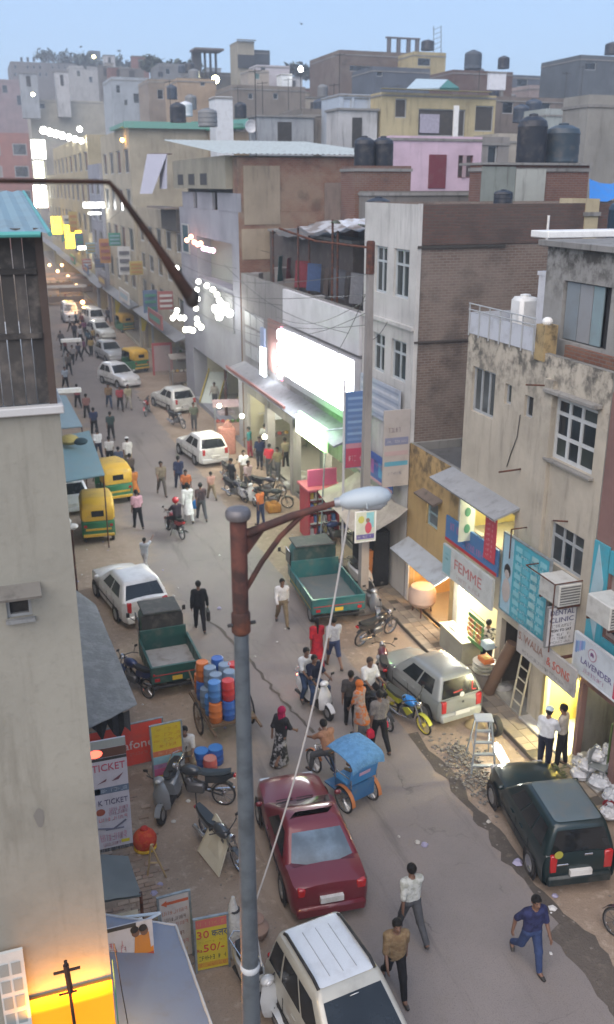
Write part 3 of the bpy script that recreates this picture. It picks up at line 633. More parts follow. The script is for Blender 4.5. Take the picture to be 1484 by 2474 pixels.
part(SH, 'roof_edge', paint((0.09, 0.30, 0.30), .5), lambda m: m.tube([(-11.98, -14.23, 13.10), (-11.98, -10.5, 13.42)], .02))
# bent rusty pipe of the awning frame beside the viewer
pf = thing('bent_pipe_frame', 'bent rusty pipe jutting out level from the left and then sloping down', 'pipe', (-12.0, -17.8, 13.5), world=True)
part(pf, 'pipe', rust((0.045, 0.02, 0.014), (0.02, 0.012, 0.01)), lambda m: m.tube([(-13.2, -17.75, 13.525), (-12.0, -17.85, 13.515), (-11.93, -17.852, 13.512), (-11.895, -17.86, 13.47), (-11.72, -17.9, 13.21), (-11.56, -17.93, 12.95)], [.012, .012, .0125, .014, .021, .036], 10), True)
part(pf, 'end_cap', paint((0.012, 0.01, 0.01), .8), lambda m: m.ell((-11.55, -17.93, 12.94), (.04, .04, .05)))
# ---------------------------------------------------------------- the roofscape behind the shop row
random.seed(5)
def tank(name, label, p, r, h, mat, group=None):
    t = thing(name, label, 'water tank', p, 0, group)
    m = MB(); m.lathe([(r * .96, 0), (r, h * .04), (r * .97, h * .2), (r, h * .24), (r * .97, h * .45), (r, h * .49), (r * .97, h * .7), (r, h * .74), (r * .9, h * .86), (r * .5, h * .95), (r * .28, h * .96)], 18)
    m.build('tank_body', mat, t, True, 25)
    m = MB(); m.lathe([(r * .3, h * .96), (r * .3, h), (r * .05, h * 1.02)], 12); m.build('lid', mat, t)
    return t
TB = paint((0.012, 0.016, 0.026), .5, dirt=.35, name='black_tank')
def block(name, label, u0, u1, vt, Y, depth, mat, z0=0.0, parapet=.4, wins=(), cat='building', ms=None, frame=None, panes=None):
    """a building whose near wall stands on the line Y; u0,u1,vt give its extent and roof height as surveyed from the balcony"""
    a, b = onY(u0, vt, Y), onY(u1, vt, Y); x0, x1, z1 = a.x, b.x, a.z
    t = thing(name, label, cat, ((x0 + x1) / 2, Y, z0), world=True)
    hs = []
    for (p, q, r, s_) in wins:
        A_, B_ = onY(p, r, Y), onY(q, s_, Y); hs.append((A_.x, B_.x, B_.z, A_.z))
    m = MB(); wall(m, 'Y', Y, x0, x1, z0, z1, hs, .3); m.build('front_wall', mat, t)
    m = MB(); m.quad((x0, Y, z0), (x0, Y + depth, z0), (x0, Y + depth, z1), (x0, Y, z1)); m.quad((x1, Y, z0), (x1, Y + depth, z0), (x1, Y + depth, z1), (x1, Y, z1)); m.quad((x0, Y + depth, z0), (x1, Y + depth, z0), (x1, Y + depth, z1), (x0, Y + depth, z1)); m.build('side_walls', ms or mat, t)
    m = MB(); m.box(x0 - .05, x1 + .05, Y - .06, Y + depth + .05, z1 - parapet - .12, z1 - parapet); m.build('roof', SLAB, t)
    for h in hs: window(t, 'Y', Y, *h, 1, 1, frame or GRAYFRAME, panes or DARKGLASS, .07, .12)
    return t
P_ = lambda c, st=.4, sd=0: plaster(c, st, seed=sd)
# directly behind the tall brick sided building
block('brick_stair_house', 'brick and mossy plaster house carrying two big black tanks behind the long brick wall', 1165, 1425, 398, 9.2, .9, brick((0.16, 0.06, 0.045), (0.20, 0.085, 0.06), wash=.15), 11.0, .1)
part(bpy.data.objects['brick_stair_house'], 'plaster_strip', P_((0.20, 0.22, 0.20), .8, 51), lambda m: m.box(onY(1165, 398, 9.2).x - .02, onY(1245, 398, 9.2).x, 9.12, 9.19, 11.4, onY(1165, 402, 9.2).z))
part(bpy.data.objects['brick_stair_house'], 'pale_strip', P_((0.34, 0.35, 0.32), .5, 52), lambda m: m.box(onY(1246, 398, 9.2).x, onY(1318, 398, 9.2).x, 9.11, 9.19, 11.4, onY(1165, 408, 9.2).z))
part(bpy.data.objects['brick_stair_house'], 'roof_edge', SLAB, lambda m: m.box(onY(1162, 398, 9.2).x, onY(1428, 398, 9.2).x, 9.05, 10.9, onY(1165, 398, 9.2).z + .003, onY(1165, 392, 9.2).z))
zt = onY(1290, 392, 9.2).z
tank('water_tank', 'tall black water tank, left one of two above the brick stair house', (onY(1288, 390, 10).x, 10.2, zt), .57, 1.72, TB)
tank('water_tank', 'ribbed dark blue water tank, right one of two above the brick stair house', (onY(1362, 390, 10).x, 10.2, zt), .66, 1.42, paint((0.03, 0.05, 0.07), .5, dirt=.4))
tank('water_tank', 'small black tank standing on the brick building roof below the mossy wall', (onY(1215, 490, 6.5).x, 6.5, 12.8), .33, .55, TB)
tank('water_tank', 'squat dark tank at the front corner of the brick building roof', (onY(915, 470, 8.6).x, 8.6, 12.2), .45, .9, TB)
ph = block('pink_house', 'pale pink rooftop house with a maroon door', 945, 1166, 327, 21, 1.5, P_((0.52, 0.40, 0.48), .12, 53), 11.2, .1, [(1108, 1141, 375, 430)], frame=paint((0.12, 0.05, 0.05), .6), panes=paint((0.06, 0.045, 0.045), .5))
def yb(t, name, mat, u0, u1, v0, v1, Y, d=.06):
    a, b = onY(u0, v0, Y), onY(u1, v1, Y); return part(t, name, mat, lambda m: m.box(a.x, b.x, Y - d, Y - .004, b.z, a.z, min(.01, d / 3)))
yb(ph, 'door', paint((0.13, 0.018, 0.03), .6), 1037, 1075, 373, 455, 21)
yb(ph, 'window_bar', paint((0.3, 0.22, 0.24), .6), 1118, 1124, 376, 429, 20.95)
block('brick_yard_wall', 'low red brick yard wall with two tanks beside the pink house', 858, 994, 400, 15, 1.6, brick((0.17, 0.07, 0.05), (0.2, 0.1, 0.07), wash=.3, seed=4), 10.5, .1, cat='wall')
for k, (u, lab) in enumerate(((880, 'black tank on the brick yard wall, nearer the corrugated roof'), (925, 'black tank on the brick yard wall, nearer the pink house'))):
    tank('water_tank', lab, (onY(u, 400, 16).x, 16.0, onY(u, 400, 15).z), .44, 1.18, TB)
block('grey_roof_wall', 'rough grey roof wall between the brick building and the pink house', 890, 1240, 462, 14, 2, P_((0.17, 0.16, 0.15), .6, 54), 10, .05, cat='wall')
block('grey_tower_wall', 'large blank grey wall rising at the right edge above the tanks', 1424, 1530, 228, 16, 2, P_((0.25, 0.245, 0.225), .3, 55), 10)
tp = thing('blue_tarp', 'bright blue tarpaulin slung over the roof at the right edge', 'tarp', tuple(onY(1455, 440, 7.5)), world=True)
a, b, c_, d_ = onY(1424, 432, 7.5), onY(1500, 440, 7.5), onY(1490, 478, 6.6), onY(1424, 480, 6.6)
m = MB(); g = [[a.lerp(b, i / 6).lerp(d_.lerp(c_, i / 6), j / 4) + Vector((0, 0, -.12 * math.sin(math.pi * i / 6) + random.uniform(-.02, .02))) for i in range(7)] for j in range(5)]
m.v = [tuple(p) for r in g for p in r]; m.f = [(j * 7 + i, j * 7 + i + 1, j * 7 + 8 + i, j * 7 + 7 + i) for j in range(4) for i in range(6)]; m.mi = [0] * len(m.f); m.build('sheet', paint((0.02, 0.17, 0.50), .45), tp, True)
part(tp, 'support_pole', RUST, lambda m: m.tube([tuple(onY(1428, 434, 7.5)), tuple(onY(1428, 560, 7.5))], .03))
tank('water_tank', 'dark blue tank at the right edge beside the white slab of the clinic tower', (onY(1475, 580, 0).x + .3, -.2, 12.0), .5, 1.15, paint((0.02, 0.045, 0.075), .5))
bt = block('beige_stair_tower', 'narrow beige stair wall under the blue tarpaulin', 1418, 1450, 480, 3.45, 1.5, P_((0.42, 0.36, 0.24), .3, 56), 11)
# middle distance
yh = block('yellow_house', 'pale yellow two room roof house with dark verandah openings', 922, 1200, 222, 44, 3, P_((0.42, 0.36, 0.22), .35, 57), 9, .15, [(956, 982, 238, 285), (1012, 1122, 262, 330), (1150, 1190, 255, 318)], panes=[paint((0.05, 0.045, 0.04), .8), DARKGLASS])
yb(yh, 'eave', P_((0.40, 0.36, 0.20), .4, 3), 918, 1180, 214, 224, 43.9, .6)
yb(yh, 'wash_line_cloth', cloth((0.35, 0.33, 0.40)), 1015, 1060, 275, 322, 44, .05); yb(yh, 'white_pipe', WHITE, 1096, 1104, 255, 330, 43.2, .15)
block('glazed_shed', 'bluish translucent sheeted shed on a roof left of the yellow house', 822, 900, 226, 46, 4, paint((0.36, 0.41, 0.47), .4), 9, .05, [(830, 850, 236, 268), (856, 892, 236, 268)], panes=paint((0.38, 0.44, 0.52), .3))
bs = thing('blue_sheet_roof', 'light blue sloping sheet roof with green gable above the yellow house', 'roof', tuple(onY(1040, 205, 52)), world=True)
a, b, c_, d_ = onY(982, 214, 50), onY(1062, 212, 50), onY(1082, 192, 56), onY(1006, 190, 56)
part(bs, 'sheet', paint((0.42, 0.52, 0.56), .4), lambda m: m.slab([a, b, c_, d_], .1)); e_ = onY(1110, 212, 51)
part(bs, 'gable', paint((0.03, 0.16, 0.13), .6), lambda m: m.slab([b + Vector((0, -.1, 0)), e_, c_], .2)); part(bs, 'support', SLAB, lambda m: m.box(a.x + .2, e_.x - .2, 51, 56, 10, a.z - .2))
block('rubble_wall_house', 'dull grey brick house with an uneven roofline', 730, 824, 262, 50, 6, P_((0.18, 0.165, 0.15), .6, 58), 8)
block('brown_long_house', 'long low brown house under the bare street bulb', 560, 738, 204, 92, 10, P_((0.20, 0.175, 0.15), .5, 59), 6, .4, [(600, 612, 170 + 55, 240), (660, 672, 225, 240)])
block('gabled_house', 'beige house with a round dark vent under its roof', 428, 522, 188, 100, 8, P_((0.33, 0.25, 0.175), .3, 60), 6, .3, [(484, 496, 198, 208)])
block('old_brown_house', 'brown weathered house left of the vented beige house', 358, 432, 190, 112, 8, P_((0.24, 0.20, 0.165), .5, 61), 6, .3, [(380, 396, 215, 240)])
block('bluegrey_house', 'bluish grey four storey house with pale walls', 268, 362, 185, 140, 10, P_((0.30, 0.33, 0.36), .4, 62), 4, .4, [(280, 292, 205, 225), (322, 338, 225, 250), (300, 310, 240, 255)])
block('pale_flat_house', 'pale flat roofed house below the hilly skyline', 70, 250, 240, 175, 10, P_((0.36, 0.34, 0.28), .3, 63), 4, .3, [(90, 110, 250, 262), (150, 170, 250, 262)])
block('pink_plaster_house', 'pinkish plastered house on the far left skyline', -40, 75, 190, 240, 12, P_((0.27, 0.20, 0.20), .4, 64), 0, .5, [(5, 20, 205, 225), (40, 55, 230, 255)])
block('mound_like_house', 'wide grey brown block forming the highest left skyline', 25, 245, 148, 275, 20, P_((0.17, 0.16, 0.155), .5, 65), 0, .8, [(34 + 15 * q, 41 + 15 * q, 138 + 18 * r, 149 + 18 * r) for q in range(13) for r in range(3) if (q * 3 + r) % 4])
block('stepped_house', 'dark stepped house at the right end of the left skyline', 240, 326, 152, 268, 16, P_((0.14, 0.16, 0.17), .5, 66), 0, .6, [(255, 270, 175, 195)])
block('white_patch_house', 'house with a whitish upper wall amid the left skyline', 168, 250, 158, 262, 8, P_((0.36, 0.35, 0.33), .5, 67), 0, .6, [(185, 195, 170, 185), (215, 225, 185, 200)])
block('chimney_block', 'small dark block on top of the left skyline', 215, 242, 122, 270, 5, P_((0.10, 0.12, 0.14), .3, 68), 10)
block('low_grey_house', 'low dark house between the left skyline and the open frame', 385, 470, 152, 165, 10, P_((0.17, 0.175, 0.18), .5, 69), 4, .4, [(400, 412, 165, 180)])
of = thing('unfinished_building', 'unfinished open concrete frame with dark posts on the left skyline', 'building', tuple(onY(495, 185, 135)), world=True)
for u0, u1 in ((462, 486), (492, 497), (505, 510), (518, 523)): yb(of, 'post', paint((0.06, 0.06, 0.065), .9), u0, u1, 126, 190, 135, .8)
yb(of, 'slab', P_((0.14, 0.12, 0.12), .4), 458, 527, 122, 130, 135, 4.0)
block('frame_base', 'dark plinth house under the open concrete frame', 455, 575, 172, 136, 6, P_((0.15, 0.14, 0.13), .5, 70), 4)
wt = block('water_tower', 'square beige water tower above the roofs', 574, 614, 98, 125, 4.5, P_((0.30, 0.275, 0.22), .4, 71), 16, .1, cat='tower'); yb(wt, 'dark_base', paint((0.03, 0.035, 0.045), .8), 574, 616, 132, 165, 125, .3)
yb(wt, 'cap', SLAB, 571, 617, 95, 99, 125, .5)
block('tank_shed', 'dark tank house right of the beige water tower', 615, 652, 120, 126, 4, paint((0.04, 0.05, 0.065), .8), 12)
block('white_shed', 'whitish roof shed under the dark tank house', 620, 700, 156, 118, 4, P_((0.45, 0.43, 0.46), .2, 72), 10, .2, [(630, 642, 162, 172)])
block('small_pale_house', 'small pale house with a teal window on the skyline', 600, 650, 168, 112, 4, P_((0.33, 0.29, 0.25), .3, 73), 10, .2, [(615, 628, 176, 192)], panes=paint((0.05, 0.12, 0.12), .5))
for k, (u0, u1, v, lab) in enumerate(((680, 706, 178, 'small white square cistern under the distant white bulb'), (520, 562, 232, 'big white square cistern on the roof left of centre'))):
    block('white_cistern', lab, u0, u1, v, 105 - 55 * k, 2, paint((0.58, 0.60, 0.62), .5), 14, .05, cat='cistern')
tank('water_tank', 'white round tank on the roof above the green roof sheet', tuple(onY(450, 281, 66)), .62, 1.25, paint((0.6, 0.62, 0.66), .4))
block('long_brick_house', 'long dark brick house topped by a beam frame', 820, 1006, 120, 105, 12, brick((0.13, 0.085, 0.07), (0.16, 0.11, 0.09), wash=.5, seed=9), 4, .5, [(845, 930, 158, 175)])
bf = thing('beam_frame', 'concrete beam frame with four posts on the long brick house', 'frame', tuple(onY(970, 119, 108)), world=True)
for u in (935, 958, 982, 1003): yb(bf, 'post', paint((0.11, 0.105, 0.11), .9), u, u + 7, 93, 130, 108, .4)
yb(bf, 'beam', paint((0.12, 0.11, 0.115), .9), 931, 1012, 89, 97, 108, .5)
block('cream_tower_house', 'yellowish cream house right of the beam frame', 1000, 1078, 124, 100, 8, P_((0.38, 0.32, 0.18), .4, 74), 4, .4, [(1010, 1040, 140, 160)])
tank('water_tank', 'small black tank on the yellowish cream house', tuple(onY(1033, 122, 102)), .9, 1.3, TB)
block('dark_mid_house', 'dark bluish house in front of the long brick house', 900, 1040, 160, 80, 6, P_((0.10, 0.115, 0.14), .4, 75), 4, .4, [(910, 925, 170, 185)])
an = thing('antenna_mast', 'thin lattice antenna mast pair against the sky', 'antenna', tuple(onY(1055, 125, 110)), world=True)
for u in (1048, 1066): part(an, 'mast', galv(), lambda m: m.tube([tuple(onY(u, 130, 110)), tuple(onY(u, 62, 110))], .07, 5))
for k in range(5): part(an, 'brace', galv(), lambda m: m.tube([tuple(onY(1048, 120 - k * 12, 110)), tuple(onY(1066, 112 - k * 12, 110))], .045, 5))
block('dark_red_house', 'dark red brick house with a roof tank on the right skyline', 1095, 1240, 168, 85, 8, brick((0.11, 0.05, 0.045), (0.14, 0.07, 0.06), wash=.4, seed=11), 4, .3)
tank('water_tank', 'large square shouldered dark tank on the right skyline', tuple(onY(1142, 168, 86)), 1.05, 2.1, paint((0.05, 0.065, 0.085), .7))
tank('water_tank', 'black tank on the dark red house, right of the larger one', tuple(onY(1216, 166, 86)), .72, 1.4, TB)
wb_ = block('white_hoarding', 'blank white hoarding board on a post amid the roofs', 1184, 1224, 172, 60, .4, paint((0.62, 0.63, 0.66), .6), onY(1200, 217, 60).z, .02, cat='hoarding')
part(wb_, 'post', GREYP, lambda m: m.box(onY(1212, 217, 60).x, onY(1218, 217, 60).x, 60.1, 60.3, 8, onY(1200, 217, 60).z))
block('slate_house', 'slate blue house right of the white hoarding', 1226, 1325, 180, 95, 8, P_((0.10, 0.115, 0.14), .4, 76), 4, .3, [(1250, 1275, 190, 210)])
block('palegreen_house', 'pale greenish house on the right skyline', 1300, 1402, 185, 120, 8, P_((0.28, 0.31, 0.27), .3, 77), 4, .4, [(1320, 1335, 195, 215), (1360, 1375, 195, 215)])
block('pinkish_wall_house', 'pinkish roof parapet in front of the pale greenish house', 1280, 1372, 205, 90, 6, P_((0.34, 0.28, 0.27), .3, 78), 4)
block('edge_tower', 'dark grey tower cut off by the right edge of the view', 1404, 1530, 132, 75, 8, P_((0.10, 0.115, 0.13), .5, 79), 4, .4, [(1415, 1440, 150, 170)])
tank('water_tank', 'dark tank on the grey tower at the right edge', tuple(onY(1478, 132, 77)), .85, 1.3, TB)
block('brown_roof_house', 'brown house with a broken roof edge below the right skyline', 1190, 1400, 232, 55, 6, P_((0.17, 0.145, 0.13), .6, 80), 6, .3, [(1215, 1240, 245, 275), (1290, 1330, 245, 265)])
block('pale_hut', 'pale flat hut roof among the right roofs', 1320, 1392, 262, 40, 3, P_((0.30, 0.33, 0.32), .3, 81), 8)
block('concrete_stair', 'grey concrete stair block right of the pink house', 1168, 1232, 330, 24, 5, P_((0.24, 0.23, 0.22), .6, 82), 10, .3, [(1180, 1200, 350, 400)])
block('cream_panel_wall', 'cream wall panel left of the big black tank', 1205, 1260, 322, 28, 3, P_((0.36, 0.33, 0.28), .2, 83), 10)
block('flat_brown_house', 'flat brown house between corrugated roof and yellow house', 640, 830, 290, 60, 10, P_((0.18, 0.16, 0.15), .6, 84), 6, .3, [(660, 680, 300, 320)])
gs = thing('green_shed_roof', 'green sheet shed roof behind the corrugated roof', 'roof', tuple(onY(580, 305, 58)), world=True)
a, b = onY(500, 312, 57), onY(720, 300, 57); part(gs, 'sheet', paint((0.04, 0.19, 0.12), .5), lambda m: m.slab([a, b, b + Vector((0, 6, .9)), a + Vector((0, 6, .9))], .1)); part(gs, 'wall', P_((0.3, 0.24, 0.17), .4), lambda m: m.box(a.x + .3, b.x - .3, 57.4, 62.5, 8, a.z - .1))
ds = thing('satellite_dish', 'white satellite dish on the roof behind the corrugated sheet', 'dish', tuple(onY(607, 325, 50)), world=True)
p0 = onY(607, 305, 50); part(ds, 'dish', paint((0.55, 0.57, 0.6), .4), lambda m: m.lathe([(.02, .14), (.28, .1), (.45, 0), (.47, 0.01), (.3, .13), (.02, .17)], 18, tuple(p0), 'y')); part(ds, 'pole', GRAYFRAME, lambda m: m.tube([tuple(p0 + Vector((0, .2, 0))), tuple(p0 + Vector((0, .2, -1.2)))], .04))
# filler roofs that close the gaps between the surveyed houses
rf = random.Random(11)
FC = [P_(c, .5, 90 + i) for i, c in enumerate(((0.22, 0.20, 0.175), (0.26, 0.22, 0.18), (0.17, 0.165, 0.17), (0.30, 0.27, 0.22), (0.2, 0.15, 0.13)))]
words_ = ['dusty', 'brownish', 'greyish', 'sandy', 'dull']
for r_, (Y, zlo, zhi) in enumerate(((16.5, 9.5, 10.5), (30, 10.5, 12), (66, 11.5, 13), (120, 13, 15), (190, 15, 19), (300, 17, 24))):
    x_ = 10.0 if Y < 66 else 9.6
    while x_ < 30 + Y * .62:
        w_ = rf.uniform(.75, 1.3) * (6 + Y * .05); zz = rf.uniform(zlo, zhi); c_ = rf.randrange(5); y_ = Y + rf.uniform(0, 5)
        b = thing('filler_house', 'flat roofed %s house in the crowded quarter behind the shops' % words_[c_], 'house', (x_ + w_ / 2, y_, 0), 0, 'flat roofed houses of the crowded quarter', world=True)
        d_ = rf.uniform(7, 10); m = MB(); m.box(x_, x_ + w_ - .25, y_, y_ + d_, 0, zz); m.build('walls', FC[c_], b)
        m = MB(); m.box(x_ - .1, x_ + w_ - .15, y_ - .1, y_ + d_ + .1, zz + .003, zz + .16); m.build('roof', SLAB, b)
        for k in range(3): 
            if rf.random() < .7: window(b, 'Y', y_, x_ + w_ * (.12 + .28 * k), x_ + w_ * (.12 + .28 * k) + 1.1, zz - 2.4, zz - 1.0, 1, 1, GRAYFRAME, DARKGLASS, .08, -.06)
        if rf.random() < .45:
            h_ = rf.uniform(1.2, 2.4); part(b, 'roof_room', FC[(c_ + 2) % 5], lambda m: m.box(x_ + .5, x_ + w_ * .5, y_ + 2, y_ + 5, zz + .161, zz + h_))
        x_ += w_
def tree(label, u, v, vt, Y, w_):
    p = onY(u, v, Y); h_ = onY(u, vt, Y).z - p.z; t = thing('tree', label, 'tree', tuple(p), 0, 'trees on the far skyline'); part(t, 'trunk', paint((.05, .04, .03), .9), lambda m: [m.tube([(0, 0, -8), (0, 0, h_ * .4), (a, a * .5, h_ * .8)], [.4, .3, .08], 6) for a in (-w_ * .4, w_ * .1, w_ * .5)])
    def cr(m):
        cl = [(rf.uniform(-w_, w_), rf.uniform(-2, 2), h_ * rf.uniform(.35, .95)) for _ in range(16)]
        for q in range(700):
            c_ = cl[q % 16]; d = Vector((rf.gauss(0, 1), rf.gauss(0, 1), rf.gauss(0, .7))) * w_ * .13; n_ = Vector((rf.uniform(-1, 1), rf.uniform(-1, 1), rf.uniform(-1, 1))).normalized() * .8; k_ = Vector((n_.y, -n_.x, .3)) ; a = Vector(c_) + d; m.quad(a - n_, a + k_ * .6, a + n_, a - k_ * .6)
    part(t, 'crown', paint((.045, .06, .04), .9), cr)
for a_ in (('dense low tree in the middle of the left skyline', 160, 170, 130, 300, 7), ('tree sloping down at the right end of the left skyline', 262, 185, 140, 265, 8), ('low tree beside the open unfinished frame', 420, 175, 148, 175, 5), ('lone tree on the skyline left of the beam frame', 760, 190, 168, 170, 5)): tree(*a_)
# bird far off in the sky
bd = thing('bird', 'tiny dark bird high in the open sky', 'bird', tuple(onY(729, 58, 90)))
m = MB(); m.ell((0, 0, 0), (.08, .22, .08)); m.add([(0, .1, 0), (.5, -.05, .22), (0, -.1, 0)], [(0, 1, 2)]); m.add([(0, .1, 0), (-.5, -.05, .22), (0, -.1, 0)], [(0, 2, 1)]); m.add([(0, -.15, 0), (.1, -.42, 0), (-.1, -.42, 0)], [(0, 1, 2)]); m.build('body', paint((0.05, 0.05, 0.055), .9), bd)
# ---------------------------------------------------------------- vehicles (front towards +Y, ground at z = 0)
TYRE = paint((0.016, 0.016, 0.017), .85, dirt=.6, name='tyre'); RIMM = paint((0.36, 0.37, 0.38), .35, .7, .3, name='wheel_rim')
REDL = paint((0.40, 0.012, 0.015), .25, coat=.5, name='red_lens'); AMBER = paint((0.5, 0.16, 0.02), .25, coat=.5, name='amber_lens'); CLEAR = paint((0.55, 0.56, 0.57), .15, .3, name='clear_lens')
CARGLASS = glass((0.010, 0.012, 0.014), .04); PLATEW = paint((0.62, 0.62, 0.60), .5, dirt=.5, name='number_plate'); PLATEY = paint((0.62, 0.42, 0.03), .5, name='number_plate')
def wheel(parent, x, y, r, wd, cover=True):
    m = MB(); q = r * .68; h = wd / 2
    m.lathe([(q, -h * .9), (r * .93, -h), (r, -h * .6), (r, h * .6), (r * .93, h), (q, h * .9)], 20, (x, y, r), 'x', True)
    w_ = m.build('wheel', TYRE, parent, True, 30, False)
    s = 1 if x > 0 else -1
    m = MB(); m.lathe([(q * 1.01, s * h * .82), (q * .86, s * h * .95), (q * .7, s * h * .62), (q * .3, s * h * .7), (q * .22, s * h * .9)], 18, (x, y, r), 'x')
    for k in range(5):
        a = 2 * math.pi * k / 5; m.cbox((x + s * h * .78, y + math.cos(a) * q * .55, r + math.sin(a) * q * .55), (.02, q * .7, q * .26), Matrix.Rotation(a, 3, 'X'))
    m.build('rim', RIMM, w_, True, 30, False)
def car(name, label, loc, head, col, spec, cat='car', group=None, roofcol=None):
    g = dict(L=3.6, W=1.5, zb=.2, belt=.88, roof=1.45, hood=.75, nose=.62, tail=.86, cowl=1.15, yb=(-1.72, .62), yt=(-1.45, -.05), wt=.56, wr=.27, axle=(-1.1, 1.15), boot=0.0, wh=2, plate=PLATEW)
    g.update(spec); L, W = g['L'], g['W']; hw = W / 2; body = carpaint(col)
    t = thing(name, label, cat, loc, head, group)
    yF, yR = L / 2, -L / 2; ch = g['yb'][1]; cr = g['yb'][0]; bz = g['belt']
    # lower body
    st = [(yR, g['tail'] - .16, .80), (yR + .03, g['tail'] - .05, .88), (yR + .14, g['tail'], .96), (cr, bz if not g['boot'] else g['tail'] + .02, .99), (cr * .4, bz, 1.0), (ch * .3, bz, 1.0), (ch - .08, bz - .01, .985), (ch + .06, g['hood'] + .05, .97), (yF - .42, g['hood'], .93), (yF - .16, g['nose'] + .06, .86), (yF - .03, g['nose'] - .06, .76), (yF, g['nose'] - .18, .66)]
    if g['boot']: st.insert(3, (cr - .05, g['tail'] + .02, .98))
    rings = []
    for (y, zt, k) in st:
        h = hw * k; zb = g['zb'] + (.05 if y in (yR, yF) else 0); cz = .015 + .035 * k if not cr <= y <= ch else -.06
        half = [(h * .86, zb), (h * .97, zb + .08), (h * .995, zb + (zt - zb) * .42), (h, zb + (zt - zb) * .62), (h * .975, zt - .13), (h * .925, zt - .03), (h * .78, zt + .005), (h * .4, zt + cz * .8)]
        rings.append([(-a, y, z) for a, z in half] + [(0, y, zt + cz)] + [(a, y, z) for a, z in reversed(half)])
    m = MB(); m.loft(rings); m.build('body', body, t, True, 42, False)
    # greenhouse
    def outline(f):
        yr = cr + (g['yt'][0] - cr) * f ** 1.15; yf = ch + (g['yt'][1] - ch) * f; wv = hw * .95 + (hw * (g['wt'] + .12) - hw * .95) * f ** 1.2
        return yr, yf, wv, bz - .03 + (g['roof'] - .06 - bz + .03) * f
    def ring(f, shrink=0.0, dz=0.0):
        yr, yf, wv, z = outline(min(f, 1)); z += dz; yr += shrink; yf -= shrink * 1.2; wv -= shrink; c = .10; pts = []
        for (x0, y0, sx, sy) in ((wv, yf, -1, -1), (-wv, yf, 1, -1), (-wv, yr, 1, 1), (wv, yr, -1, 1)):
            cx, cy = x0 + sx * c, y0 + sy * c; a0 = {(-1, -1): 0, (1, -1): 90, (1, 1): 180, (-1, 1): 270}[(sx, sy)]
            for k in range(4): a = R(a0 + 30 * k); pts.append((cx + c * math.cos(a), cy + c * math.sin(a), z))
        # bow the long sides a little
        return pts
    gr = [ring(f) for f in (0, .25, .5, .75, .93)] + [ring(1.0, .02, .02), ring(1.0, .09, .05), ring(1.0, .26, .074)]
    m = MB(); m.loft(gr); m.build('cabin', body, t, True, 40, False)
    if roofcol is not None:
        m = MB(); m.loft([ring(1.0, .075, .058), ring(1.0, .10, .066), ring(1.0, .26, .084)]); m.build('roof', roofcol, t, True, 40, False)
    def pane(name, f0, f1, side, a0, a1, off=.008, n=4, mat=CARGLASS, sl=0.0):
        m = MB(); P = []
        for i in range(n + 1):
            f = f0 + (f1 - f0) * i / n; yr, yf, wv, z = outline(f); row = []
            for j in range(3):
                a = a0 + (a1 - a0) * j / 2
                if side in 'LR':
                    s = -1 if side == 'L' else 1; yy = yr + .05 + (yf - yr - .1) * a; row.append(Vector((s * (wv + off), yy, z)))
                else:
                    yy = (yf + off + .0) if side == 'F' else (yr - off); row.append(Vector(((a * 2 - 1) * (wv - .075 + sl * f), yy, z)))
            P.append(row)
        m.v = [tuple(p) for r in P for p in r]; m.f = [(i * 3 + j, i * 3 + j + 1, i * 3 + 4 + j, i * 3 + 3 + j) for i in range(n) for j in range(2)]; m.mi = [0] * len(m.f)
        return m.build(name, mat, t, True, 60, False)
    for s in 'LR':
        for (a0, a1) in g.get('panes', ((.12, .46), (.50, .84))): pane('side_window', .14, .84, s, a0, a1)
    pane('windshield', .12, .92, 'F', .02, .98); pane('rear_window', g.get('rw', .12), .88, 'B', .03, .97, mat=g.get('rglass', CARGLASS))
    for s in (-1, 1):
        for y in g['axle']:
            m = MB(); m.lathe([(g['wr'] * 1.30, 0), (g['wr'] * 1.24, .012), (g['wr'] * .5, .012), (g['wr'] * .5, 0)], 20, (s * (hw * .985) - .006, y, g['wr'] * 1.02), 'x'); m.build('wheel_arch', BLACK, t, False, 30, False)
            wheel(t, s * (hw - .055), y, g['wr'], .15)
        zt = g['tail']
        m = MB(); m.box(s * hw * .72 - .075, s * hw * .72 + .115 * (1 if s > 0 else .65) - (0 if s > 0 else 0.0), yR - .012, yR + .10, zt - g.get('lamp', .30), zt - .04, .02); m.build('tail_lamp', REDL, t, True, 40, False)
        m = MB(); m.cbox((s * hw * .62, yF - .07, g['nose'] - .06), (.30, .16, .14), None, .04); m.build('headlight', CLEAR, t, True, 40, False)
        m = MB(); m.cbox((s * (hw + .07), ch - .12, bz + .07), (.15, .08, .11), None, .03); m.build('side_mirror', body if not g.get('blackmirror') else BLACK, t, True, 40, False)
        for y in (cr * .25 - .1, ch - .62): 
            m = MB(); m.box(s * (hw + .002) - .012, s * (hw + .002) + .012, y - .07, y + .07, bz - .17, bz - .145); m.build('door_handle', body, t, False, 30, False)
    m = MB(); m.box(-hw * .86, hw * .86, yR - .07, yR + .16, .22, .46, .045); m.build('rear_bumper', g.get('bump') or body, t, True, 40, False)
    m = MB(); m.box(-hw * .80, hw * .80, yF - .18, yF + .05, .22, .44, .045); m.build('front_bumper', g.get('bump') or body, t, True, 40, False)
    m = MB()
    for s in (-1, 1):
        for y in (ch - .02, ch * .3 + cr * .25, cr * .55): m.box(s * (hw + .001) - .004, s * (hw + .001) + .004, y - .006, y + .006, .36, bz - .15)
        m.box(s * (hw + .004) - .008, s * (hw + .004) + .008, cr + .35, ch - .02, .50, .54)
    m.build('door_seams', BLACK, t, False, 30, False)
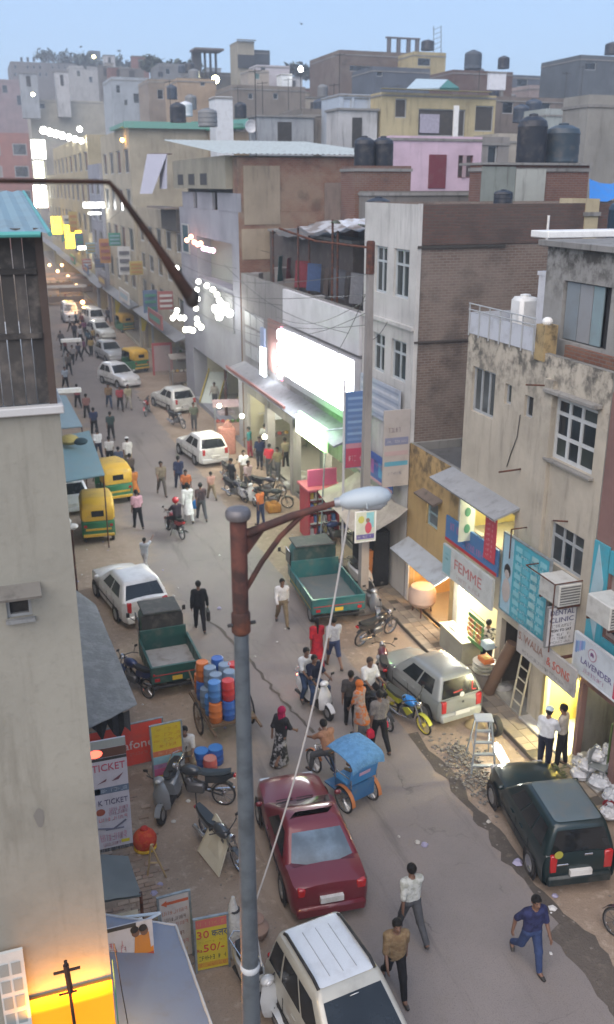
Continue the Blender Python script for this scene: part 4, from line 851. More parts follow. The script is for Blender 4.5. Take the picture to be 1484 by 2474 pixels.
    m = MB(); m.tube([(-.1, ch + .03, bz - .02), (-.5, ch - .12, bz + .08)], .012, 4); m.tube([(.35, ch + .03, bz - .02), (-.05, ch - .12, bz + .08)], .012, 4); m.build('wiper', BLACK, t, False, 30, False)
    pz = g.get('pz', .52); m = MB(); m.box(-.23, .23, yR - .085, yR - .071 if pz < .46 else yR + .02, pz, pz + .12); m.build('number_plate', g['plate'], t, False, 30, False)
    return t
def place(u, v): p = at(u, v); return (p.x, p.y, 0)
def deg_from(a, b): return math.atan2(-(b[0] - a[0]), b[1] - a[1])     # heading so that +Y points from a to b
def rear(l, r, head, L):
    a, b = at(*l), at(*r); c = (a + b) / 2; h = R(head); L -= .7; return (c.x - math.sin(h) * L / 2, c.y + math.cos(h) * L / 2, 0)
HATCH = dict(L=3.35, W=1.50, roof=1.42, yb=(-1.62, .55), yt=(-1.40, -.02))
c1 = car('parked_hatchback', 'silver hatchback with a red L mark on its rear window', rear((1038, 1762), (1143, 1708), 8, 3.3), R(8), (0.25, 0.265, 0.255), dict(HATCH, pz=.40, lamp=.38, bump=paint((0.33, 0.345, 0.325), .45), rw=.06))
text(c1, 'L', frameY(0.34, -1.70, 1.12) @ Matrix.Rotation(R(-14), 4, 'X') @ Matrix.Rotation(R(-8), 4, 'Z'), .34, paint((0.5, 0.02, 0.02), .5), 'learner_mark')
m = MB(); m.tube([(-.32, -1.735, 1.09), (-.05, -1.735, 1.12)], .02, 5); m.build('red_sticker', paint((0.4, 0.02, 0.02), .5), c1, fix=False)
m = MB(); m.lathe([(.07, -.004), (.07, .004)], 14, (-.05, -1.745, .99), 'y'); m.build('sticker', WHITE, c1, fix=False)
m = MB(); m.lathe([(.035, -.01), (.03, .01)], 12, (0, -1.735, .76), 'y'); m.build('emblem', CHROME, c1, fix=False)
c2 = car('parked_hatchback', 'dark bottle green hatchback with a paler grey blue roof, at the right kerb', rear((1288, 2142), (1448, 2082), -10, 3.2), R(-10), (0.006, 0.020, 0.022), dict(L=3.5, W=1.58, roof=1.55, belt=.92, tail=.98, hood=.86, nose=.7, yb=(-1.70, .60), yt=(-1.58, -.08), wt=.60, pz=.47, lamp=.45, bump=paint((0.006, 0.016, 0.018), .4), panes=((.08, .32), (.35, .60), (.63, .88)), rw=.05), roofcol=paint((0.10, 0.135, 0.15), .5, .1, .5, .3))  # roof panel coloured a paler grey blue than the body
m = MB(); m.cbox((.12, -1.81, .96), (.18, .02, .05), None, .008); m.build('handle_bar', CHROME, c2, fix=False); m = MB(); m.cbox((-.42, -1.83, .78), (.24, .02, .04), None, .008); m.build('badge', CHROME, c2, fix=False)
m = MB(); m.lathe([(.09, -.004), (.09, .004)], 14, (-.5, -1.785, .99), 'y'); m.build('sticker', paint((0.35, 0.33, 0.05), .5), c2, fix=False)
SEDAN = dict(L=4.0, W=1.62, roof=1.38, belt=.86, tail=.92, hood=.76, nose=.62, yb=(-1.40, .80), yt=(-.72, -.10), wt=.60, boot=1, axle=(-1.2, 1.25), pz=.55, lamp=.22)
c3 = car('parked_sedan', 'maroon sedan with a pale blue rear windscreen, between the lamp pole and the rickshaw', rear((702, 2212), (874, 2178), -5, 4.0), R(-5), (0.150, 0.014, 0.024), dict(SEDAN, rglass=glass((0.07, 0.10, 0.13), .12), panes=((.10, .44), (.47, .80))))
c4 = car('people_carrier', 'silver white people carrier with black roof rails, at the bottom edge', (-8.30, -12.45, 0), R(187), (0.42, 0.41, 0.36), dict(L=3.55, W=1.52, roof=1.70, belt=1.0, tail=1.05, hood=.98, nose=.8, yb=(-1.7, .85), yt=(-1.52, -.02), wt=.66, axle=(-1.1, 1.2), wr=.28, panes=((.03, .22), (.25, .55), (.58, .88)), blackmirror=0), roofcol=paint((0.60, 0.63, 0.66), .4, .1, .2, .3))
for s in (-1, 1):
    m = MB(); m.tube([(s * .50, -1.40, 1.68), (s * .505, -1.3, 1.745), (s * .51, -.3, 1.75), (s * .505, -.12, 1.69)], .028, 8); m.build('roof_rail', BLACK, c4, True, fix=False)
for x_ in (-.3, 0, .3): m = MB(); m.tube([(x_ * .8, -1.25, 1.728), (x_ * .8, -.25, 1.73)], .006, 5); m.build('roof_groove', paint((0.35, 0.37, 0.4), .5), c4, fix=False)
m = MB(); m.lathe([(.075, -.004), (.075, .004)], 16, (0, 0, 0), 'y'); o = m.build('windscreen_sticker', WHITE, c4, fix=False); o.location = (.0, .12, 1.60); o.rotation_euler = (R(-37), 0, 0)
c5 = car('parked_sedan', 'white hatchback sedan parked behind the green three wheeler', rear((300, 1515), (400, 1490), 10, 3.9), R(10), (0.62, 0.61, 0.60), dict(L=3.9, W=1.64, roof=1.48, belt=.92, tail=.98, hood=.84, nose=.68, yb=(-1.8, .7), yt=(-1.45, -.1), wt=.62, pz=.5, lamp=.4))
WH = dict(L=3.85, W=1.66, roof=1.50, belt=.92, tail=.98, hood=.84, nose=.66, yb=(-1.8, .7), yt=(-1.45, -.1), wt=.62, pz=.48, lamp=.34)
c6 = car('white_hatchback', 'white compact car seen from behind near the crowd, dark rear window', (*place(487, 1105)[:2], 0), R(9), (0.66, 0.66, 0.64), dict(WH, bump=paint((0.5, 0.5, 0.5), .4)))
c7 = car('white_hatchback', 'white car parked beside the shop lights, second of the row of three', (*place(418, 985)[:2], 0), R(14), (0.62, 0.63, 0.60), WH)
c8 = car('white_hatchback', 'white car facing down the street, farthest of the row of three', (*place(290, 928)[:2], 0), R(180 + 20), (0.64, 0.65, 0.66), dict(WH, rw=.1))
c9 = car('white_hatchback', 'white car mostly hidden behind the beige wall and teal awning', (*place(160, 1215)[:2], 0), R(4), (0.6, 0.6, 0.62), WH)
c10 = car('distant_car', 'pale car between the crowd and the white van', (*place(245, 815)[:2], 0), R(195), (0.5, 0.52, 0.5), WH)
c11 = car('distant_car', 'grey car just behind the farthest white car', (*place(268, 868)[:2], 0), R(190), (0.3, 0.31, 0.32), WH)
VAN = dict(L=3.9, W=1.6, roof=1.95, belt=1.15, tail=1.2, hood=1.1, nose=.95, yb=(-1.9, 1.5), yt=(-1.85, 1.05), wt=.66, panes=((.05, .3), (.35, .6), (.66, .92)))
c12 = car('white_van', 'boxy white van standing far up the street', (*place(228, 790)[:2], 0), R(188), (0.6, 0.6, 0.6), VAN, 'van')
c13 = car('white_van', 'white van beside the other far up the street, on the left', (*place(170, 775)[:2], 0), R(180), (0.5, 0.52, 0.55), VAN, 'van')

# ---- cargo three wheelers -------------------------------------------------------
def cargo(name, label, loc, head, col, wd=1.42, bl=1.75, floor=(0.26, 0.25, 0.24), drop=False, stripe=None, cabdark=(0.03, 0.028, 0.027)):
    t = thing(name, label, 'pickup', loc, head); body = paint(col, .45, .1, .45, .2, 'truck_paint'); h = wd / 2; y1 = .35; y0 = y1 - bl; zf, zr = .62, .98
    dark = paint(sc(col, .6), .6, dirt=.6)
    m = MB(); m.box(-h + .002, h - .002, y0, y1, zf - .08, zf); m.build('bed_floor', paint(floor, .8, dirt=.7), t, fix=False)
    for s in (-1, 1):
        m = MB(); m.box(s * h - .02, s * h + .02, y0 + .02, y1, zf - .1, zr)
        for k in range(5): m.box(s * h - .035, s * h + .035, y0 + .04 + k * (bl - .1) / 4, y0 + .08 + k * (bl - .1) / 4, zf - .1, zr - .03)
        m.box(s * h - .035, s * h + .035, y0, y1 + .01, zr - .002, zr + .04, .01); m.build('bed_side', body, t, fix=False)
        if stripe:
            m = MB(); m.box(s * (h + .036) - .003, s * (h + .036) + .003, y0 + .05, y1, zf + .02, zf + .07); m.build('stripe', paint(stripe, .5), t, fix=False)
    m = MB(); m.box(-h - .02, h + .02, y0 - .03, y0 + .015, zf - .12, zr, .008); m.box(-h - .03, h + .03, y0 - .045, y0 + .03, zr + .001, zr + .04, .01); m.build('tailgate', body, t, fix=False)
    m = MB(); m.box(-h + .02, h - .02, y0 - .042, y0 - .034, zf + .12, zf + .15); m.build('red_line', paint((0.35, 0.04, 0.04), .6), t, fix=False)
    m = MB(); m.box(-h * .98, h * .98, y1, y1 + .05, zf, zr + .28, .01); m.build('headboard', body, t, fix=False)
    m = MB(); m.box(-.28, .28, y0 + .1, y1 + 1.0, .38, .54); m.build('chassis', BLACK, t, fix=False)
    # cab: rounded nose
    rings = []
    for (y, k, zt, zb) in ((y1 + .07, .96, 1.72, .42), (y1 + .30, 1.0, 1.78, .38), (y1 + .75, .96, 1.74, .36), (y1 + 1.0, .86, 1.30, .36), (y1 + 1.22, .62, .98, .40), (y1 + 1.32, .35, .85, .5)):
        w_ = h * .93 * k; half = [(w_ * .9, zb), (w_, zb + .15), (w_, (zb + zt) / 2), (w_ * .93, zt - .2), (w_ * .78, zt - .05), (w_ * .5, zt)]
        rings.append([(-a, y, z) for a, z in half] + [(a, y, z) for a, z in reversed(half)])
    m = MB(); m.loft(rings); m.build('cab', body, t, True, 40, False)
    m = MB(); m.box(-h * .86, h * .86, y1 + .055, y1 + .075, .72, 1.70, .005); m.build('cab_back_panel', paint(cabdark, .8, dirt=.5), t, fix=False)
    m = MB(); m.box(-h * .80, h * .80, y1 - .02, y1 + .95, 1.74, 1.80, .02); m.build('cab_roof', paint(sc(col, .75) if cabdark[0] > .1 else (0.05, 0.052, 0.05), .8, dirt=.5), t, fix=False)
    for s in (-1, 1):
        m = MB(); m.box(s * h * .935 - .012, s * h * .935 + .012, y1 + .25, y1 + .85, 1.0, 1.5); m.build('cab_window', CARGLASS, t, fix=False)
        m = MB(); m.tube([(s * h * .9, y1 + .9, 1.15), (s * (h + .12), y1 + .98, 1.3)], .012, 5); m.cbox((s * (h + .15), y1 + .98, 1.36), (.1, .03, .16), None, .01); m.build('side_mirror', BLACK, t, fix=False)
        wheel(t, s * (h - .12), y0 + .55, .26, .14)
        m = MB(); m.box(s * h * .80 - .07, s * h * .80 + .07, y0 - .05, y0 - .03, zf - .05, zf + .04); m.build('tail_lamp', REDL, t, fix=False)
    wheel(t, .04, y1 + 1.0, .25, .14)
    m = MB(); m.box(-.14, .14, y0 - .06, y0 - .046, zf - .06, zf + .06); m.build('number_plate', PLATEY, t, fix=False)
    m = MB(); m.box(-h, h, y0 - .06, y0 + .04, .34, .42, .01); m.build('rear_bumper', BLACK, t, fix=False)
    m = MB(); m.cbox((0, y1 + 1.3, .82), (.2, .08, .16), None, .03); m.build('headlight', CLEAR, t, fix=False)
    return t
cargo('cargo_three_wheeler', 'green cargo three wheeler with an empty bed and yellow number plate behind the white car', (*(at(405, 1622))[:2], 0), R(1), (0.012, 0.075, 0.062), 1.40, 1.80, (0.33, 0.31, 0.29))
cargo('small_cargo_truck', 'blue green open cargo truck standing by the concrete pole', (*(at(768, 1440))[:2], 0), R(-3), (0.018, 0.12, 0.125), 1.75, 2.7, (0.10, 0.12, 0.12), stripe=(0.30, 0.22, 0.04), cabdark=(0.012, 0.05, 0.05))

# ---- auto rickshaw --------------------------------------------------------------
def auto(label, loc, head, group=None):
    t = thing('auto_rickshaw', label, 'auto rickshaw', loc, head, group)
    YE = paint((0.56, 0.33, 0.025), .5, dirt=.3); GR = paint((0.015, 0.13, 0.05), .45, dirt=.4); CAN = paint((0.50, 0.32, 0.05), .75, dirt=.4)
    def ringy(y, w_, z0, z1, rnd=.14):
        half = [(w_ * .92, z0), (w_, z0 + rnd * .5), (w_, z1 - rnd), (w_ - rnd * .35, z1 - rnd * .3), (w_ - rnd, z1)]
        return [(-a, y, z) for a, z in half] + [(a, y, z) for a, z in reversed(half)]
    m = MB(); m.loft([ringy(-1.28, .55, .34, .92, .05), ringy(-1.2, .64, .30, .98, .05), ringy(.1, .65, .28, .72, .05), ringy(.5, .62, .28, .55, .05)]); m.build('lower_body', GR, t, True, 40, False)
    m = MB(); m.loft([ringy(.85, .55, .30, .95, .06), ringy(1.1, .42, .32, 1.0, .1), ringy(1.3, .22, .42, .9, .1)]); m.build('front_cowl', GR, t, True, 40, False)
    m = MB(); m.loft([ringy(-1.24, .60, .985, 1.55), ringy(-1.12, .66, .98, 1.68), ringy(-.6, .67, 1.0, 1.76)]); m.build('rear_hood', YE, t, True, 40, False)
    m = MB(); m.loft([ringy(-.60, .672, 1.52, 1.765), ringy(0, .67, 1.55, 1.78), ringy(.7, .60, 1.52, 1.72), ringy(.88, .52, 1.46, 1.60)]); m.build('canopy', CAN, t, True, 40, False)
    m = MB(); m.box(-.24, .24, -1.262, -1.20, 1.16, 1.40, .01); m.build('rear_window', CARGLASS, t, fix=False)
    m = MB(); m.box(-.60, .60, -1.33, -1.24, .34, .46, .02); m.build('rear_bumper', YE, t, True, fix=False)
    m = MB(); m.box(-.5, .5, -1.30, -1.275, .60, .68); m.build('yellow_band', YE, t, fix=False)
    m = MB(); m.add([(-.5, .98, .98), (.5, .98, .98), (.46, .84, 1.5), (-.46, .84, 1.5)], [(0, 1, 2, 3)]); m.build('windshield', CARGLASS, t, fix=False)
    m = MB(); m.box(-.55, .55, -1.0, -.5, .60, .72, .03); m.box(-.55, .55, -1.1, -.98, .7, 1.2, .03); m.build('passenger_seat', BLACK, t, True, fix=False)
    m = MB(); m.box(-.3, .3, .0, .35, .55, .68, .03); m.build('driver_seat', BLACK, t, True, fix=False)
    for s in (-1, 1):
        for y in (-.55, .82): m = MB(); m.tube([(s * .63, y, .6), (s * (.64 if y < 0 else .5), y, 1.56)], .02, 6); m.build('canopy_post', BLACK, t, fix=False)
        wheel(t, s * .55, -.85, .22, .11); m = MB(); m.box(s * .5 - .06, s * .5 + .06, -1.30, -1.27, .74, .84); m.build('tail_lamp', REDL, t, fix=False)
    wheel(t, .02, 1.12, .22, .11)
    m = MB(); m.tube([(-.3, .72, 1.02), (0, .85, 1.0), (.3, .72, 1.02)], .016, 6); m.build('handlebar', BLACK, t, True, fix=False)
    return t
AG = 'yellow and green auto rickshaws'
auto('yellow and green auto rickshaw nearest the viewer, seen from behind', (*place(238, 1288)[:2], 0), R(-4), AG)
auto('yellow and green auto rickshaw with a pink placard, second in the queue', (*place(272, 1200)[:2], 0), R(8), AG)
auto('auto rickshaw standing behind the farthest white car', (*place(325, 895)[:2], 0), R(20), AG)
auto('auto rickshaw far up the street near the yellow flags', (*place(300, 800)[:2], 0), R(14), AG)

# ---- motorcycles and scooters ---------------------------------------------------
def spoked(parent, y, r, x=0.0, name='wheel', tw=.05, mat=TYRE, rim=CHROME, n=10):
    m = MB(); m.lathe([(r * .86, -tw * .5), (r * .97, -tw * .45), (r, 0), (r * .97, tw * .45), (r * .86, tw * .5)], 22, (x, y, r), 'x', True); w_ = m.build(name, mat, parent, True, 40, False)
    m = MB(); m.lathe([(r * .87, -tw * .35), (r * .80, -tw * .3), (r * .80, tw * .3), (r * .87, tw * .35)], 22, (x, y, r), 'x', True); m.lathe([(.05, -tw), (.05, tw)], 10, (x, y, r), 'x')
    for k in range(n):
        a = 2 * math.pi * k / n; m.tube([(x, y + .04 * math.cos(a + .5), r + .04 * math.sin(a + .5)), (x, y + r * .83 * math.cos(a), r + r * .83 * math.sin(a))], .006 if r < .31 else .005, 3, False)
    m.build('rim', rim, w_, False, 30, False); return w_
def moto(label, loc, head, tankc=(0.02, 0.02, 0.022), seatc=(0.014, 0.014, 0.015), accent=None, lean=R(8), rimc=None, group=None):
    t = thing('motorcycle', label, 'motorcycle', loc, head, group); t.rotation_euler = (0, lean, head)
    tp_ = paint(tankc, .3, .1, .2, .6); ap = paint(accent, .4) if accent else tp_
    rm = paint(rimc, .5) if rimc else CHROME
    spoked(t, -.62, .29, rim=rm); spoked(t, .66, .29, rim=rm)
    m = MB(); m.ell((0, .16, .80), (.14, .27, .13), 12, 8); m.build('fuel_tank', tp_, t, True, fix=False)
    m = MB(); m.loft([[(-w, y, z), (-w * .8, y, z + .07), (w * .8, y, z + .07), (w, y, z), (w * .6, y, z - .04), (-w * .6, y, z - .04)] for (y, w, z) in ((-.78, .06, .86), (-.6, .11, .80), (-.25, .13, .76), (.0, .09, .78))]); m.build('seat', paint(seatc, .7), t, True, fix=False)
    m = MB(); m.loft([[(-w, y, z - h), (-w, y, z + h * .6), (0, y, z + h), (w, y, z + h * .6), (w, y, z - h)] for (y, w, z, h) in ((-.85, .05, .80, .05), (-.6, .10, .70, .09), (-.2, .11, .66, .10))]); m.build('tail_cowl', ap, t, True, fix=False)
    m = MB(); m.box(-.12, .12, -.18, .24, .28, .52, .04); m.cbox((0, .2, .52), (.16, .16, .22), Matrix.Rotation(R(-30), 3, 'X'), .03); m.build('engine', paint((0.16, 0.16, 0.165), .45, .6), t, True, fix=False)
    m = MB()
    for a, b in (((0, .42, .86), (0, .1, .60)), ((0, .1, .60), (0, -.25, .45)), ((0, .42, .80), (0, .25, .3)), ((0, -.25, .68), (0, -.2, .35))): m.tube([a, b], .025, 6)
    for s in (-1, 1): m.tube([(s * .07, -.2, .38), (s * .08, -.62, .29)], .02, 6)
    m.build('chassis', BLACK, t, fix=False)
    m = MB()
    for s in (-1, 1): m.tube([(s * .075, .66, .29), (s * .075, .46, .86)], .02, 6)
    m.build('fork', CHROME, t, True, fix=False)
    m = MB(); m.tube([(-.34, .26, .98), (-.2, .36, 1.0), (0, .44, .95), (.2, .36, 1.0), (.34, .26, .98)], .013, 6); m.build('handlebar', BLACK, t, True, fix=False)
    m = MB(); m.lathe([(.03, -.06), (.085, 0), (.085, .05), (.06, .065)], 14, (0, .52, .86), 'y'); m.build('headlight', CHROME, t, True, fix=False)
    for s in (-1, 1): m = MB(); m.tube([(s * .24, .34, 1.0), (s * .30, .36, 1.15)], .008, 5); m.cbox((s * .32, .36, 1.18), (.1, .02, .07), None, .008); m.build('side_mirror', BLACK, t, fix=False)
    for (y, nm) in ((.66, 'front_mudguard'), (-.62, 'rear_mudguard')):
        m = MB(); P = []
        for k in range(7):
            a = R(25 + k * 20 if y > 0 else 5 + k * 21); P.append([(-.055, y + .325 * math.cos(a), .29 + .325 * math.sin(a)), (.055, y + .325 * math.cos(a), .29 + .325 * math.sin(a)), (.055, y + .315 * math.cos(a), .29 + .315 * math.sin(a)), (-.055, y + .315 * math.cos(a), .29 + .315 * math.sin(a))])
        m.loft(P); m.build(nm, ap if y > 0 else BLACK, t, True, fix=False)
    m = MB(); m.tube([(.12, .15, .3), (.15, -.2, .26), (.16, -.45, .30), (.16, -.85, .36)], [.02, .025, .045, .05], 8); m.build('exhaust', CHROME, t, True, fix=False)
    m = MB(); m.cbox((0, -.88, .78), (.12, .05, .07), None, .012); m.build('tail_lamp', REDL, t, True, fix=False)
    m = MB(); m.tube([(-.1, .02, .3), (-.26, -.05, .02)], .014, 5); m.build('side_stand', BLACK, t, fix=False)
    if accent:
        for s in (-1, 1): m = MB(); m.loft([[(s * .13, .42, .62), (s * .15, .28, .72), (s * .15, .05, .60), (s * .13, .2, .42)], [(s * .16, .42, .62), (s * .18, .28, .72), (s * .18, .05, .60), (s * .16, .2, .42)]]); m.build('side_fairing', ap, t, fix=False)
    return t
def scooter(label, loc, head, col, seatc=(0.016, 0.016, 0.018), lean=R(7), group=None, lit=False):
    t = thing('scooter', label, 'scooter', loc, head, group); t.rotation_euler = (0, lean, head); bp = paint(col, .3, .05, .2, .6)
    for y in (-.52, .58):
        m = MB(); m.lathe([(.12, -.05), (.20, -.05), (.22, -.02), (.22, .02), (.20, .05), (.12, .05)], 18, (0, y, .22), 'x', True); w_ = m.build('wheel', TYRE, t, True, 40, False); m = MB(); m.lathe([(.125, -.035), (.03, -.05), (.03, .05), (.125, .035)], 16, (0, y, .22), 'x'); m.build('rim', RIMM, w_, True, fix=False)
    m = MB(); m.loft([[(-w, y, z0), (-w, y, z1 - .05), (-w * .7, y, z1), (w * .7, y, z1), (w, y, z1 - .05), (w, y, z0)] for (y, w, z0, z1) in ((-.88, .09, .62, .74), (-.8, .16, .48, .76), (-.5, .20, .36, .74), (-.2, .18, .28, .70), (-.06, .13, .26, .6))]); m.build('rear_body', bp, t, True, 40, False)
    m = MB(); m.loft([[(-w, y, z), (-w * .8, y, z + .08), (w * .8, y, z + .08), (w, y, z)] for (y, w, z) in ((-.82, .08, .76), (-.6, .15, .76), (-.2, .15, .73), (-.02, .08, .72))]); m.build('seat', paint(seatc, .6), t, True, fix=False)
    m = MB(); m.box(-.16, .16, -.1, .36, .24, .30, .02); m.build('floorboard', BLACK, t, True, fix=False)
    m = MB(); m.loft([[(-w, y, z), (-w * .5, y + .06, z), (w * .5, y + .06, z), (w, y, z), (w * .9, y - .03, z), (-w * .9, y - .03, z)] for (y, w, z) in ((.40, .17, .26), (.44, .21, .45), (.40, .20, .65), (.36, .12, .84), (.34, .08, .92))]); m.build('front_apron', bp, t, True, 50, False)
    m = MB(); m.loft([[(-.07, y, z), (.07, y, z), (.06, y, z - .03), (-.06, y, z - .03)] for (y, z) in ((.82, .34), (.72, .45), (.58, .49), (.42, .44))]); m.build('front_mudguard', bp, t, True, fix=False)
    m = MB(); m.tube([(0, .58, .24), (0, .42, .6), (0, .34, .95)], .022, 6); m.build('fork', BLACK, t, True, fix=False)
    m = MB(); m.tube([(-.34, .22, 1.0), (-.15, .32, .99), (.15, .32, .99), (.34, .22, 1.0)], .014, 6); m.build('handlebar', BLACK, t, True, fix=False)
    m = MB(); m.ell((0, .37, 1.0), (.13, .1, .08), 12, 8); m.build('headlamp_cowl', bp, t, True, fix=False); m = MB(); m.ell((0, .45, 1.0), (.075, .035, .05), 10, 6); m.build('headlight', CLEAR, t, True, fix=False)
    for s in (-1, 1): m = MB(); m.tube([(s * .2, .3, 1.0), (s * .28, .32, 1.17)], .008, 5); m.cbox((s * .3, .32, 1.2), (.11, .02, .07), None, .008); m.build('side_mirror', BLACK, t, fix=False)
    m = MB(); m.cbox((0, -.90, .68), (.16, .05, .07), None, .015); m.build('tail_lamp', glow((1.0, .12, .06), 14.0) if lit else REDL, t, True, fix=False)
    m = MB(); m.tube([(-.12, -.45, .82), (-.14, -.9, .86), (0, -1.0, .87), (.14, -.9, .86), (.12, -.45, .82)], .014, 6); m.build('grab_rail', CHROME, t, True, fix=False)
    m = MB(); m.tube([(.15, -.3, .25), (.17, -.8, .30)], .045, 8); m.build('exhaust', BLACK, t, True, fix=False)
    m = MB(); m.box(-.1, .1, -.86, -.83, .40, .52); m.build('number_plate', PLATEW, t, fix=False)
    return t
moto('black motorcycle with chrome exhaust parked beside the pavement, behind the silver hatchback', (*place(905, 1545)[:2], 0), R(-68))
moto('dark red motorcycle parked against the silver hatchback', (*place(915, 1640)[:2], 0), R(-20), (0.10, 0.012, 0.02))
moto('blue and yellow sports motorcycle parked beside the silver hatchback', (*place(985, 1745)[:2], 0), R(196), (0.02, 0.20, 0.55), (0.05, 0.05, 0.04), (0.42, 0.42, 0.03), R(8), (0.45, 0.38, 0.03))
moto('black motorcycle carrying the seated man in white', (*place(905, 1735)[:2], 0), R(190), (0.012, 0.012, 0.013))
moto('dark scooter like motorcycle nose to the yellow notice board', (*place(478, 1938)[:2], 0), R(62), (0.03, 0.035, 0.04), (0.035, 0.05, 0.06))
moto('grey motorcycle behind the leaning cream board', (*place(540, 2065)[:2], 0), R(198), (0.05, 0.055, 0.06), (0.03, 0.04, 0.05))
moto('red motorcycle ridden away by the man in the red helmet', (*place(424, 1292)[:2], 0), R(14), (0.28, 0.015, 0.02), lean=0)
moto('motorcycle with a red tank between the two white cars', (*place(358, 1000)[:2], 0), R(160), (0.35, 0.02, 0.02))
moto('motorcycle parked behind the second white car', (*place(430, 1030)[:2], 0), R(200), (0.02, 0.02, 0.025))
moto('motorcycle under the grey tarpaulin awning edge', (*place(322, 1668)[:2], 0), R(30), (0.02, 0.03, 0.09))
MG = 'motorcycles parked in a cluster by the shop'
for k, (u, v, hd, lab) in enumerate(((572, 1205, 200, 'dark motorcycle on the near left of the parked cluster'), (648, 1195, 230, 'dark motorcycle on the far right of the parked cluster'), (560, 1165, 190, 'dark motorcycle behind the white fronted scooter of the cluster'), (660, 1225, 240, 'dark motorcycle nearest the red kiosk in the cluster'))):
    moto(lab, (*place(u, v)[:2], 0), R(hd), ((0.02, 0.02, 0.03), (0.03, 0.03, 0.05), (0.012, 0.012, 0.014), (0.02, 0.03, 0.03))[k], group=MG)
moto('blue motorcycle beyond the truck with a lit yellow indicator', (*place(815, 1312)[:2], 0), R(95), (0.02, 0.04, 0.18)); 
SM = scooter('white scooter ridden by two people towards the viewer', (*place(765, 1715)[:2], 0), R(193), (0.62, 0.62, 0.62), lean=0, lit=True)
scooter('black scooter with white front cut by the bottom edge', (*place(640, 2430)[:2], 0), R(190), (0.45, 0.47, 0.48), (0.012, 0.012, 0.013))
scooter('white fronted scooter in the parked cluster', (*place(602, 1215)[:2], 0), R(195), (0.55, 0.55, 0.57), group=MG)
scooter('dark scooter with pale seat trim beside the yellow notice board', (*place(415, 1950)[:2], 0), R(150), (0.20, 0.21, 0.22), (0.02, 0.025, 0.03))
scooter('grey scooter standing behind the concrete pole', (*place(905, 1480)[:2], 0), R(170), (0.12, 0.13, 0.15))
scooter('white scooter tucked between the concrete pole and the truck', (*place(878, 1420)[:2], 0), R(185), (0.5, 0.5, 0.5))
moto('dark motorcycle parked at the right edge of the view', (*place(1556, 2310)[:2], 0), R(20), (0.02, 0.02, 0.03))
# ---- cycle rickshaw -------------------------------------------------------------
rk = thing('cycle_rickshaw', 'blue cycle rickshaw with a light blue canopy carrying passengers away', 'cycle rickshaw', (*place(862, 1945)[:2], 0), R(18))
rk.scale = (.93, .93, .93); BLU = paint((0.025, 0.11, 0.25), .5, dirt=.4); LBL = cloth((0.11, 0.26, 0.45)); ORG = paint((0.38, 0.13, 0.04), .6)
for s in (-1, 1): spoked(rk, 0, .35, s * .42, tw=.035, n=16)
spoked(rk, 1.75, .33, 0, tw=.035, n=16)
part(rk, 'seat_box', BLU, lambda m: m.box(-.38, .38, -.15, .42, .48, .78, .02))
part(rk, 'seat', paint((0.03, 0.20, 0.45), .6), lambda m: m.box(-.40, .40, -.10, .44, .782, .86, .03), True)
part(rk, 'backrest', paint((0.03, 0.18, 0.42), .6), lambda m: m.cbox((0, -.22, 1.06), (.86, .08, .46), Matrix.Rotation(R(12), 3, 'X'), .03), True)
part(rk, 'rear_panel', BLU, lambda m: m.box(-.36, .36, -.22, -.17, .36, .80))
part(rk, 'rear_lettering', paint((0.45, 0.28, 0.42), .6), lambda m: m.cbox((0, -.275, 1.12), (.34, .012, .1), Matrix.Rotation(R(12), 3, 'X')))
part(rk, 'footrest', BLU, lambda m: m.box(-.35, .35, .44, .86, .34, .38))
for s in (-1, 1):
    part(rk, 'mudguard', ORG, lambda m: m.loft([[(s * .42 - .05, .40 * math.cos(a), .35 + .40 * math.sin(a)), (s * .42 + .05, .40 * math.cos(a), .35 + .40 * math.sin(a)), (s * .42 + .05, .388 * math.cos(a), .35 + .388 * math.sin(a)), (s * .42 - .05, .388 * math.cos(a), .35 + .388 * math.sin(a))] for a in [R(40 + 20 * k) for k in range(8)]]), True)
    part(rk, 'canopy_post', CHROME, lambda m: (m.tube([(s * .40, -.25, .8), (s * .40, -.22, 1.62)], .014, 6), m.tube([(s * .40, .35, .8), (s * .40, .42, 1.66)], .014, 6)))
    part(rk, 'armrest', CHROME, lambda m: m.tube([(s * .41, -.2, 1.05), (s * .42, .3, 1.05), (s * .42, .42, .85)], .016, 6), True)
cm = MB(); cr_ = []
for (y, z) in ((-.42, 1.42), (-.40, 1.58), (-.30, 1.68), (.1, 1.74), (.55, 1.72), (.62, 1.66)): cr_.append([(x, y, z - .10 * abs(x / .5) ** 2) for x in (-.5, -.35, -.15, 0, .15, .35, .5)] + [(x, y + .001, z - .02 - .10 * abs(x / .5) ** 2) for x in (.5, .35, .15, 0, -.15, -.35, -.5)])
cm.loft(cr_); cm.build('canopy', LBL, rk, True, 50, False)
part(rk, 'chassis', paint((0.02, 0.05, 0.12), .5), lambda m: (m.tube([(-.42, 0, .35), (.42, 0, .35)], .02, 6), m.tube([(0, .1, .4), (0, .75, .42), (0, 1.05, .85)], .022, 6), m.tube([(0, .75, .42), (0, 1.5, .85)], .022, 6), m.tube([(0, 1.05, .8), (0, 1.5, .82)], .02, 6)))
part(rk, 'saddle', BLACK, lambda m: m.ell((0, 1.05, .92), (.1, .15, .05)), True)
part(rk, 'fork', CHROME, lambda m: (m.tube([(-.05, 1.75, .33), (-.03, 1.52, .9)], .014, 5), m.tube([(.05, 1.75, .33), (.03, 1.52, .9)], .014, 5)))
part(rk, 'handlebar', CHROME, lambda m: m.tube([(-.30, 1.30, 1.02), (-.15, 1.5, 1.04), (0, 1.52, .95), (.15, 1.5, 1.04), (.30, 1.30, 1.02)], .012, 6), True)
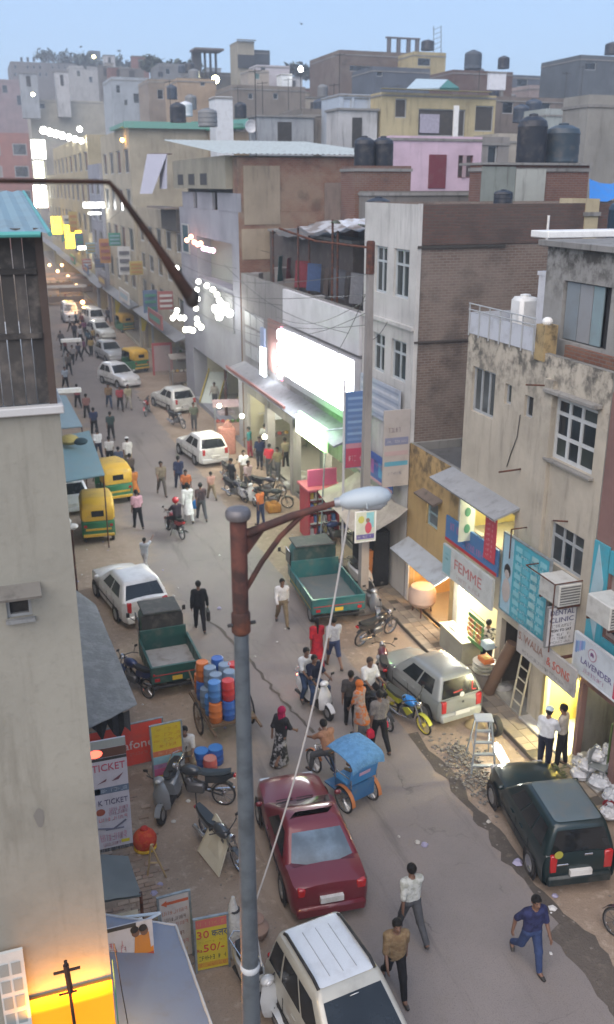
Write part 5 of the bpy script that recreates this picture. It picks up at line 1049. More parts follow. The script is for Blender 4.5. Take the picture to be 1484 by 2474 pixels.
part(rk, 'front_mudguard', ORG, lambda m: m.loft([[(-.035, 1.75 + .36 * math.cos(a), .33 + .36 * math.sin(a)), (.035, 1.75 + .36 * math.cos(a), .33 + .36 * math.sin(a)), (.035, 1.75 + .35 * math.cos(a), .33 + .35 * math.sin(a)), (-.035, 1.75 + .35 * math.cos(a), .33 + .35 * math.sin(a))] for a in [R(20 + 22 * k) for k in range(7)]]), True)
# ---------------------------------------------------------------- people: one continuous skin surface each, clothes over it
def nets(f, lo, hi, h):
    n = [max(3, int(math.ceil((hi[i] - lo[i]) / h)) + 1) for i in range(3)]
    ax = [lo[i] + h * np.arange(n[i]) for i in range(3)]
    X, Y, Z = np.meshgrid(*ax, indexing='ij'); V = f(np.stack([X, Y, Z], -1).reshape(-1, 3)).reshape(n)
    ins = V < 0; c = np.zeros([q - 1 for q in n], int); acc = np.zeros([q - 1 for q in n] + [3]); cnt = np.zeros([q - 1 for q in n])
    for d in range(3):
        for o in ((0, 0), (0, 1), (1, 0), (1, 1)):
            s = [None] * 3; e = [None] * 3; oth = [q for q in range(3) if q != d]
            s[d] = slice(0, n[d] - 1); e[d] = slice(1, n[d])
            for q, oo in zip(oth, o): s[q] = slice(oo, n[q] - 1 + oo); e[q] = s[q]
            a, b = V[tuple(s)], V[tuple(e)]; x = (a < 0) != (b < 0); t = np.where(x, a / np.where(x, a - b, 1), 0)
            p = np.zeros(a.shape + (3,)); p[..., d] = t
            for q, oo in zip(oth, o): p[..., q] = oo
            acc += np.where(x[..., None], p, 0); cnt += x
    act = cnt > 0; idx = -np.ones(act.shape, int); idx[act] = np.arange(act.sum()); ijk = np.argwhere(act)
    vs = (ijk + acc[act] / cnt[act][:, None]) * h + np.array(lo); fs = []
    for d in range(3):
        u, v = (d + 1) % 3, (d + 2) % 3; s = [slice(1, n[q] - 1) for q in range(3)]; s[d] = slice(0, n[d] - 1); e = list(s); e[d] = slice(1, n[d])
        x = np.argwhere(ins[tuple(s)] != ins[tuple(e)])
        base = x + np.array([0 if q == d else 1 for q in range(3)])
        for b in base:
            q = []
            for (i, j) in ((0, 0), (1, 0), (1, 1), (0, 1)):
                t = b.copy(); t[u] -= i; t[v] -= j; q.append(idx[tuple(t)])
            if min(q) >= 0: fs.append(tuple(int(k) for k in q))
    return [tuple(p) for p in vs], fs
def capd(P, a, b, ra, rb, sq=None):
    a, b = np.array(a), np.array(b); ab = b - a; L = max(1e-6, ab @ ab); t = np.clip(((P - a) @ ab) / L, 0, 1)
    d = P - a - t[:, None] * ab
    if sq is not None: d = d * np.array(sq)
    return np.linalg.norm(d, axis=1) - (ra + (rb - ra) * t)
def smin(a, b, k): h = np.clip(.5 + .5 * (b - a) / k, 0, 1); return b + (a - b) * h - k * h * (1 - h)
def rx(v, a):   # swing in the walking plane: positive = forward
    return np.array([v[0], v[1] * math.cos(a) - v[2] * math.sin(a), v[1] * math.sin(a) + v[2] * math.cos(a)])
PEOPLE = []
def person(label, loc, head, top=(.5, .5, .5), bottom=(.03, .03, .035), top2=None, kind='shirt', sleeve='short', legs=(24, -20), knees=(6, 24), arms=(-22, 24), elbow=(18, 28), spread=(8, 8), lean=3, h=1.66, sit=0, skin=0, hair=(.010, .009, .008), scarf=None, hat=None, helmet=None, lower='trousers', look=(0, 0), group=None, shoe=(.02, .018, .016), z0=None, fat=1.0, bottom2=None, fine=.024, longhair=False):
    k = h / 1.70; T = lambda *a: np.array(a, float) * k; la = R(-lean)
    hz = .90; P0 = T(0, 0, hz); sp = lambda y, z: P0 + rx(T(0, y, z), la)
    C = sp(0, .40); Nk = sp(0, .50); 
    up = rx(np.array([0, 0, 1.]), la)
    segs = []; J = {}
    for s, i in ((-1, 0), (1, 1)):
        hp = P0 + T(s * .085, 0, -.02); th = R(legs[i]) ; kn = th - R(knees[i]); out = s * (.02 if not sit else .16)
        K = hp + T(out, .42 * math.sin(th), -.42 * math.cos(th)); A_ = K + T(out * .2, .41 * math.sin(kn), -.41 * math.cos(kn))
        toe = A_ + rx(T(s * .02, .13, -.055), max(-.5, min(.6, kn * .6)))
        J['l%d' % i] = (hp, K, A_, toe)
        sh = sp(-.005, .435) + T(s * .175, 0, 0); aa = R(arms[i]); ab = R(spread[i]); el = aa + R(elbow[i])
        E = sh + T(s * .28 * math.sin(ab), .28 * math.sin(aa) * math.cos(ab), -.28 * math.cos(aa) * math.cos(ab))
        W_ = E + T(s * .25 * math.sin(ab) * .35, .25 * math.sin(el), -.25 * math.cos(el)); J['a%d' % i] = (sh, E, W_)
    zmin = min(J['l0'][2][2] - .075 * k, J['l1'][2][2] - .075 * k, J['l0'][3][2] - .03 * k, J['l1'][3][2] - .03 * k)
    dz = -zmin if z0 is None else z0 - P0[2]
    sh3 = np.array([0, 0, dz]); P0 = P0 + sh3; C = C + sh3; Nk = Nk + sh3
    for q in J: J[q] = tuple(p + sh3 for p in J[q])
    Hd = Nk + rx(T(0, .02, .165), la)
    def torso(P, o=0.0):
        a = P0 + (C - P0) * -.05; d = None
        for s in (-1, 1):
            e = capd(P, a + T(s * .065, 0, 0), C + T(s * .075, 0, -.02), (.092 * fat) * k + o, .102 * fat * k + o, (1, 1.12 / fat, 1)); d = e if d is None else smin(d, e, .06)
        d = smin(d, capd(P, J['a0'][0] + T(.03, 0, 0), J['a1'][0] + T(-.03, 0, 0), .062 * k + o, .062 * k + o), .05); return d
    def arm(P, i, o=0.0, upto=2.0):
        s, e, w = J['a%d' % i]; d = capd(P, s, e if upto >= 1 else s + (e - s) * upto, .050 * k + o, .041 * k + o)
        if upto > 1: d = smin(d, capd(P, e, e + (w - e) * (upto - 1), .040 * k + o, .029 * k + o), .025)
        return d
    def leg(P, i, o=0.0, upto=2.0):
        a, b, c, t = J['l%d' % i]; d = capd(P, a, b, .084 * k + o, .058 * k + o)
        if upto > 1: d = smin(d, capd(P, b, b + (c - b) * (upto - 1), .056 * k + o, .038 * k + o * 1.1), .03)
        return d
    pts = [P0, C, Nk, Hd] + [p for q in J.values() for p in q]; lo = np.min(pts, 0) - .2; hi = np.max(pts, 0) + .2
    def fb(P):
        d = torso(P)
        d = smin(d, capd(P, C + (Nk - C) * .3, Hd + T(0, -.01, -.05), .056 * k, .050 * k), .04)
        d = smin(d, capd(P, Hd + T(0, -.012, .03), Hd + T(0, .012, -.035), .088 * k, .074 * k, (1.12, .95, 1)), .03)
        d = smin(d, capd(P, Hd + T(0, .045, -.075), Hd + T(0, .05, -.08), .036 * k, .03 * k), .03)
        d = smin(d, capd(P, Hd + T(0, .085, -.005), Hd + T(0, .108, -.032), .013 * k, .018 * k), .012)
        for s in (-1, 1): d = np.minimum(d, capd(P, Hd + T(s * .083, -.005, .01), Hd + T(s * .086, -.01, -.025), .016 * k, .012 * k))
        for i in (0, 1):
            d = smin(d, arm(P, i), .03); d = smin(d, leg(P, i), .04); a, b, c, t = J['l%d' % i]
            d = smin(d, capd(P, c, t, .042 * k, .032 * k), .02); s, e, w = J['a%d' % i]; dr = (w - e) / np.linalg.norm(w - e)
            d = smin(d, capd(P, w + dr * .03 * k, w + dr * .07 * k, .030 * k, .032 * k, (1.25, 1, 1)), .02)
        return d
    v, f = nets(fb, lo, hi, fine)
    m = MB(); m.add(v, f)
    # five fingers on each hand, rooted inside the palm
    for i, s in ((0, -1), (1, 1)):
        _, e, w = J['a%d' % i]; dr = (w - e) / np.linalg.norm(w - e); fw = np.cross(np.array([s, 0, 0]), dr); fw = fw / max(1e-6, np.linalg.norm(fw)); ins_ = np.array([-s, 0, 0.]) 
        if abs(fw[1]) > 0 and fw[1] < 0: fw = -fw
        for q in range(4):
            b = w + dr * (.075 * k) + fw * ((q - 1.5) * .019 * k); ln = (.058, .070, .074, .062)[q] * k
            p1 = b + dr * ln * .5 + ins_ * .006; p2 = b + dr * ln * .9 + ins_ * .024
            m.tube([tuple(b - dr * .02), tuple(b), tuple(p1), tuple(p2)], [.0095 * k, .0095 * k, .0085 * k, .006 * k], 5)
        b = w + dr * .035 * k + fw * .025 * k; m.tube([tuple(b), tuple(b + (fw * .03 + dr * .02) * k), tuple(b + (fw * .04 + dr * .055 + ins_ * .015) * k)], [.012 * k, .011 * k, .007 * k], 5)
    nf = len(m.f); m.m = 1
    for s in (-1, 1): m.ell(tuple(Hd + T(s * .032, .078, .012)), (.013 * k, .010 * k, .009 * k), 6, 4)
    m.m = 2; m.ell(tuple(Hd + T(0, .083, -.058)), (.022 * k, .009 * k, .007 * k), 6, 4)
    t = thing('person', label, 'person', loc, head, group)
    def mk(c): return paint(c, .6, dirt=.0, name='skin')
    m.build('body', [mk(SKIN[skin]), paint((0.01, 0.008, 0.007), .3), paint(sc(SKIN[skin], .6), .5)], t, True, 80, False)
    mat = cloth(top, top2)
    up_ = up; wl = P0
    cut = -.10 if kind == 'shirt' else -.02
    def fs(P):
        h_ = ((P - wl) @ up_); d = np.maximum(torso(P, .020), cut * k - h_); lim = {'none': 0.35, 'short': .85, 'half': 1.1, 'long': 1.98}[sleeve]
        for i in (0, 1): d = smin(d, arm(P, i, .017 + (.006 if sleeve == 'short' else 0), lim), .035)
        return np.maximum(d, -(capd(P, C + (Nk - C) * .6, Hd, .062 * k, .07 * k)))
    m = MB(); m.add(*nets(fs, lo, hi, fine)); m.build('coat' if kind == 'coat' else 'shirt', mat, t, True, 80, False)
    if lower in ('trousers', 'shorts'):
        lm = 1.93 if lower == 'trousers' else 1.12
        def fl(P):
            h_ = ((P - wl) @ up_); d = np.maximum(capd(P, P0 + T(-.07, 0, 0), P0 + T(.07, 0, 0), .105 * k * fat + .012, .105 * k * fat + .012, (1, 1.1, 1)), h_ - .06 * k)
            for i in (0, 1): d = smin(d, leg(P, i, .017, lm), .03)
            return d
        m = MB(); m.add(*nets(fl, lo, hi, fine)); m.build(lower, cloth(bottom, bottom2), t, True, 80, False)
    if kind in ('kurta', 'dress', 'coat') or lower == 'skirt':
        zt, zb = (P0[2] + .10 * k, {'kurta': .46, 'dress': .30, 'coat': .68}.get(kind, .10) * k) if lower != 'skirt' else (P0[2] + .06 * k, .07 * k)
        if kind == 'kurta': zb = .45 * k
        mid = (J['l0'][2] + J['l1'][2]) / 2; stride = abs(J['l0'][2][1] - J['l1'][2][1]) / 2; rings = []
        for q in range(7):
            u = q / 6; z = zt + (zb - zt) * u; cy = P0[1] + (mid[1] - P0[1]) * u * .7; ax = (.155 + .07 * u) * k * fat; ay = (.125 + .05 * u) * k * fat + stride * .55 * u * u
            rings.append([(ax * math.cos(a) * (1 + .06 * u * math.sin(a * 7)), cy + ay * math.sin(a) * (1 + .06 * u * math.sin(a * 5)), z) for a in [2 * math.pi * w / 22 for w in range(22)]])
        m = MB(); m.loft(rings); m.build('skirt' if lower == 'skirt' else 'kurta_tail' if kind == 'kurta' else 'tail', mat if lower != 'skirt' else cloth(bottom, bottom2), t, True, 60, False)
    Hv = Vector(Hd)
    if helmet: m = MB(); m.ell((Hd[0], Hd[1] - .005, Hd[2] + .02), (.135 * k, .15 * k, .14 * k), 16, 10, lambda p: not (p.y > Hd[1] + .06 and p.z < Hd[2] + .03)); m.build('helmet', paint(helmet, .25, coat=.6), t, True, 60, False)
    elif scarf:
        m = MB(); m.ell((Hd[0], Hd[1] - .02, Hd[2] + .01), (.105 * k, .125 * k, .125 * k), 14, 10, lambda p: not (p.y > Hd[1] + .055 and p.z < Hd[2] + .06))
        m.loft([[(x * k * w + Hd[0], Hd[1] + (y - .04) * k, Hd[2] - d * k) for x, y in ((-.10, -.03), (0, -.10), (.10, -.03), (.09, .06), (0, .03), (-.09, .06))] for w, d in ((.9, .04), (1.1, .14), (1.9, .24), (2.0, .42), (1.5, .60))]); m.build('headscarf', cloth(scarf), t, True, 60, False)
    else:
        m = MB(); m.ell((Hd[0], Hd[1] - .012, Hd[2] + .022), (.092 * k, .108 * k, .108 * k), 14, 10, lambda p: p.z - Hd[2] > .028 * k - (Hd[1] + .05 - p.y) * .75); m.build('hair', cloth(hair, None, .6, 30), t, True, 60, False)
        if longhair: m = MB(); m.tube([tuple(Hd + T(0, -.09, .02)), tuple(Hd + T(0, -.13, -.12)), tuple(Hd + T(0, -.14, -.38))], [.045, .035, .015], 8); m.build('plait', cloth(hair), t, True, 60, False)
        if hat: m = MB(); m.ell((Hd[0], Hd[1], Hd[2] + .05), (.098 * k, .112 * k, .085 * k), 14, 8, lambda p: p.z > Hd[2] + .045); m.build('cap', cloth(hat), t, True, 60, False)
    for i in (0, 1):
        a, b, c, tt = J['l%d' % i]; d = tt - c
        m = MB(); m.tube([tuple(c + T(0, -.035, -.045)), tuple(c + d * .35 + T(0, 0, -.032)), tuple(c + d * .8 + T(0, .0, -.008)), tuple(tt + d * .25)], [.034 * k, .043 * k, .044 * k, .03 * k], 8); m.build('shoe', paint(shoe, .6), t, True, 60, False)
    J['hd'] = Hd; J['P0'] = P0; PEOPLE.append((t, J)); return t
def hand_at(t, i):
    J = [j for q, j in PEOPLE if q is t][0]; e, w = J['a%d' % i][1:]; dr = (w - e) / np.linalg.norm(w - e); p = w + dr * .11
    c, s = math.cos(t.rotation_euler[2]), math.sin(t.rotation_euler[2]); return Vector((t.location.x + p[0] * c - p[1] * s, t.location.y + p[0] * s + p[1] * c, t.location.z + p[2]))
def gp(u, v, z=0.0): p = at(u, v, z); return (p.x, p.y, z)
AWAY, TOWARD = R(4), R(184)
WS = (.52, .53, .54); NAVY = (.012, .014, .03); KH = (.20, .155, .10); BK = (.012, .012, .014); GY = (.07, .072, .078); JEAN = (.03, .05, .10)
# the three walkers in front
person('man in a pale shirt and grey trousers walking away across the near road', gp(990, 2262), R(2), (.46, .47, .44), GY, (.32, .33, .29), legs=(20, -26), knees=(2, 20), sleeve='half', h=1.70, fine=.02)
person('man in a khaki brown shirt and black trousers walking beside the people carrier', gp(952, 2392), R(170), (.22, .155, .085), BK, (.17, .11, .06), legs=(24, -16), knees=(4, 26), sleeve='half', h=1.68, fine=.02, fat=1.1)
person('man all in dark blue walking down the near right road', gp(1276, 2338), R(176), (.03, .035, .095), (.035, .055, .13), (.02, .022, .06), legs=(16, -20), knees=(4, 30), arms=(12, -30), h=1.70, sleeve='short', spread=(12, 22), fine=.02)
p_ = person('man in a black suit carrying a briefcase up the street', gp(484, 1522), R(-8), (.012, .013, .016), (.012, .012, .015), kind='shirt', sleeve='long', legs=(16, -18), knees=(3, 18), arms=(-14, 6), elbow=(18, 4), spread=(10, 14), h=1.74)
hp_ = hand_at(p_, 1)
b = thing('briefcase', 'black briefcase held by the man in the black suit', 'briefcase', (hp_.x, hp_.y, hp_.z - .40), R(-8)); part(b, 'case', paint((.012, .012, .013), .45), lambda m: m.box(-.06, .06, -.20, .20, 0, .33, .025), True); part(b, 'handle', BLACK, lambda m: m.tube([(0, -.07, .33), (0, -.05, .39), (0, .05, .39), (0, .07, .33)], .012, 6), True)
person('man in a white shirt and khaki trousers walking towards the viewer beside the truck', gp(682, 1508), R(176), (.56, .55, .55), KH, legs=(20, -16), knees=(3, 22), sleeve='long', h=1.68)
person('woman in a red dress with a black scarf walking away', gp(766, 1610), R(-4), (.42, .02, .03), (.34, .015, .025), (.30, .015, .03), kind='kurta', sleeve='half', h=1.60, longhair=True, legs=(14, -12), hair=(.01, .009, .009))
person('man in a pale grey shirt and blue shorts walking beside the woman in red', gp(806, 1612), R(0), (.36, .37, .40), (.035, .05, .11), (.42, .43, .45), lower='shorts', legs=(18, -20), knees=(4, 20), h=1.68)
person('woman in a black patterned dress with a magenta headscarf walking alone', gp(680, 1842), R(-60), (.022, .022, .026), (.02, .02, .022), None, lower='skirt', bottom2=(.28, .28, .29), scarf=(.28, .01, .06), h=1.58, legs=(12, -12), sleeve='half')
# white scooter pair
sx, sy, _ = place(765, 1715); hd = R(193)
def on_bike(bx, by, hd, dy, z, dx=0.0): return (bx - math.sin(hd) * dy + math.cos(hd) * dx, by + math.cos(hd) * dy + math.sin(hd) * dx, 0)
RIDE = dict(legs=(72, 72), knees=(78, 78), arms=(48, 48), elbow=(26, 26), spread=(12, 12), sit=1)
person('driver in dark blue on the white scooter', on_bike(sx, sy, hd, -.18, 0), hd, NAVY, JEAN, z0=.88, lean=4, **RIDE, h=1.64)
person('pillion passenger in a white shirt on the white scooter', on_bike(sx, sy, hd, -.56, 0), hd, WS, JEAN, z0=.90, lean=2, sit=1, legs=(60, 60), knees=(80, 80), arms=(36, 36), elbow=(40, 40), h=1.68, sleeve='half')
# group by the silver car
mx, my, _ = place(905, 1735); hm = R(190)
person('balding man in a white shirt seated on the black motorcycle', on_bike(mx, my, hm, -.35, 0), hm, (.58, .58, .58), BK, z0=.92, lean=4, sit=1, legs=(62, 62), knees=(58, 58), arms=(30, 34), elbow=(50, 46), h=1.70, hair=(.05, .04, .035), fat=1.15)
pr = person('man in a grey brown shirt walking away past the motorcycles with red bags', gp(915, 1812), R(0), (.17, .155, .145), BK, (.13, .12, .115), legs=(14, -18), h=1.72, arms=(-8, 10), elbow=(12, 16))
for i in (0, 1):
    hp_ = hand_at(pr, i); b = thing('carrier_bag', 'red carrier bag in the %s hand of the grey shirted man' % ('left', 'right')[i], 'bag', (hp_.x, hp_.y, hp_.z - .30), R(20 * i)); part(b, 'sack', cloth((.50, .02, .05)), lambda m: m.loft([[(-w, -d, z), (w, -d, z), (w, d, z), (-w, d, z)] for w, d, z in ((.07, .05, 0), (.09, .07, .06), (.08, .05, .2), (.03, .015, .26))]), True); part(b, 'handle', cloth((.45, .02, .05)), lambda m: m.tube([(-.03, 0, .25), (0, 0, .31), (.03, 0, .25)], .008, 5))
person('woman with an orange scarf standing by the seated motorcyclist', gp(868, 1772), R(30), (.30, .24, .22), (.32, .28, .26), (.42, .12, .03), kind='kurta', scarf=(.48, .13, .03), h=1.56, sleeve='half', legs=(6, -8), arms=(10, 20))
person('person in dark clothes half hidden behind the woman with the orange scarf', gp(846, 1752), R(-20), (.05, .045, .045), BK, h=1.60, legs=(5, -8))
# puller and passengers of the cycle rickshaw
rx0, ry0, _ = place(862, 1945); rh = R(18)
person('rickshaw puller pedalling the blue cycle rickshaw', on_bike(rx0, ry0, rh, 1.02, 0), rh, (.30, .16, .10), GY, z0=.96, lean=22, sit=1, legs=(58, 34), knees=(52, 44), arms=(52, 52), elbow=(18, 18), h=1.62)
person('rickshaw passenger in pink under the blue canopy', on_bike(rx0, ry0, rh, .02, 0, .17), rh, (.36, .20, .21), KH, z0=.82, sit=1, lean=0, legs=(84, 84), knees=(84, 84), arms=(24, 24), elbow=(56, 56), h=1.36)
# shop side
sp_ = dict(legs=(4, -5), knees=(2, 4))
person('white shirted man in a cap standing on the pavement before the yellow lit shop', gp(1312, 1862, .11), R(-52), (.55, .57, .60), NAVY, hat=(.45, .55, .60), h=1.74, sleeve='half', arms=(14, 30), elbow=(30, 60), **sp_)
person('man in a beige shirt talking with the man in the white cap', gp(1352, 1850, .11), R(38), (.36, .33, .29), BK, h=1.70, sleeve='half', arms=(30, 20), elbow=(56, 40), **sp_)
person('snack seller in dark clothes standing beside the hanging packets', gp(1172, 1622, .11), R(-40), (.46, .45, .42), NAVY, (.03, .035, .05), h=1.66, arms=(40, 20), elbow=(60, 40), **sp_)
person('man in white seated on a stool by the yellow notice board', gp(452, 1856), R(160), (.52, .50, .47), KH, z0=.52, sit=1, lean=8, legs=(80, 80), knees=(86, 86), arms=(30, 30), elbow=(50, 50), h=1.62)
st_ = thing('stool', 'low wooden stool under the seated man in white', 'stool', gp(455, 1866)); part(st_, 'seat', paint((.14, .08, .04), .7), lambda m: m.box(-.17, .17, -.17, .17, .38, .42, .01))
for a in (-1, 1):
    for c_ in (-1, 1): part(st_, 'leg', paint((.12, .07, .04), .7), lambda m: m.tube([(a * .14, c_ * .14, .38), (a * .16, c_ * .16, 0)], .017, 6))
# middle distance
person('man in a pink shirt and black trousers walking up past the auto rickshaws', gp(335, 1276), R(6), (.52, .30, .35), BK, legs=(14, -14), arms=(-8, 8), h=1.70)
person('woman in an orange top ahead of the pink shirted man', gp(326, 1206), R(12), (.42, .15, .04), (.05, .03, .03), kind='kurta', h=1.58)
person('man in a long white kurta walking away with a blue bag', gp(456, 1262), R(2), (.60, .60, .60), (.55, .55, .55), kind='kurta', sleeve='long', h=1.76, legs=(10, -12))
b = thing('carrier_bag', 'bright blue carrier bag beside the man in the white kurta', 'bag', (*gp(474, 1246)[:2], .35)); part(b, 'sack', cloth((.03, .20, .55)), lambda m: m.loft([[(-w, -d, z), (w, -d, z), (w, d, z), (-w, d, z)] for w, d, z in ((.1, .06, 0), (.13, .09, .08), (.12, .06, .3), (.04, .02, .38))]), True)
person('man in dark clothes walking next to the white kurta', gp(488, 1256), R(0), (.05, .04, .045), GY, (.09, .05, .05), h=1.72)
person('child in a salmon shirt walking by the white car', gp(512, 1206), R(10), (.42, .24, .19), KH, h=1.35)
person('person in navy with a light blue bag walking left of the white car', gp(434, 1182), R(-2), (.02, .025, .06), (.02, .03, .07), h=1.68, sleeve='half')
person('man in an olive shirt walking towards the viewer in mid road', gp(392, 1196), R(182), (.19, .155, .11), (.10, .085, .07), h=1.70)
person('person in an orange top in the crowd before the white car', gp(452, 1212), R(160), (.45, .14, .05), BK, h=1.58)
rx1, ry1, _ = place(424, 1292)
person('motorcyclist in a red helmet riding away', on_bike(rx1, ry1, R(14), -.30, 0), R(14), (.035, .025, .035), BK, z0=.90, lean=10, helmet=(.45, .02, .03), **RIDE)
person('child in pale grey with one arm raised in the road', gp(352, 1376), R(-40), (.40, .42, .46), (.38, .37, .38), h=1.30, arms=(10, 120), elbow=(20, 10))
FIL = 'people walking in file along the left side'
for u, v, hd_, c_, c2_, hh, lab, kw in ((312, 1134, 4, (.52, .50, .47), KH, 1.74, 'stout man in white with a white cap in the file on the left', dict(hat=(.6, .6, .6), fat=1.2)), (268, 1128, 0, (.44, .42, .41), BK, 1.66, 'man in off white behind the man with the white cap', {}), (240, 1108, 6, (.55, .56, .58), NAVY, 1.64, 'man in bright white at the edge of the teal awning', {}), (270, 1062, 0, (.03, .05, .05), BK, 1.66, 'person in dark green at the back of the file', {}), (230, 1050, 4, (.03, .04, .09), BK, 1.64, 'person in dark blue beside the teal awning', {}), (290, 1150, -10, (.06, .07, .11), BK, 1.55, 'person in dark slate ahead of the auto rickshaws', {}), (212, 1012, 5, (.22, .11, .10), BK, 1.62, 'person in dull red walking beside the far teal awning', {}), (190, 985, 8, (.28, .09, .10), BK, 1.6, 'person in red brown at the far end of the file', {}), (318, 1172, 10, (.08, .06, .05), BK, 1.62, 'person in brown right behind the second auto rickshaw', {})):
    person(lab, gp(u, v), R(hd_), c_, c2_, h=hh, group=FIL, **kw)
FAM = 'people walking in front of the farthest white car'
for u, v, c_, c2_, lab in ((265, 986, (.20, .13, .07), JEAN, 'man in brown and jeans in front of the farthest white car'), (292, 992, (.30, .05, .06), BK, 'woman in red in front of the farthest white car'), (312, 988, (.30, .27, .18), (.3, .28, .24), 'person in pale khaki in front of the farthest white car')):
    person(lab, gp(u, v), R(180), c_, c2_, h=1.66, group=FAM)
SHP = 'people outside the brightly lit shops'
for u, v, hd_, c_, c2_, lab in ((651, 1152, -40, (.45, .03, .05), GY, 'man in a red shirt outside the brightly lit shops'), (628, 1132, 150, (.02, .03, .08), NAVY, 'man in navy beside the man in the red shirt'), (604, 1106, 60, (.02, .16, .17), (.3, .04, .06), 'woman in teal outside the brightly lit shops'), (590, 1168, 170, (.56, .58, .62), KH, 'man in white near the parked motorcycles'), (600, 1196, 200, (.40, .30, .30), GY, 'person in pale pink leaning over the motorcycles'), (640, 1098, -30, (.34, .36, .34), BK, 'man in pale grey close to the glowing sign'), (672, 1160, 120, (.16, .14, .08), GY, 'man in olive by the white chair'), (630, 1268, 30, (.50, .14, .05), (.03, .04, .10), 'child in orange by the near edge of the cluster'), (562, 1190, 100, (.03, .03, .035), BK, 'man in black behind the parked cluster'), (690, 1135, 20, (.22, .20, .14), BK, 'person in drab green under the glowing green sign'), (520, 985, 150, (.35, .33, .28), GY, 'person by the yellow slide beyond the second white car'), (470, 1040, 160, (.12, .14, .10), GY, 'person near the boxes behind the first white car')):
    person(lab, gp(u, v), R(hd_), c_, c2_, h=1.66, group=SHP, **sp_)
CRW = 'distant crowd up the street'
rc = random.Random(4); cols = [((.05, .05, .07), 'dark'), ((.16, .06, .12), 'purple'), ((.30, .22, .08), 'mustard'), ((.10, .09, .09), 'grey brown'), ((.28, .27, .27), 'pale grey'), ((.18, .05, .05), 'dark red'), ((.05, .09, .12), 'slate'), ((.40, .40, .42), 'white')]
for k, (u, v) in enumerate(((192, 872), (206, 862), (222, 860), (168, 905), (178, 880), (160, 860), (215, 838), (196, 832), (182, 822), (206, 812), (228, 835), (150, 845), (240, 850), (200, 795), (186, 790), (172, 800), (262, 782), (214, 776))):
    c_, n_ = cols[k % 8]
    person('%s clad person in the distant crowd, %s' % (n_, ('front rank', 'middle rank', 'back rank')[0 if v > 855 else 1 if v > 815 else 2]), gp(u, v), R(rc.uniform(-30, 210)), c_, BK, h=rc.uniform(1.55, 1.75), group=CRW, fine=.034)
person('man in light blue by the far teal awning', gp(160, 940), R(190), (.30, .35, .42), BK, h=1.66, group=FIL)
# ---------------------------------------------------------------- lamp post beside the balcony
random.seed(31)
lp = thing('street_lamp', 'tall galvanised street lamp with a rusty head frame and unlit lantern, close by', 'street lamp', (-10.99, -16.6, 0), world=True)
LX, LY = -10.99, -16.6
part(lp, 'pole', galv((0.125, 0.15, 0.17)), lambda m: m.lathe([(.092, 0), (.088, 4.0), (.082, 6.6), (.056, 10.35)], 20, (LX, LY, 0)), True)
part(lp, 'collar', RUST, lambda m: m.lathe([(.058, 10.25), (.074, 10.27), (.074, 10.42), (.06, 10.44)], 18, (LX, LY, 0)), True)
for s in (-1, 1): part(lp, 'collar_bolt', BLACK, lambda m: m.tube([(LX + s * .07, LY - .02, 10.34), (LX + s * .11, LY - .02, 10.34)], .014, 6))
RUSTP = rust((0.125, 0.048, 0.036), (0.05, 0.028, 0.025))
part(lp, 'rusty_sleeve', RUSTP, lambda m: m.lathe([(.062, 10.44), (.064, 11.18), (.06, 11.19)], 18, (LX, LY, 0)), True)
part(lp, 'cap', galv((0.17, 0.16, 0.165)), lambda m: m.lathe([(.088, 11.19), (.095, 11.21), (.095, 11.24), (.08, 11.265), (.03, 11.28)], 20, (LX, LY, 0)), True)
A1 = onY(818, 1213, -16.75); A1 = Vector(A1); A0 = Vector((LX + .05, LY, 11.06))
part(lp, 'arm', RUSTP, lambda m: m.tube([A0, A0.lerp(A1, .5) + Vector((0, 0, .015)), A1], [.034, .03, .022], 10), True)
B0 = Vector((LX + .05, LY, 10.62)); B1 = A0.lerp(A1, .62)
part(lp, 'brace', RUSTP, lambda m: m.tube([B0, B0.lerp(B1, .28) + Vector((0, 0, .05)), B0.lerp(B1, .6) + Vector((-.0, 0, .06)), B1], .021, 8), True)
part(lp, 'gusset', RUSTP, lambda m: m.slab([A0 + Vector((-.02, -.004, .0)), A0 + Vector((.14, -.004, .005)), A0 + Vector((-.02, -.004, -.20))], .012))
dirL = (Vector(onY(945, 1192, -16.85)) - A1); LL = dirL.length; dl = dirL.normalized(); sl = dl.cross(Vector((0, 0, 1))).normalized(); ul = sl.cross(dl)
part(lp, 'arm_socket', galv((0.4, 0.42, 0.44)), lambda m: m.tube([A1 - dl * .03, A1 + dl * .05], .036, 10), True)
LAN = paint((0.36, 0.41, 0.44), .55, .1, .7, name='lantern_shell')
rg = []
for (u, w_, h0, h1) in ((0.02, .034, -.03, .034), (.12, .068, -.062, .06), (.35, .09, -.078, .078), (.6, .098, -.08, .08), (.82, .085, -.07, .066), (.95, .052, -.05, .036), (1.0, .015, -.02, .0)):
    c_ = A1 + dl * (u * LL); rg.append([c_ + sl * (w_ * math.cos(a)) + ul * ((h1 if math.sin(a) > 0 else -h0) * math.sin(a)) for a in [2 * math.pi * k / 14 for k in range(14)]])
part(lp, 'lantern', LAN, lambda m: m.loft(rg), True)
part(lp, 'lantern_bowl', paint((0.30, 0.32, 0.33), .2, dirt=.5), lambda m: m.loft([[A1 + dl * (u * LL) + sl * (w_ * math.cos(a)) + ul * (-.05 + h * math.sin(a)) for a in [math.pi + math.pi * k / 8 for k in range(9)]] for u, w_, h in ((.42, .03, .02), (.5, .065, .05), (.75, .065, .06), (.9, .03, .03))], True, False), True)
part(lp, 'clip', STEEL, lambda m: m.tube([A1 + dl * (.5 * LL) + sl * .08, A1 + dl * (.5 * LL) + sl * .10 - ul * .05], .008, 5))
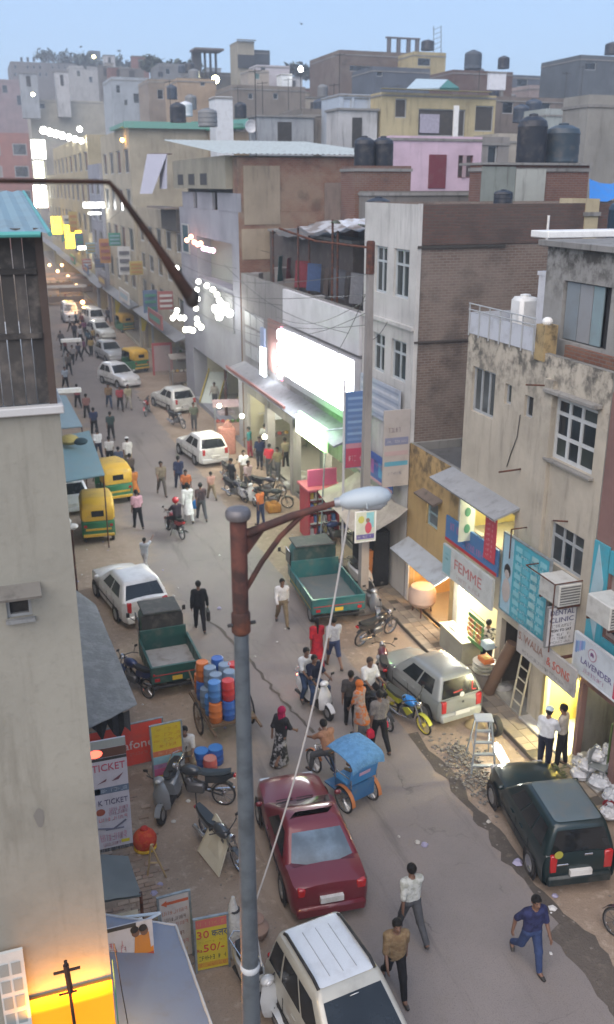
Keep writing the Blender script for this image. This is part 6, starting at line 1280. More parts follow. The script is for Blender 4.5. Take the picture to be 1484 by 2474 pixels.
part(lp, 'cable_tie', paint((0.45, 0.47, 0.48), .5), lambda m: m.lathe([(.080, 6.93), (.088, 6.95), (.088, 6.98), (.080, 7.0)], 18, (LX, LY, 0)), True)
cb = thing('cable', 'pale slack cable running from the lantern down to the lamp post', 'cable', (LX, LY, 0), world=True)
q0 = A1 + dl * .08 - ul * .05; q1 = Vector(onY(612, 2195, -16.4))
part(cb, 'wire', paint((0.42, 0.40, 0.38), .7), lambda m: m.tube([q0.lerp(q1, i / 14) + Vector((.05 * math.sin(math.pi * i / 14), -.10 * math.sin(math.pi * i / 14), 0)) for i in range(15)], .0072, 6), True)
part(cb, 'loose_end', paint((0.42, 0.40, 0.38), .7), lambda m: m.tube([q1, (LX + .10, LY - .02, 6.95)], .007, 5))
# concrete pole by the truck
cpx, cpy = -1.60, 3.35
cp = thing('utility_pole', 'tall slender concrete pole with a rusty bracket, beside the truck', 'utility pole', (cpx, cpy, 0), world=True)
part(cp, 'pole', concrete((0.27, 0.25, 0.235), .3), lambda m: m.loft([[(cpx - w, cpy - w, z), (cpx + w, cpy - w, z), (cpx + w, cpy + w, z), (cpx - w, cpy + w, z)] for w, z in ((.14, 0), (.12, 5), (.09, 11.2))]))
part(cp, 'rusty_cap', RUST, lambda m: m.lathe([(.13, 11.0), (.13, 11.9), (.10, 11.95)], 12, (cpx, cpy, 0)))
part(cp, 'bracket', RUST, lambda m: m.tube([(cpx, cpy, 11.75), (cpx - 1.3, cpy + 1.2, 11.9), (cpx - 2.2, cpy + 2.0, 12.25)], .035, 6))
part(cp, 'base', concrete((0.3, 0.28, 0.25)), lambda m: m.box(cpx - .35, cpx + .35, cpy - .5, cpy + .3, 0, .18, .03))
def board(name, label, cat, face, plane, u0, u1, z0, z1, mat, thick=.05, frame=None, group=None, base=None):
    t = thing(name, label, cat, base or ((plane, (u0 + u1) / 2, z0) if face == 'X' else ((u0 + u1) / 2, plane, z0)), 0, group, world=True)
    m = MB(); fbox(m, face, plane, u0, u1, z0, z1, -thick, 0); m.build('board', mat, t)
    if frame:
        m = MB(); b_ = .035
        for a in ((u0 - b_, u0, z0 - b_, z1 + b_), (u1, u1 + b_, z0 - b_, z1 + b_), (u0, u1, z0 - b_, z0), (u0, u1, z1, z1 + b_)): fbox(m, face, plane, *a, -thick - .01, .012)
        m.build('frame', frame, t)
    return t
def print_(t, face, plane, u0, u1, z0, z1, mat, name='printed_panel', d=.004):
    m = MB(); fbox(m, face, plane, u0, u1, z0, z1, .0005, d); return m.build(name, mat, t)
def strokes(t, n, M, size, mat, w):
    # lettering too worn or small to read: rows of stroke clusters
    m = MB(); cw = w / n; rs = random.Random(n * 7 + int(size * 1000)); h = size * .36; th = max(.004, size * .06)
    for i in range(n):
        if i and rs.random() < .12: continue
        x0 = -w / 2 + i * cw; a, b = x0 + cw * .12, x0 + cw * .82
        for k in range(rs.randint(2, 4)):
            q = rs.random()
            if q < .5: x = rs.choice((a, b - th, (a + b) / 2)); m.box(x, x + th, -h, h, 0, .003)
            else: y = rs.choice((-h, 0, h - th)); m.box(a, b, y, y + th, .0001 * k, .0032)
    m.T = None; m.v = [tuple(M @ Vector(p)) for p in m.v]
    o = m.build('lettering', mat, t, False, 30, False); return o
def let(t, s, face, plane, u, z, size, col, w=None, M2=None, name='lettering'):
    if isinstance(s, int):
        M = frameX(plane - .002, u, z) if face == 'X' else frameY(u, plane - .002, z)
        o = strokes(t, s, M, size, paint(col, .6, dirt=.15, name='lettering'), w or size * .6 * (s))
        o.matrix_parent_inverse = Matrix.Translation(-Vector(t['_w'])) if t.get('_w') else Matrix.Identity(4); return o
    mt = paint(col, .6, dirt=.15, name='lettering') if isinstance(col, tuple) else col
    M = frameX(plane - .005, u, z) if face == 'X' else frameY(u, plane - .005, z)
    return text(t, s, M @ M2 if M2 else M, size, mat=mt, name=name, w=w)
RD, BL, WT, TQ, PK, YL, BKP = (.42, .02, .03), (.03, .12, .35), (.62, .63, .63), (.04, .30, .38), (.50, .12, .22), (.60, .44, .04), (.02, .02, .025)
# clinic building signs ---------------------------------------------------------
t = board('clinic_price_board', 'big turquoise clinic board with rows of small squares and a figure of a woman', 'sign', 'X', -.40, -5.32, -3.22, 2.83, 4.97, paint((0.06, 0.32, 0.40), .55, dirt=.2), .06, STEEL)
print_(t, 'X', -.40, -3.72, -3.24, 2.85, 4.95, paint((0.30, 0.46, 0.55), .6))
for r in range(8):
    for c in range(4): print_(t, 'X', -.40, -5.22 + c * .37, -4.93 + c * .37, 2.98 + r * .245, 3.12 + r * .245, paint(((.20, .46, .52), (.10, .38, .46), (.28, .48, .50))[(r * 3 + c * 2) % 3], .6), 'printed_square')
for r in range(8): let(t, 16, 'X', -.40, -4.5, 2.92 + r * .245, .085, (.55, .62, .64), 1.2)
m = MB(); m.ell((-.415, -3.50, 3.95), (.01, .13, .17), 14, 8); m.ell((-.415, -3.50, 3.45), (.01, .2, .34), 14, 8); m.build('printed_figure', paint((.42, .38, .36), .6), t); m = MB(); m.ell((-.412, -3.50, 4.0), (.012, .16, .2), 14, 8); m.build('printed_hair', BLACK, t)
t = board('clinic_sign', 'white DENTAL CLINIC board projecting from the wall under the air conditioner', 'sign', 'Y', -6.0, -.78, -.02, 3.10, 4.10, paint((0.62, 0.62, 0.63), .55), .04, paint((.2, .2, .2), .6))
for s_, z_, sz, cl in (('DENTAL', 3.95, .19, (.05, .05, .14)), ('CLINIC', 3.755, .18, (.05, .05, .14)), (9, 3.60, .105, BKP), ('MON TO SAT', 3.48, .10, BKP), (10, 3.365, .09, BKP), (12, 3.27, .09, BKP), (13, 3.17, .08, BKP)): let(t, s_, 'Y', -6.0, -.40, z_, sz, cl, .66 if sz > .15 else .58)
t = board('shop_sign', 'grey shop fascia lettered S.WALIA & SONS above the ladder', 'sign', 'X', -.60, -7.0, -4.5, 2.22, 2.95, paint((0.38, 0.37, 0.36), .6, dirt=.5), .07)
let(t, 'S. WALIA ', 'X', -.60, -5.15, 2.70, .30, (.22, .12, .09), 1.1); let(t, '& SONS', 'X', -.60, -6.32, 2.62, .32, (.40, .08, .05), .95); let(t, 25, 'X', -.60, -5.7, 2.36, .12, (.2, .2, .2), 1.9)
part(t, 'bracket', RUST, lambda m: (m.box(-.55, 0, -4.56, -4.5, 2.5, 2.56), m.box(-.55, 0, -6.36, -6.3, 2.9, 2.96)))
t = board('shop_sign', 'white board lettered LAVENDER with a round lotus emblem at the right edge', 'sign', 'X', -.30, -8.3, -6.46, 2.70, 3.62, paint((0.50, 0.55, 0.60), .55), .06, paint((.55, .57, .6), .5))
let(t, 'LAVENDER', 'X', -.30, -7.32, 3.06, .21, (.12, .10, .22), 1.15); let(t, 11, 'X', -.30, -7.25, 2.86, .14, (.35, .12, .25), .8)
m = MB(); m.lathe([(.155, -.305), (.155, -.311)], 24, (0, -7.15, 3.36), 'x'); m.build('emblem_ring', paint((.35, .18, .25), .6), t); m = MB(); m.lathe([(.13, -.309), (.13, -.315)], 24, (0, -7.15, 3.36), 'x'); m.build('emblem_disc', paint((.52, .55, .6), .6), t)
m = MB()
for a in (-50, -25, 0, 25, 50): m.ell((-.316, -7.15 + .055 * math.sin(R(a)), 3.33 + .055 * math.cos(R(a))), (.004, .022, .05), 8, 6)
m.build('emblem_petals', paint((.16, .07, .18), .6), t)
for k in range(5): print_(t, 'X', -.30, -6.52 - k * .07 - .05, -6.5 - k * .07, 3.15 + k * .05, 3.45 + k * .03, paint(((.15, .25, .5), (.2, .35, .55), (.3, .3, .55))[k % 3], .6))
print_(t, 'X', -.30, -8.28, -7.98, 2.72, 3.4, paint((.42, .03, .08), .6))
t = board('shop_sign', 'blue and red first floor board with pink writing below the lit window', 'sign', 'X', -.18, -2.6, .44, 3.42, 4.20, paint((0.055, 0.16, 0.36), .55, dirt=.2), .06)
print_(t, 'X', -.18, -2.6, .44, 3.42, 3.52, paint(RD, .6)); let(t, 6, 'X', -.18, -.25, 3.95, .30, PK, .8); let(t, 13, 'X', -.18, -1.35, 3.72, .28, (.35, .16, .34), 1.4); let(t, 2, 'X', -.18, -2.25, 3.85, .36, (.5, .06, .12), .4)
t = board('shop_sign', 'long white shop sign lettered in pink above the snack shop', 'sign', 'X', -.25, -2.55, .40, 2.38, 3.32, paint((0.50, 0.53, 0.53), .55, dirt=.3), .08)
print_(t, 'X', -.25, -.12, .38, 2.42, 3.30, paint((.24, .42, .46), .6)); let(t, 'FEMME', 'X', -.25, -1.15, 2.92, .46, (.42, .16, .16), 1.6); let(t, 13, 'X', -.25, -1.2, 2.58, .16, (.35, .25, .25), 1.4); let(t, 1, 'X', -.25, .13, 2.9, .5, (.12, .32, .36))
t = board('hanging_banner', 'red vertical PLIX banner beside the lit first floor window', 'banner', 'X', -.22, -2.5, -1.9, 3.75, 5.15, paint((0.48, 0.05, 0.08), .6), .02)
let(t, 'PLIX', 'X', -.22, -2.2, 5.0, .2, WT, .46); 
for k in range(7): let(t, 6, 'X', -.22, -2.2, 4.8 - k * .15, .11, (.6, .45, .45), .4)
t = board('hanging_banner', 'pale lit banner with green bottles leaning out of the first floor window', 'banner', 'Y', -1.05, -.55, -.06, 3.92, 5.25, paint((0.52, 0.56, 0.48), .6), .03)
for z_ in (4.3, 4.8): m = MB(); m.ell((-.3, -1.055, z_), (.10, .005, .14), 12, 6); m.build('printed_bottle', paint((.08, .25, .15), .6), t)
t = thing('drapery', 'yellow cloth hanging inside the first floor shop window', 'cloth', (-.02, -1.6, 4.2), world=True); part(t, 'cloth_fall', cloth((.60, .44, .03)), lambda m: m.loft([[(.1, -1.55 - w, z), (.02, -1.55, z), (.1, -1.55 + w, z), (.16, -1.55, z)] for w, z in ((.10, 5.2), (.2, 4.9), (.1, 4.5), (.22, 4.18))]), True)
# air conditioners, cages, ladder ---------------------------------------------------
def ac(label, x, y, z, s=1.0):
    t = thing('air_conditioner', label, 'air conditioner', (x, y, z)); b_ = paint((0.50, 0.50, 0.47), .55, dirt=.5)
    m = MB(); m.box(-.62, .0, -.42, .42, 0, .55, .02); m.build('casing', b_, t); m = MB(); m.box(-.58, -.05, -.428, -.421, .06, .50); m.build('grille', paint((.12, .12, .12), .7), t)
    for k in range(6): m = MB(); m.box(-.58, -.05, -.436, -.429, .09 + k * .07, .115 + k * .07); m.build('louvre', b_, t)
    m = MB(); m.box(-.6, .0, -.40, -.36, -.06, -.002); m.box(-.6, 0, .36, .40, -.06, -.002); m.build('bracket', RUST, t); return t
ac('boxy cream air conditioner in an iron cage above the dental board', -.02, -5.72, 4.16); ac('air conditioner jutting from the turquoise framed window', -.03, -7.6, 4.45)
t = thing('iron_cage', 'thin iron cage frame around the air conditioner', 'frame', (-.4, -5.45, 3.2), world=True)
for (a, b_) in (((-.75, -4.85, 4.75), (-.75, -6.1, 4.75)), ((0, -4.85, 4.75), (-.75, -4.85, 4.75)), ((-.75, -6.1, 4.75), (0, -6.1, 4.75)), ((-.75, -6.1, 4.75), (-.75, -6.1, 3.0)), ((-.45, -3.6, 5.2), (-.45, -3.6, 4.4)), ((0, -3.6, 5.2), (-.45, -3.6, 5.2))): part(t, 'bar', RUST, lambda m: m.tube([a, b_], .018, 5))
ld = thing('ladder', 'pale bamboo ladder leaning in the dark doorway', 'ladder', (-.05, -4.2, .18), world=True)
LAD = paint((0.46, 0.42, 0.30), .7)
for y_ in (-4.42, -3.98): part(ld, 'rail', LAD, lambda m: m.tube([(-.28, y_, .17), (.02, y_, 2.4)], .028, 6))
for k in range(6): part(ld, 'rung', LAD, lambda m: m.tube([(-.25 + k * .045, -4.42, .45 + k * .33), (-.25 + k * .045, -3.98, .45 + k * .33)], .022, 6))
# shop lights
def tube_light(label, p, d, L=1.1, col=(1, .97, .86), pw=55, em=30, ar=None):
    t = thing('tube_light', label, 'light', p, 0, None, True); p = Vector(p); d = Vector(d).normalized()
    part(t, 'tube', glow(col, em), lambda m: m.tube([p - d * L / 2, p + d * L / 2], .028, 8)); part(t, 'batten', WHITE, lambda m: m.tube([p - d * L / 2 + Vector((0, 0, .06)), p + d * L / 2 + Vector((0, 0, .06))], .02, 4))
    l = bulb('shop_light', tuple(p - Vector((0, 0, .15))), pw, col, .12); l.parent = t; l.matrix_parent_inverse = Matrix.Translation(-p); return t
WARM = (1.0, .80, .45); COOL = (.95, .97, 1.0)
tube_light('tube light on the ceiling of the yellow lit shop', (.9, -6.2, 2.2), (0, 1, 0), col=(1, .94, .62), pw=260)
tube_light('tube light at the rear of the yellow lit shop', (2.2, -5.9, 2.2), (0, 1, 0), col=(1, .94, .62), pw=150)
tube_light('bright lamp over the snack counter', (-.12, -.85, 2.14), (.4, 1, 0), .5, (1, .96, .82), 120, 60)
tube_light('lamp inside the snack shop', (.8, -1.4, 2.2), (0, 1, 0), .8, (1, .9, .6), 50)
tube_light('orange lamp inside the ochre building shop', (.7, 1.9, 2.0), (0, 1, 0), .5, (1, .66, .3), 60)
tube_light('lamp inside the first floor clinic shop', (.5, -1.6, 5.2), (0, 1, 0), .9, (1, .95, .65), 40)
for y_ in (10.5, 14.5, 18.5, 22): tube_light('tube light under the canopy of the glaring shop, %s bay' % {10.5: 'nearest', 14.5: 'second', 18.5: 'third', 22: 'farthest'}[y_], (.8, y_, 3.2), (0, 1, 0), 1.0, (1, .96, .75), 42)
t = thing('tube_light', 'glowing tilted tube standing in for a reflected glare in the gutter behind the step ladder', 'light', gp(1215, 1815), world=True)
ta, tb = Vector(gp(1198, 1795, .5)), Vector(gp(1222, 1838, .25)); part(t, 'tube', glow((1, 1, .9), 12), lambda m: m.tube([ta, tb], .04, 8)); part(t, 'board', WHITE, lambda m: m.slab([ta + Vector((-.12, 0, -.06)), ta + Vector((.12, 0, -.06)), tb + Vector((.12, 0, -.06)), tb + Vector((-.12, 0, -.06))], .02))  # glowing tube and board made up in place of a reflected white glare
part(t, 'prop', STEEL, lambda m: m.tube([ta, ta - Vector((0, 0, .5))], .015, 5))
l = bulb('shop_light', tuple((ta + tb) / 2 + Vector((-.1, 0, .1))), 10, (1, 1, .9), .1); l.parent = t; l.matrix_parent_inverse = Matrix.Translation(-Vector(t['_w']))  # point light set at the glare tube, no shop lamp here
# things in the shops ---------------------------------------------------------------
t = thing('snack_counter', 'glass topped snack counter with pale lit top on the pavement', 'counter', (-.15, -.7, .11), world=True)
part(t, 'cabinet', paint((.30, .30, .25), .6, dirt=.4), lambda m: m.box(-.45, .25, -1.45, -.05, .13, .85, .01)); part(t, 'counter_top', paint((.55, .52, .36), .4), lambda m: m.box(-.48, .28, -1.5, -.02, .852, .90, .01)); part(t, 'tray', paint((.5, .5, .5), .3, .7), lambda m: m.box(-.35, .0, -.9, -.3, .902, .94, .01))
for k in range(5): part(t, 'jar', paint(((.6, .55, .3), (.5, .2, .08), (.55, .5, .45))[k % 3], .3), lambda m: m.lathe([(.05, .902), (.06, .92), (.06, 1.05), (.04, 1.08)], 10, (.1 + .08 * (k % 2), -1.35 + k * .14, 0)), True)
pkc = [((.48, .10, .05), 'red'), ((.50, .32, .05), 'golden'), ((.42, .20, .08), 'brown')]
for j, (yy, lab) in enumerate(((-1.78, 'left curtain of hanging snack packets, red and gold'), (-2.22, 'right curtain of hanging snack packets, red and green'))):
    t = thing('snack_packet_curtain', lab, 'snack packets', (-.35, yy, 1.1), world=True, group='hanging snack packets')
    part(t, 'hanger', STEEL, lambda m: m.tube([(-.35, yy - .2, 2.05), (-.35, yy + .2, 2.05)], .012, 5))
    for r in range(6):
        for c in range(4): part(t, 'packet', paint(pkc[(r + c + j) % 3][0] if (r * c) % 5 else (.10, .26, .08), .35), lambda m: m.loft([[(-.35 - d, yy - .16 + c * .105 - w, 1.95 - r * .15 - h), (-.35 - d, yy - .16 + c * .105 + w, 1.95 - r * .15 - h), (-.35 + d, yy - .16 + c * .105 + w, 1.95 - r * .15 - h), (-.35 + d, yy - .16 + c * .105 - w, 1.95 - r * .15 - h)] for w, d, h in ((.045, .004, 0), (.048, .03, .06), (.045, .004, .13))]))
t = thing('steel_drum_stall', 'stack of white basins with an orange box on a drum by the snack shop', 'basin stack', (-.45, -2.75, .11), world=True)
part(t, 'drum', paint((.16, .14, .12), .6), lambda m: m.lathe([(.26, .11), (.28, .5), (.26, .62)], 16, (-.45, -2.75, 0)), True)
for k in range(3): part(t, 'basin', paint((.58, .57, .50), .4), lambda m: m.lathe([(.24, .63 + k * .12), (.32, .72 + k * .12), (.33, .74 + k * .12), (.22, .66 + k * .12)], 18, (-.45, -2.75, 0)), True)
b = thing('carton', 'orange carton lying on top of the white basins', 'box', (-.42, -2.78, .985)); part(b, 'box', paint((.50, .14, .03), .6), lambda m: m.box(-.16, .16, -.2, .2, 0, .12, .01)); part(b, 'label', paint((.6, .4, .1), .6), lambda m: m.box(-.1, .1, -.12, .12, .121, .125))
t = thing('bamboo_roll', 'brown roll of matting leaning by the dark doorway', 'mat roll', (-.3, -3.2, .12), world=True); part(t, 'roll', paint((.13, .075, .045), .8), lambda m: m.tube([(-.45, -3.05, .15), (.02, -3.35, 1.75)], .17, 12), True)
b = thing('cool_box', 'pale blue box standing among the snack packets', 'box', (-.3, -2.62, 1.3)); part(b, 'box', paint((.40, .52, .55), .4), lambda m: m.box(-.14, .14, -.16, .16, 0, .2, .02)); part(b, 'shelf_arm', STEEL, lambda m: m.box(-.02, .3, -.02, .02, -.04, -.002))
for k, (x_, y_, lab) in enumerate(((1.2, -5.5, 'nearer the door post'), (1.75, -5.6, 'at the back wall'))):
    t = thing('chair_stack', 'stack of white plastic chairs in the yellow lit shop, %s' % lab, 'chairs', (x_, y_, .17), R(60), 'stacked white chairs')
    for q in range(4): part(t, 'chair', paint((.58, .57, .5), .4), lambda m: (m.box(-.22, .22, -.22, .22, .42 + q * .1, .45 + q * .1, .01), m.box(-.22, .22, .2, .23, .45 + q * .1, .86 + q * .1, .01), [m.tube([(a * .2, b_ * .2, .42 + q * .1), (a * .23, b_ * .23, q * .1)], .018, 5) for a in (-1, 1) for b_ in (-1, 1)]))
t = thing('green_screen', 'green glass screen with a white chair back at the near end of the lit shop', 'screen', (.4, -7.5, .2), world=True); part(t, 'sheet', paint((.10, .16, .05), .4), lambda m: m.box(.1, 1.5, -7.62, -7.58, .2, 1.75)); part(t, 'white_bar', WHITE, lambda m: m.box(.15, .7, -7.7, -7.64, 1.05, 1.12))
t = thing('plastic_chair', 'grey plastic chair beside the green screen', 'chair', (-.05, -7.55, .19), R(30))
part(t, 'seat', paint((.18, .20, .20), .5), lambda m: m.box(-.2, .2, -.2, .2, .42, .45, .01)); part(t, 'backrest', paint((.18, .20, .20), .5), lambda m: m.box(-.2, .2, .19, .22, .46, .85, .01))
for a in (-1, 1):
    for c_ in (-1, 1): part(t, 'leg', STEEL, lambda m: m.tube([(a * .18, c_ * .18, .42), (a * .2, c_ * .2, 0)], .014, 5))
t = thing('drum_stool', 'big round pinkish drum at the ochre building shop front', 'drum', (.0, 2.15, .12)); part(t, 'drum_shell', paint((.42, .30, .24), .6), lambda m: m.lathe([(.34, .35), (.46, .5), (.46, .85), (.36, 1.0)], 22), True); part(t, 'drum_skin', paint((.56, .45, .36), .6), lambda m: m.lathe([(.38, 1.0), (.36, 1.02), (.02, 1.03)], 22), True)
for a in range(3): part(t, 'leg', RUST, lambda m: m.tube([(.3 * math.cos(a * 2.1), .3 * math.sin(a * 2.1), .4), (.36 * math.cos(a * 2.1), .36 * math.sin(a * 2.1), 0)], .025, 5))
for k, (u, v, z1, lab) in enumerate(((938, 1385, 1.15, 'tall ochre wooden crate counter beside the tarp stall'), (960, 1398, .7, 'lower ochre crate in front of the taller one'))):
    b = thing('crate_counter', lab, 'crate', (*gp(u, v)[:2], .11), R(3)); OC = paint((.38, .22, .07), .7, dirt=.4); part(b, 'box', OC, lambda m: m.box(-.42, .42, -.35, .35, 0, z1, .02)); 
    for q in range(3): part(b, 'slat', OC, lambda m: m.box(-.44, .44, -.375, -.352, .08 + q * z1 * .31, .08 + q * z1 * .31 + z1 * .2, .005))
# the far side of the ochre house: tarp stall, hoardings
t = thing('tarp_awning', 'beige tarpaulin stretched as a stall roof behind the lantern', 'awning', tuple(gp(900, 1250)), world=True)
TA, TB_, TC, TD = (-1.25, 8.9, 2.45), (-1.35, 4.25, 2.25), (-.12, 3.2, 3.45), (-.12, 7.6, 3.5)
gr = [[Vector(TA).lerp(Vector(TB_), i / 8).lerp(Vector(TD).lerp(Vector(TC), i / 8), j / 5) + Vector((0, 0, -.14 * math.sin(math.pi * i / 8 * 2) ** 2 - .12 * math.sin(math.pi * j / 5) + random.uniform(-.02, .02))) for i in range(9)] for j in range(6)]
m = MB(); m.v = [tuple(p) for r in gr for p in r]; m.f = [(j * 9 + i, j * 9 + i + 1, j * 9 + 10 + i, j * 9 + 9 + i) for j in range(5) for i in range(8)]; m.mi = [0] * len(m.f); m.build('sheet', cloth((.38, .33, .28), (.45, .40, .34), .8, 2), t, True)
for p in (TA, TB_): part(t, 'pole', RUST, lambda m: m.tube([p, (p[0], p[1], 0)], .03, 6))
t = thing('stall_curtain', 'dark goods and an orange roll under the tarpaulin stall', 'stall goods', (-.6, 5.2, .11), world=True); part(t, 'dark_sheet', cloth((.02, .02, .022)), lambda m: m.box(-.7, -.1, 4.6, 6.6, .12, 2.2, .04)); part(t, 'orange_roll', paint((.34, .12, .03), .7), lambda m: m.tube([(-.85, 4.75, .15), (-.75, 4.75, 1.5)], .13, 10), True)
t = board('shop_banner', 'slanting blue and pink banner above the tarpaulin stall', 'banner', 'X', -.35, 4.0, 8.4, 3.75, 4.75, paint((0.05, 0.12, 0.36), .6), .03)
for k in range(3): print_(t, 'X', -.35, 4.3 + k * 1.3, 5.2 + k * 1.3, 4.0, 4.5, paint(((.08, .30, .5), (.30, .12, .32), (.05, .09, .3))[k], .6))
let(t, 13, 'X', -.36, 6.1, 4.4, .3, (.45, .2, .35), 2.8); print_(t, 'X', -.35, 4.0, 8.4, 3.76, 3.86, paint((.5, .3, .34), .6))
t = board('stacked_notice_board', 'narrow whitish board of stacked notices facing the viewer on the white fronted building', 'sign', 'Y', 3.48, -.95, -.03, 4.2, 6.75, paint((.42, .38, .35), .6), .05)
print_(t, 'Y', 3.48, -.9, -.08, 5.6, 5.85, paint((.22, .23, .32), .6)); print_(t, 'Y', 3.48, -.9, -.08, 4.9, 5.05, paint((.10, .32, .42), .6)); print_(t, 'Y', 3.48, -.9, -.08, 5.25, 5.4, paint((.45, .33, .32), .6))
let(t, 7, 'Y', 3.48, -.49, 6.1, .2, (.14, .10, .14), .6); let(t, 14, 'Y', 3.475, -.49, 5.72, .11, (.5, .5, .5), .7); let(t, 9, 'Y', 3.48, -.49, 4.65, .14, (.2, .2, .25), .6)
t = board('course_board', 'pale blue board of white text rows on the white fronted building', 'sign', 'X', -.14, 4.1, 7.5, 5.9, 7.2, paint((.36, .40, .47), .6), .04)
for k in range(7): print_(t, 'X', -.14, 4.2, 7.4, 6.0 + k * .17, 6.08 + k * .17, paint((.50, .52, .56), .6) if k % 2 else paint((.26, .30, .38), .6))
t = board('tall_hoarding', 'tall blue over red vertical hoarding beside the concrete pole', 'sign', 'Y', 6.5, -1.07, -.24, 4.0, 6.75, paint((.10, .18, .36), .6), .06)
print_(t, 'Y', 6.5, -1.06, -.25, 4.02, 4.72, paint((.45, .05, .10), .6)); print_(t, 'Y', 6.5, -1.06, -.25, 4.72, 4.9, paint((.46, .22, .26), .6)); let(t, 6, 'Y', 6.495, -.65, 4.35, .26, (.6, .45, .45), .6)
for k in range(8): print_(t, 'Y', 6.5, -1.0, -.3, 5.0 + k * .21, 5.09 + k * .21, paint(((.16, .26, .45), (.22, .34, .52))[k % 2], .6))
part(t, 'post', paint((.5, .5, .52), .5), lambda m: m.tube([(-1.14, 6.48, 0), (-1.14, 6.48, 7.2)], .045, 8)); part(t, 'post', STEEL, lambda m: m.tube([(-.3, 6.55, 0), (-.3, 6.55, 4)], .04, 8))
t = thing('kiosk', 'red kiosk with white shelves of goods near the pavement', 'kiosk', (-.72, 10.1, 0), R(0)); KR = paint((.40, .04, .06), .5, dirt=.3)
part(t, 'cabinet', KR, lambda m: (m.box(-.65, .65, -.02, .6, .15, 2.2), m.box(-.65, -.58, -.5, -.02, .15, 2.2), m.box(.58, .65, -.5, -.02, .15, 2.2))); part(t, 'roof', paint((.45, .10, .14), .5), lambda m: m.box(-.75, .75, -.7, .65, 2.205, 2.32, .02)); part(t, 'header', paint((.52, .10, .22), .5), lambda m: m.box(-.6, .6, -.3, -.2, 2.33, 3.0, .01))
for k in range(4): part(t, 'shelf', WHITE, lambda m: m.box(-.575, .575, -.48, -.03, .3 + k * .5, .34 + k * .5))
for k in range(4):
    for q in range(6): part(t, 'packet', paint(((.5, .5, .52), (.5, .08, .1), (.1, .2, .45), (.55, .42, .1))[(k + q) % 4], .5), lambda m: m.box(-.54 + q * .185, -.40 + q * .185, -.42, -.2, .342 + k * .5, .60 + k * .5, .008))
t = board('pole_poster', 'small poster with a figure in red tied to the concrete pole', 'poster', 'Y', 3.15, -1.98, -1.32, 2.55, 3.55, paint((.50, .52, .44), .6), .03, WHITE)
print_(t, 'Y', 3.15, -1.96, -1.34, 2.62, 2.78, paint((.12, .10, .30), .6)); print_(t, 'Y', 3.15, -1.62, -1.36, 3.0, 3.52, paint((.20, .46, .52), .6)); m = MB(); m.ell((-1.55, 3.14, 3.0), (.12, .006, .2), 12, 6); m.build('printed_figure', paint((.45, .04, .08), .6), t); m = MB(); m.ell((-1.57, 3.138, 3.26), (.07, .006, .08), 12, 6); m.build('printed_head', paint((.18, .1, .08), .6), t); m = MB(); m.ell((-1.8, 3.14, 3.3), (.11, .006, .13), 12, 6); m.build('printed_disc', paint((.42, .40, .08), .6), t)
let(t, 10, 'Y', 3.145, -1.65, 2.70, .09, (.5, .5, .55), .5)
# the glaring sign -------------------------------------------------------------------
t = thing('lit_shop_sign', 'huge white glaring illuminated shop sign', 'illuminated sign', (-.3, 12, 5.2), world=True)
part(t, 'box', paint((.4, .4, .42), .5), lambda m: m.box(-.28, .04, 7.75, 16.6, 5.25, 7.6)); part(t, 'lit_face', glow((.93, .96, 1.0), 8.0), lambda m: m.box(-.31, -.283, 7.8, 15.0, 5.55, 7.55))
for k in range(4): part(t, 'round_lamp', glow((1, .97, .98), 7.0), lambda m: m.lathe([(.24, -.36), (.24, -.29)], 16, (0, 16.62, 5.5 + k * .58), 'x'))
part(t, 'blank_lit_end', glow((.8, .85, .95), 1.2), lambda m: m.box(-.31, -.283, 15.1, 16.3, 5.55, 7.55)); part(t, 'red_edge', glow((1, .15, .3), 2.2), lambda m: m.box(-.3, -.2, 16.4, 16.48, 5.2, 7.6))
for y_ in (9.5, 12, 14.5):
    l = area('sign_light', (-.5, y_, 6.3), (0, R(90), 0), 2.2, 2.2, 55, (.88, .93, 1.0)); l.parent = t; l.matrix_parent_inverse = Matrix.Translation(-Vector(t['_w']))
t = thing('lit_shop_sign', 'small upright lit white sign beyond the glaring one', 'illuminated sign', (-.5, 18.4, 5.1), world=True); part(t, 'lit_face', glow((.9, .95, 1), 9), lambda m: m.box(-.62, -.5, 18.1, 18.7, 5.1, 6.4)); part(t, 'blue_panel', paint((.25, .32, .5), .5), lambda m: m.box(-.6, -.5, 18.1, 18.7, 6.42, 7.3))
t = thing('lit_shop_sign', 'green edged lit yellow sign projecting below the canopy', 'illuminated sign', (-1.1, 9.8, 4.05), world=True)
gp0, gp1 = (-1.12, 11.6), (-1.10, 8.5)
part(t, 'green_edge', glow((.15, .75, .12), 3.0), lambda m: m.slab([(gp0[0], gp0[1], 4.05), (gp1[0], gp1[1], 4.05), (gp1[0], gp1[1], 4.95), (gp0[0], gp0[1], 4.95)], .1)); part(t, 'lit_face', glow((.80, 1.0, .55), 7.0), lambda m: m.slab([(gp0[0] - .13, gp0[1] - .1, 4.15), (gp1[0] - .13, gp1[1] + .1, 4.15), (gp1[0] - .13, gp1[1] + .1, 4.86), (gp0[0] - .13, gp0[1] - .1, 4.86)], .02))
part(t, 'bracket', STEEL, lambda m: m.tube([(gp1[0], gp1[1], 4.9), (.0, gp1[1], 4.95)], .03, 5)); part(t, 'post', STEEL, lambda m: m.tube([(gp1[0], gp1[1], 4.05), (gp1[0] - .3, gp1[1] - .3, 0)], .03, 6))
l = bulb('shop_light', (-1.7, 9.7, 3.6), 45, (.8, 1, .6), .3); l.parent = t; l.matrix_parent_inverse = Matrix.Translation(-Vector(t['_w']))
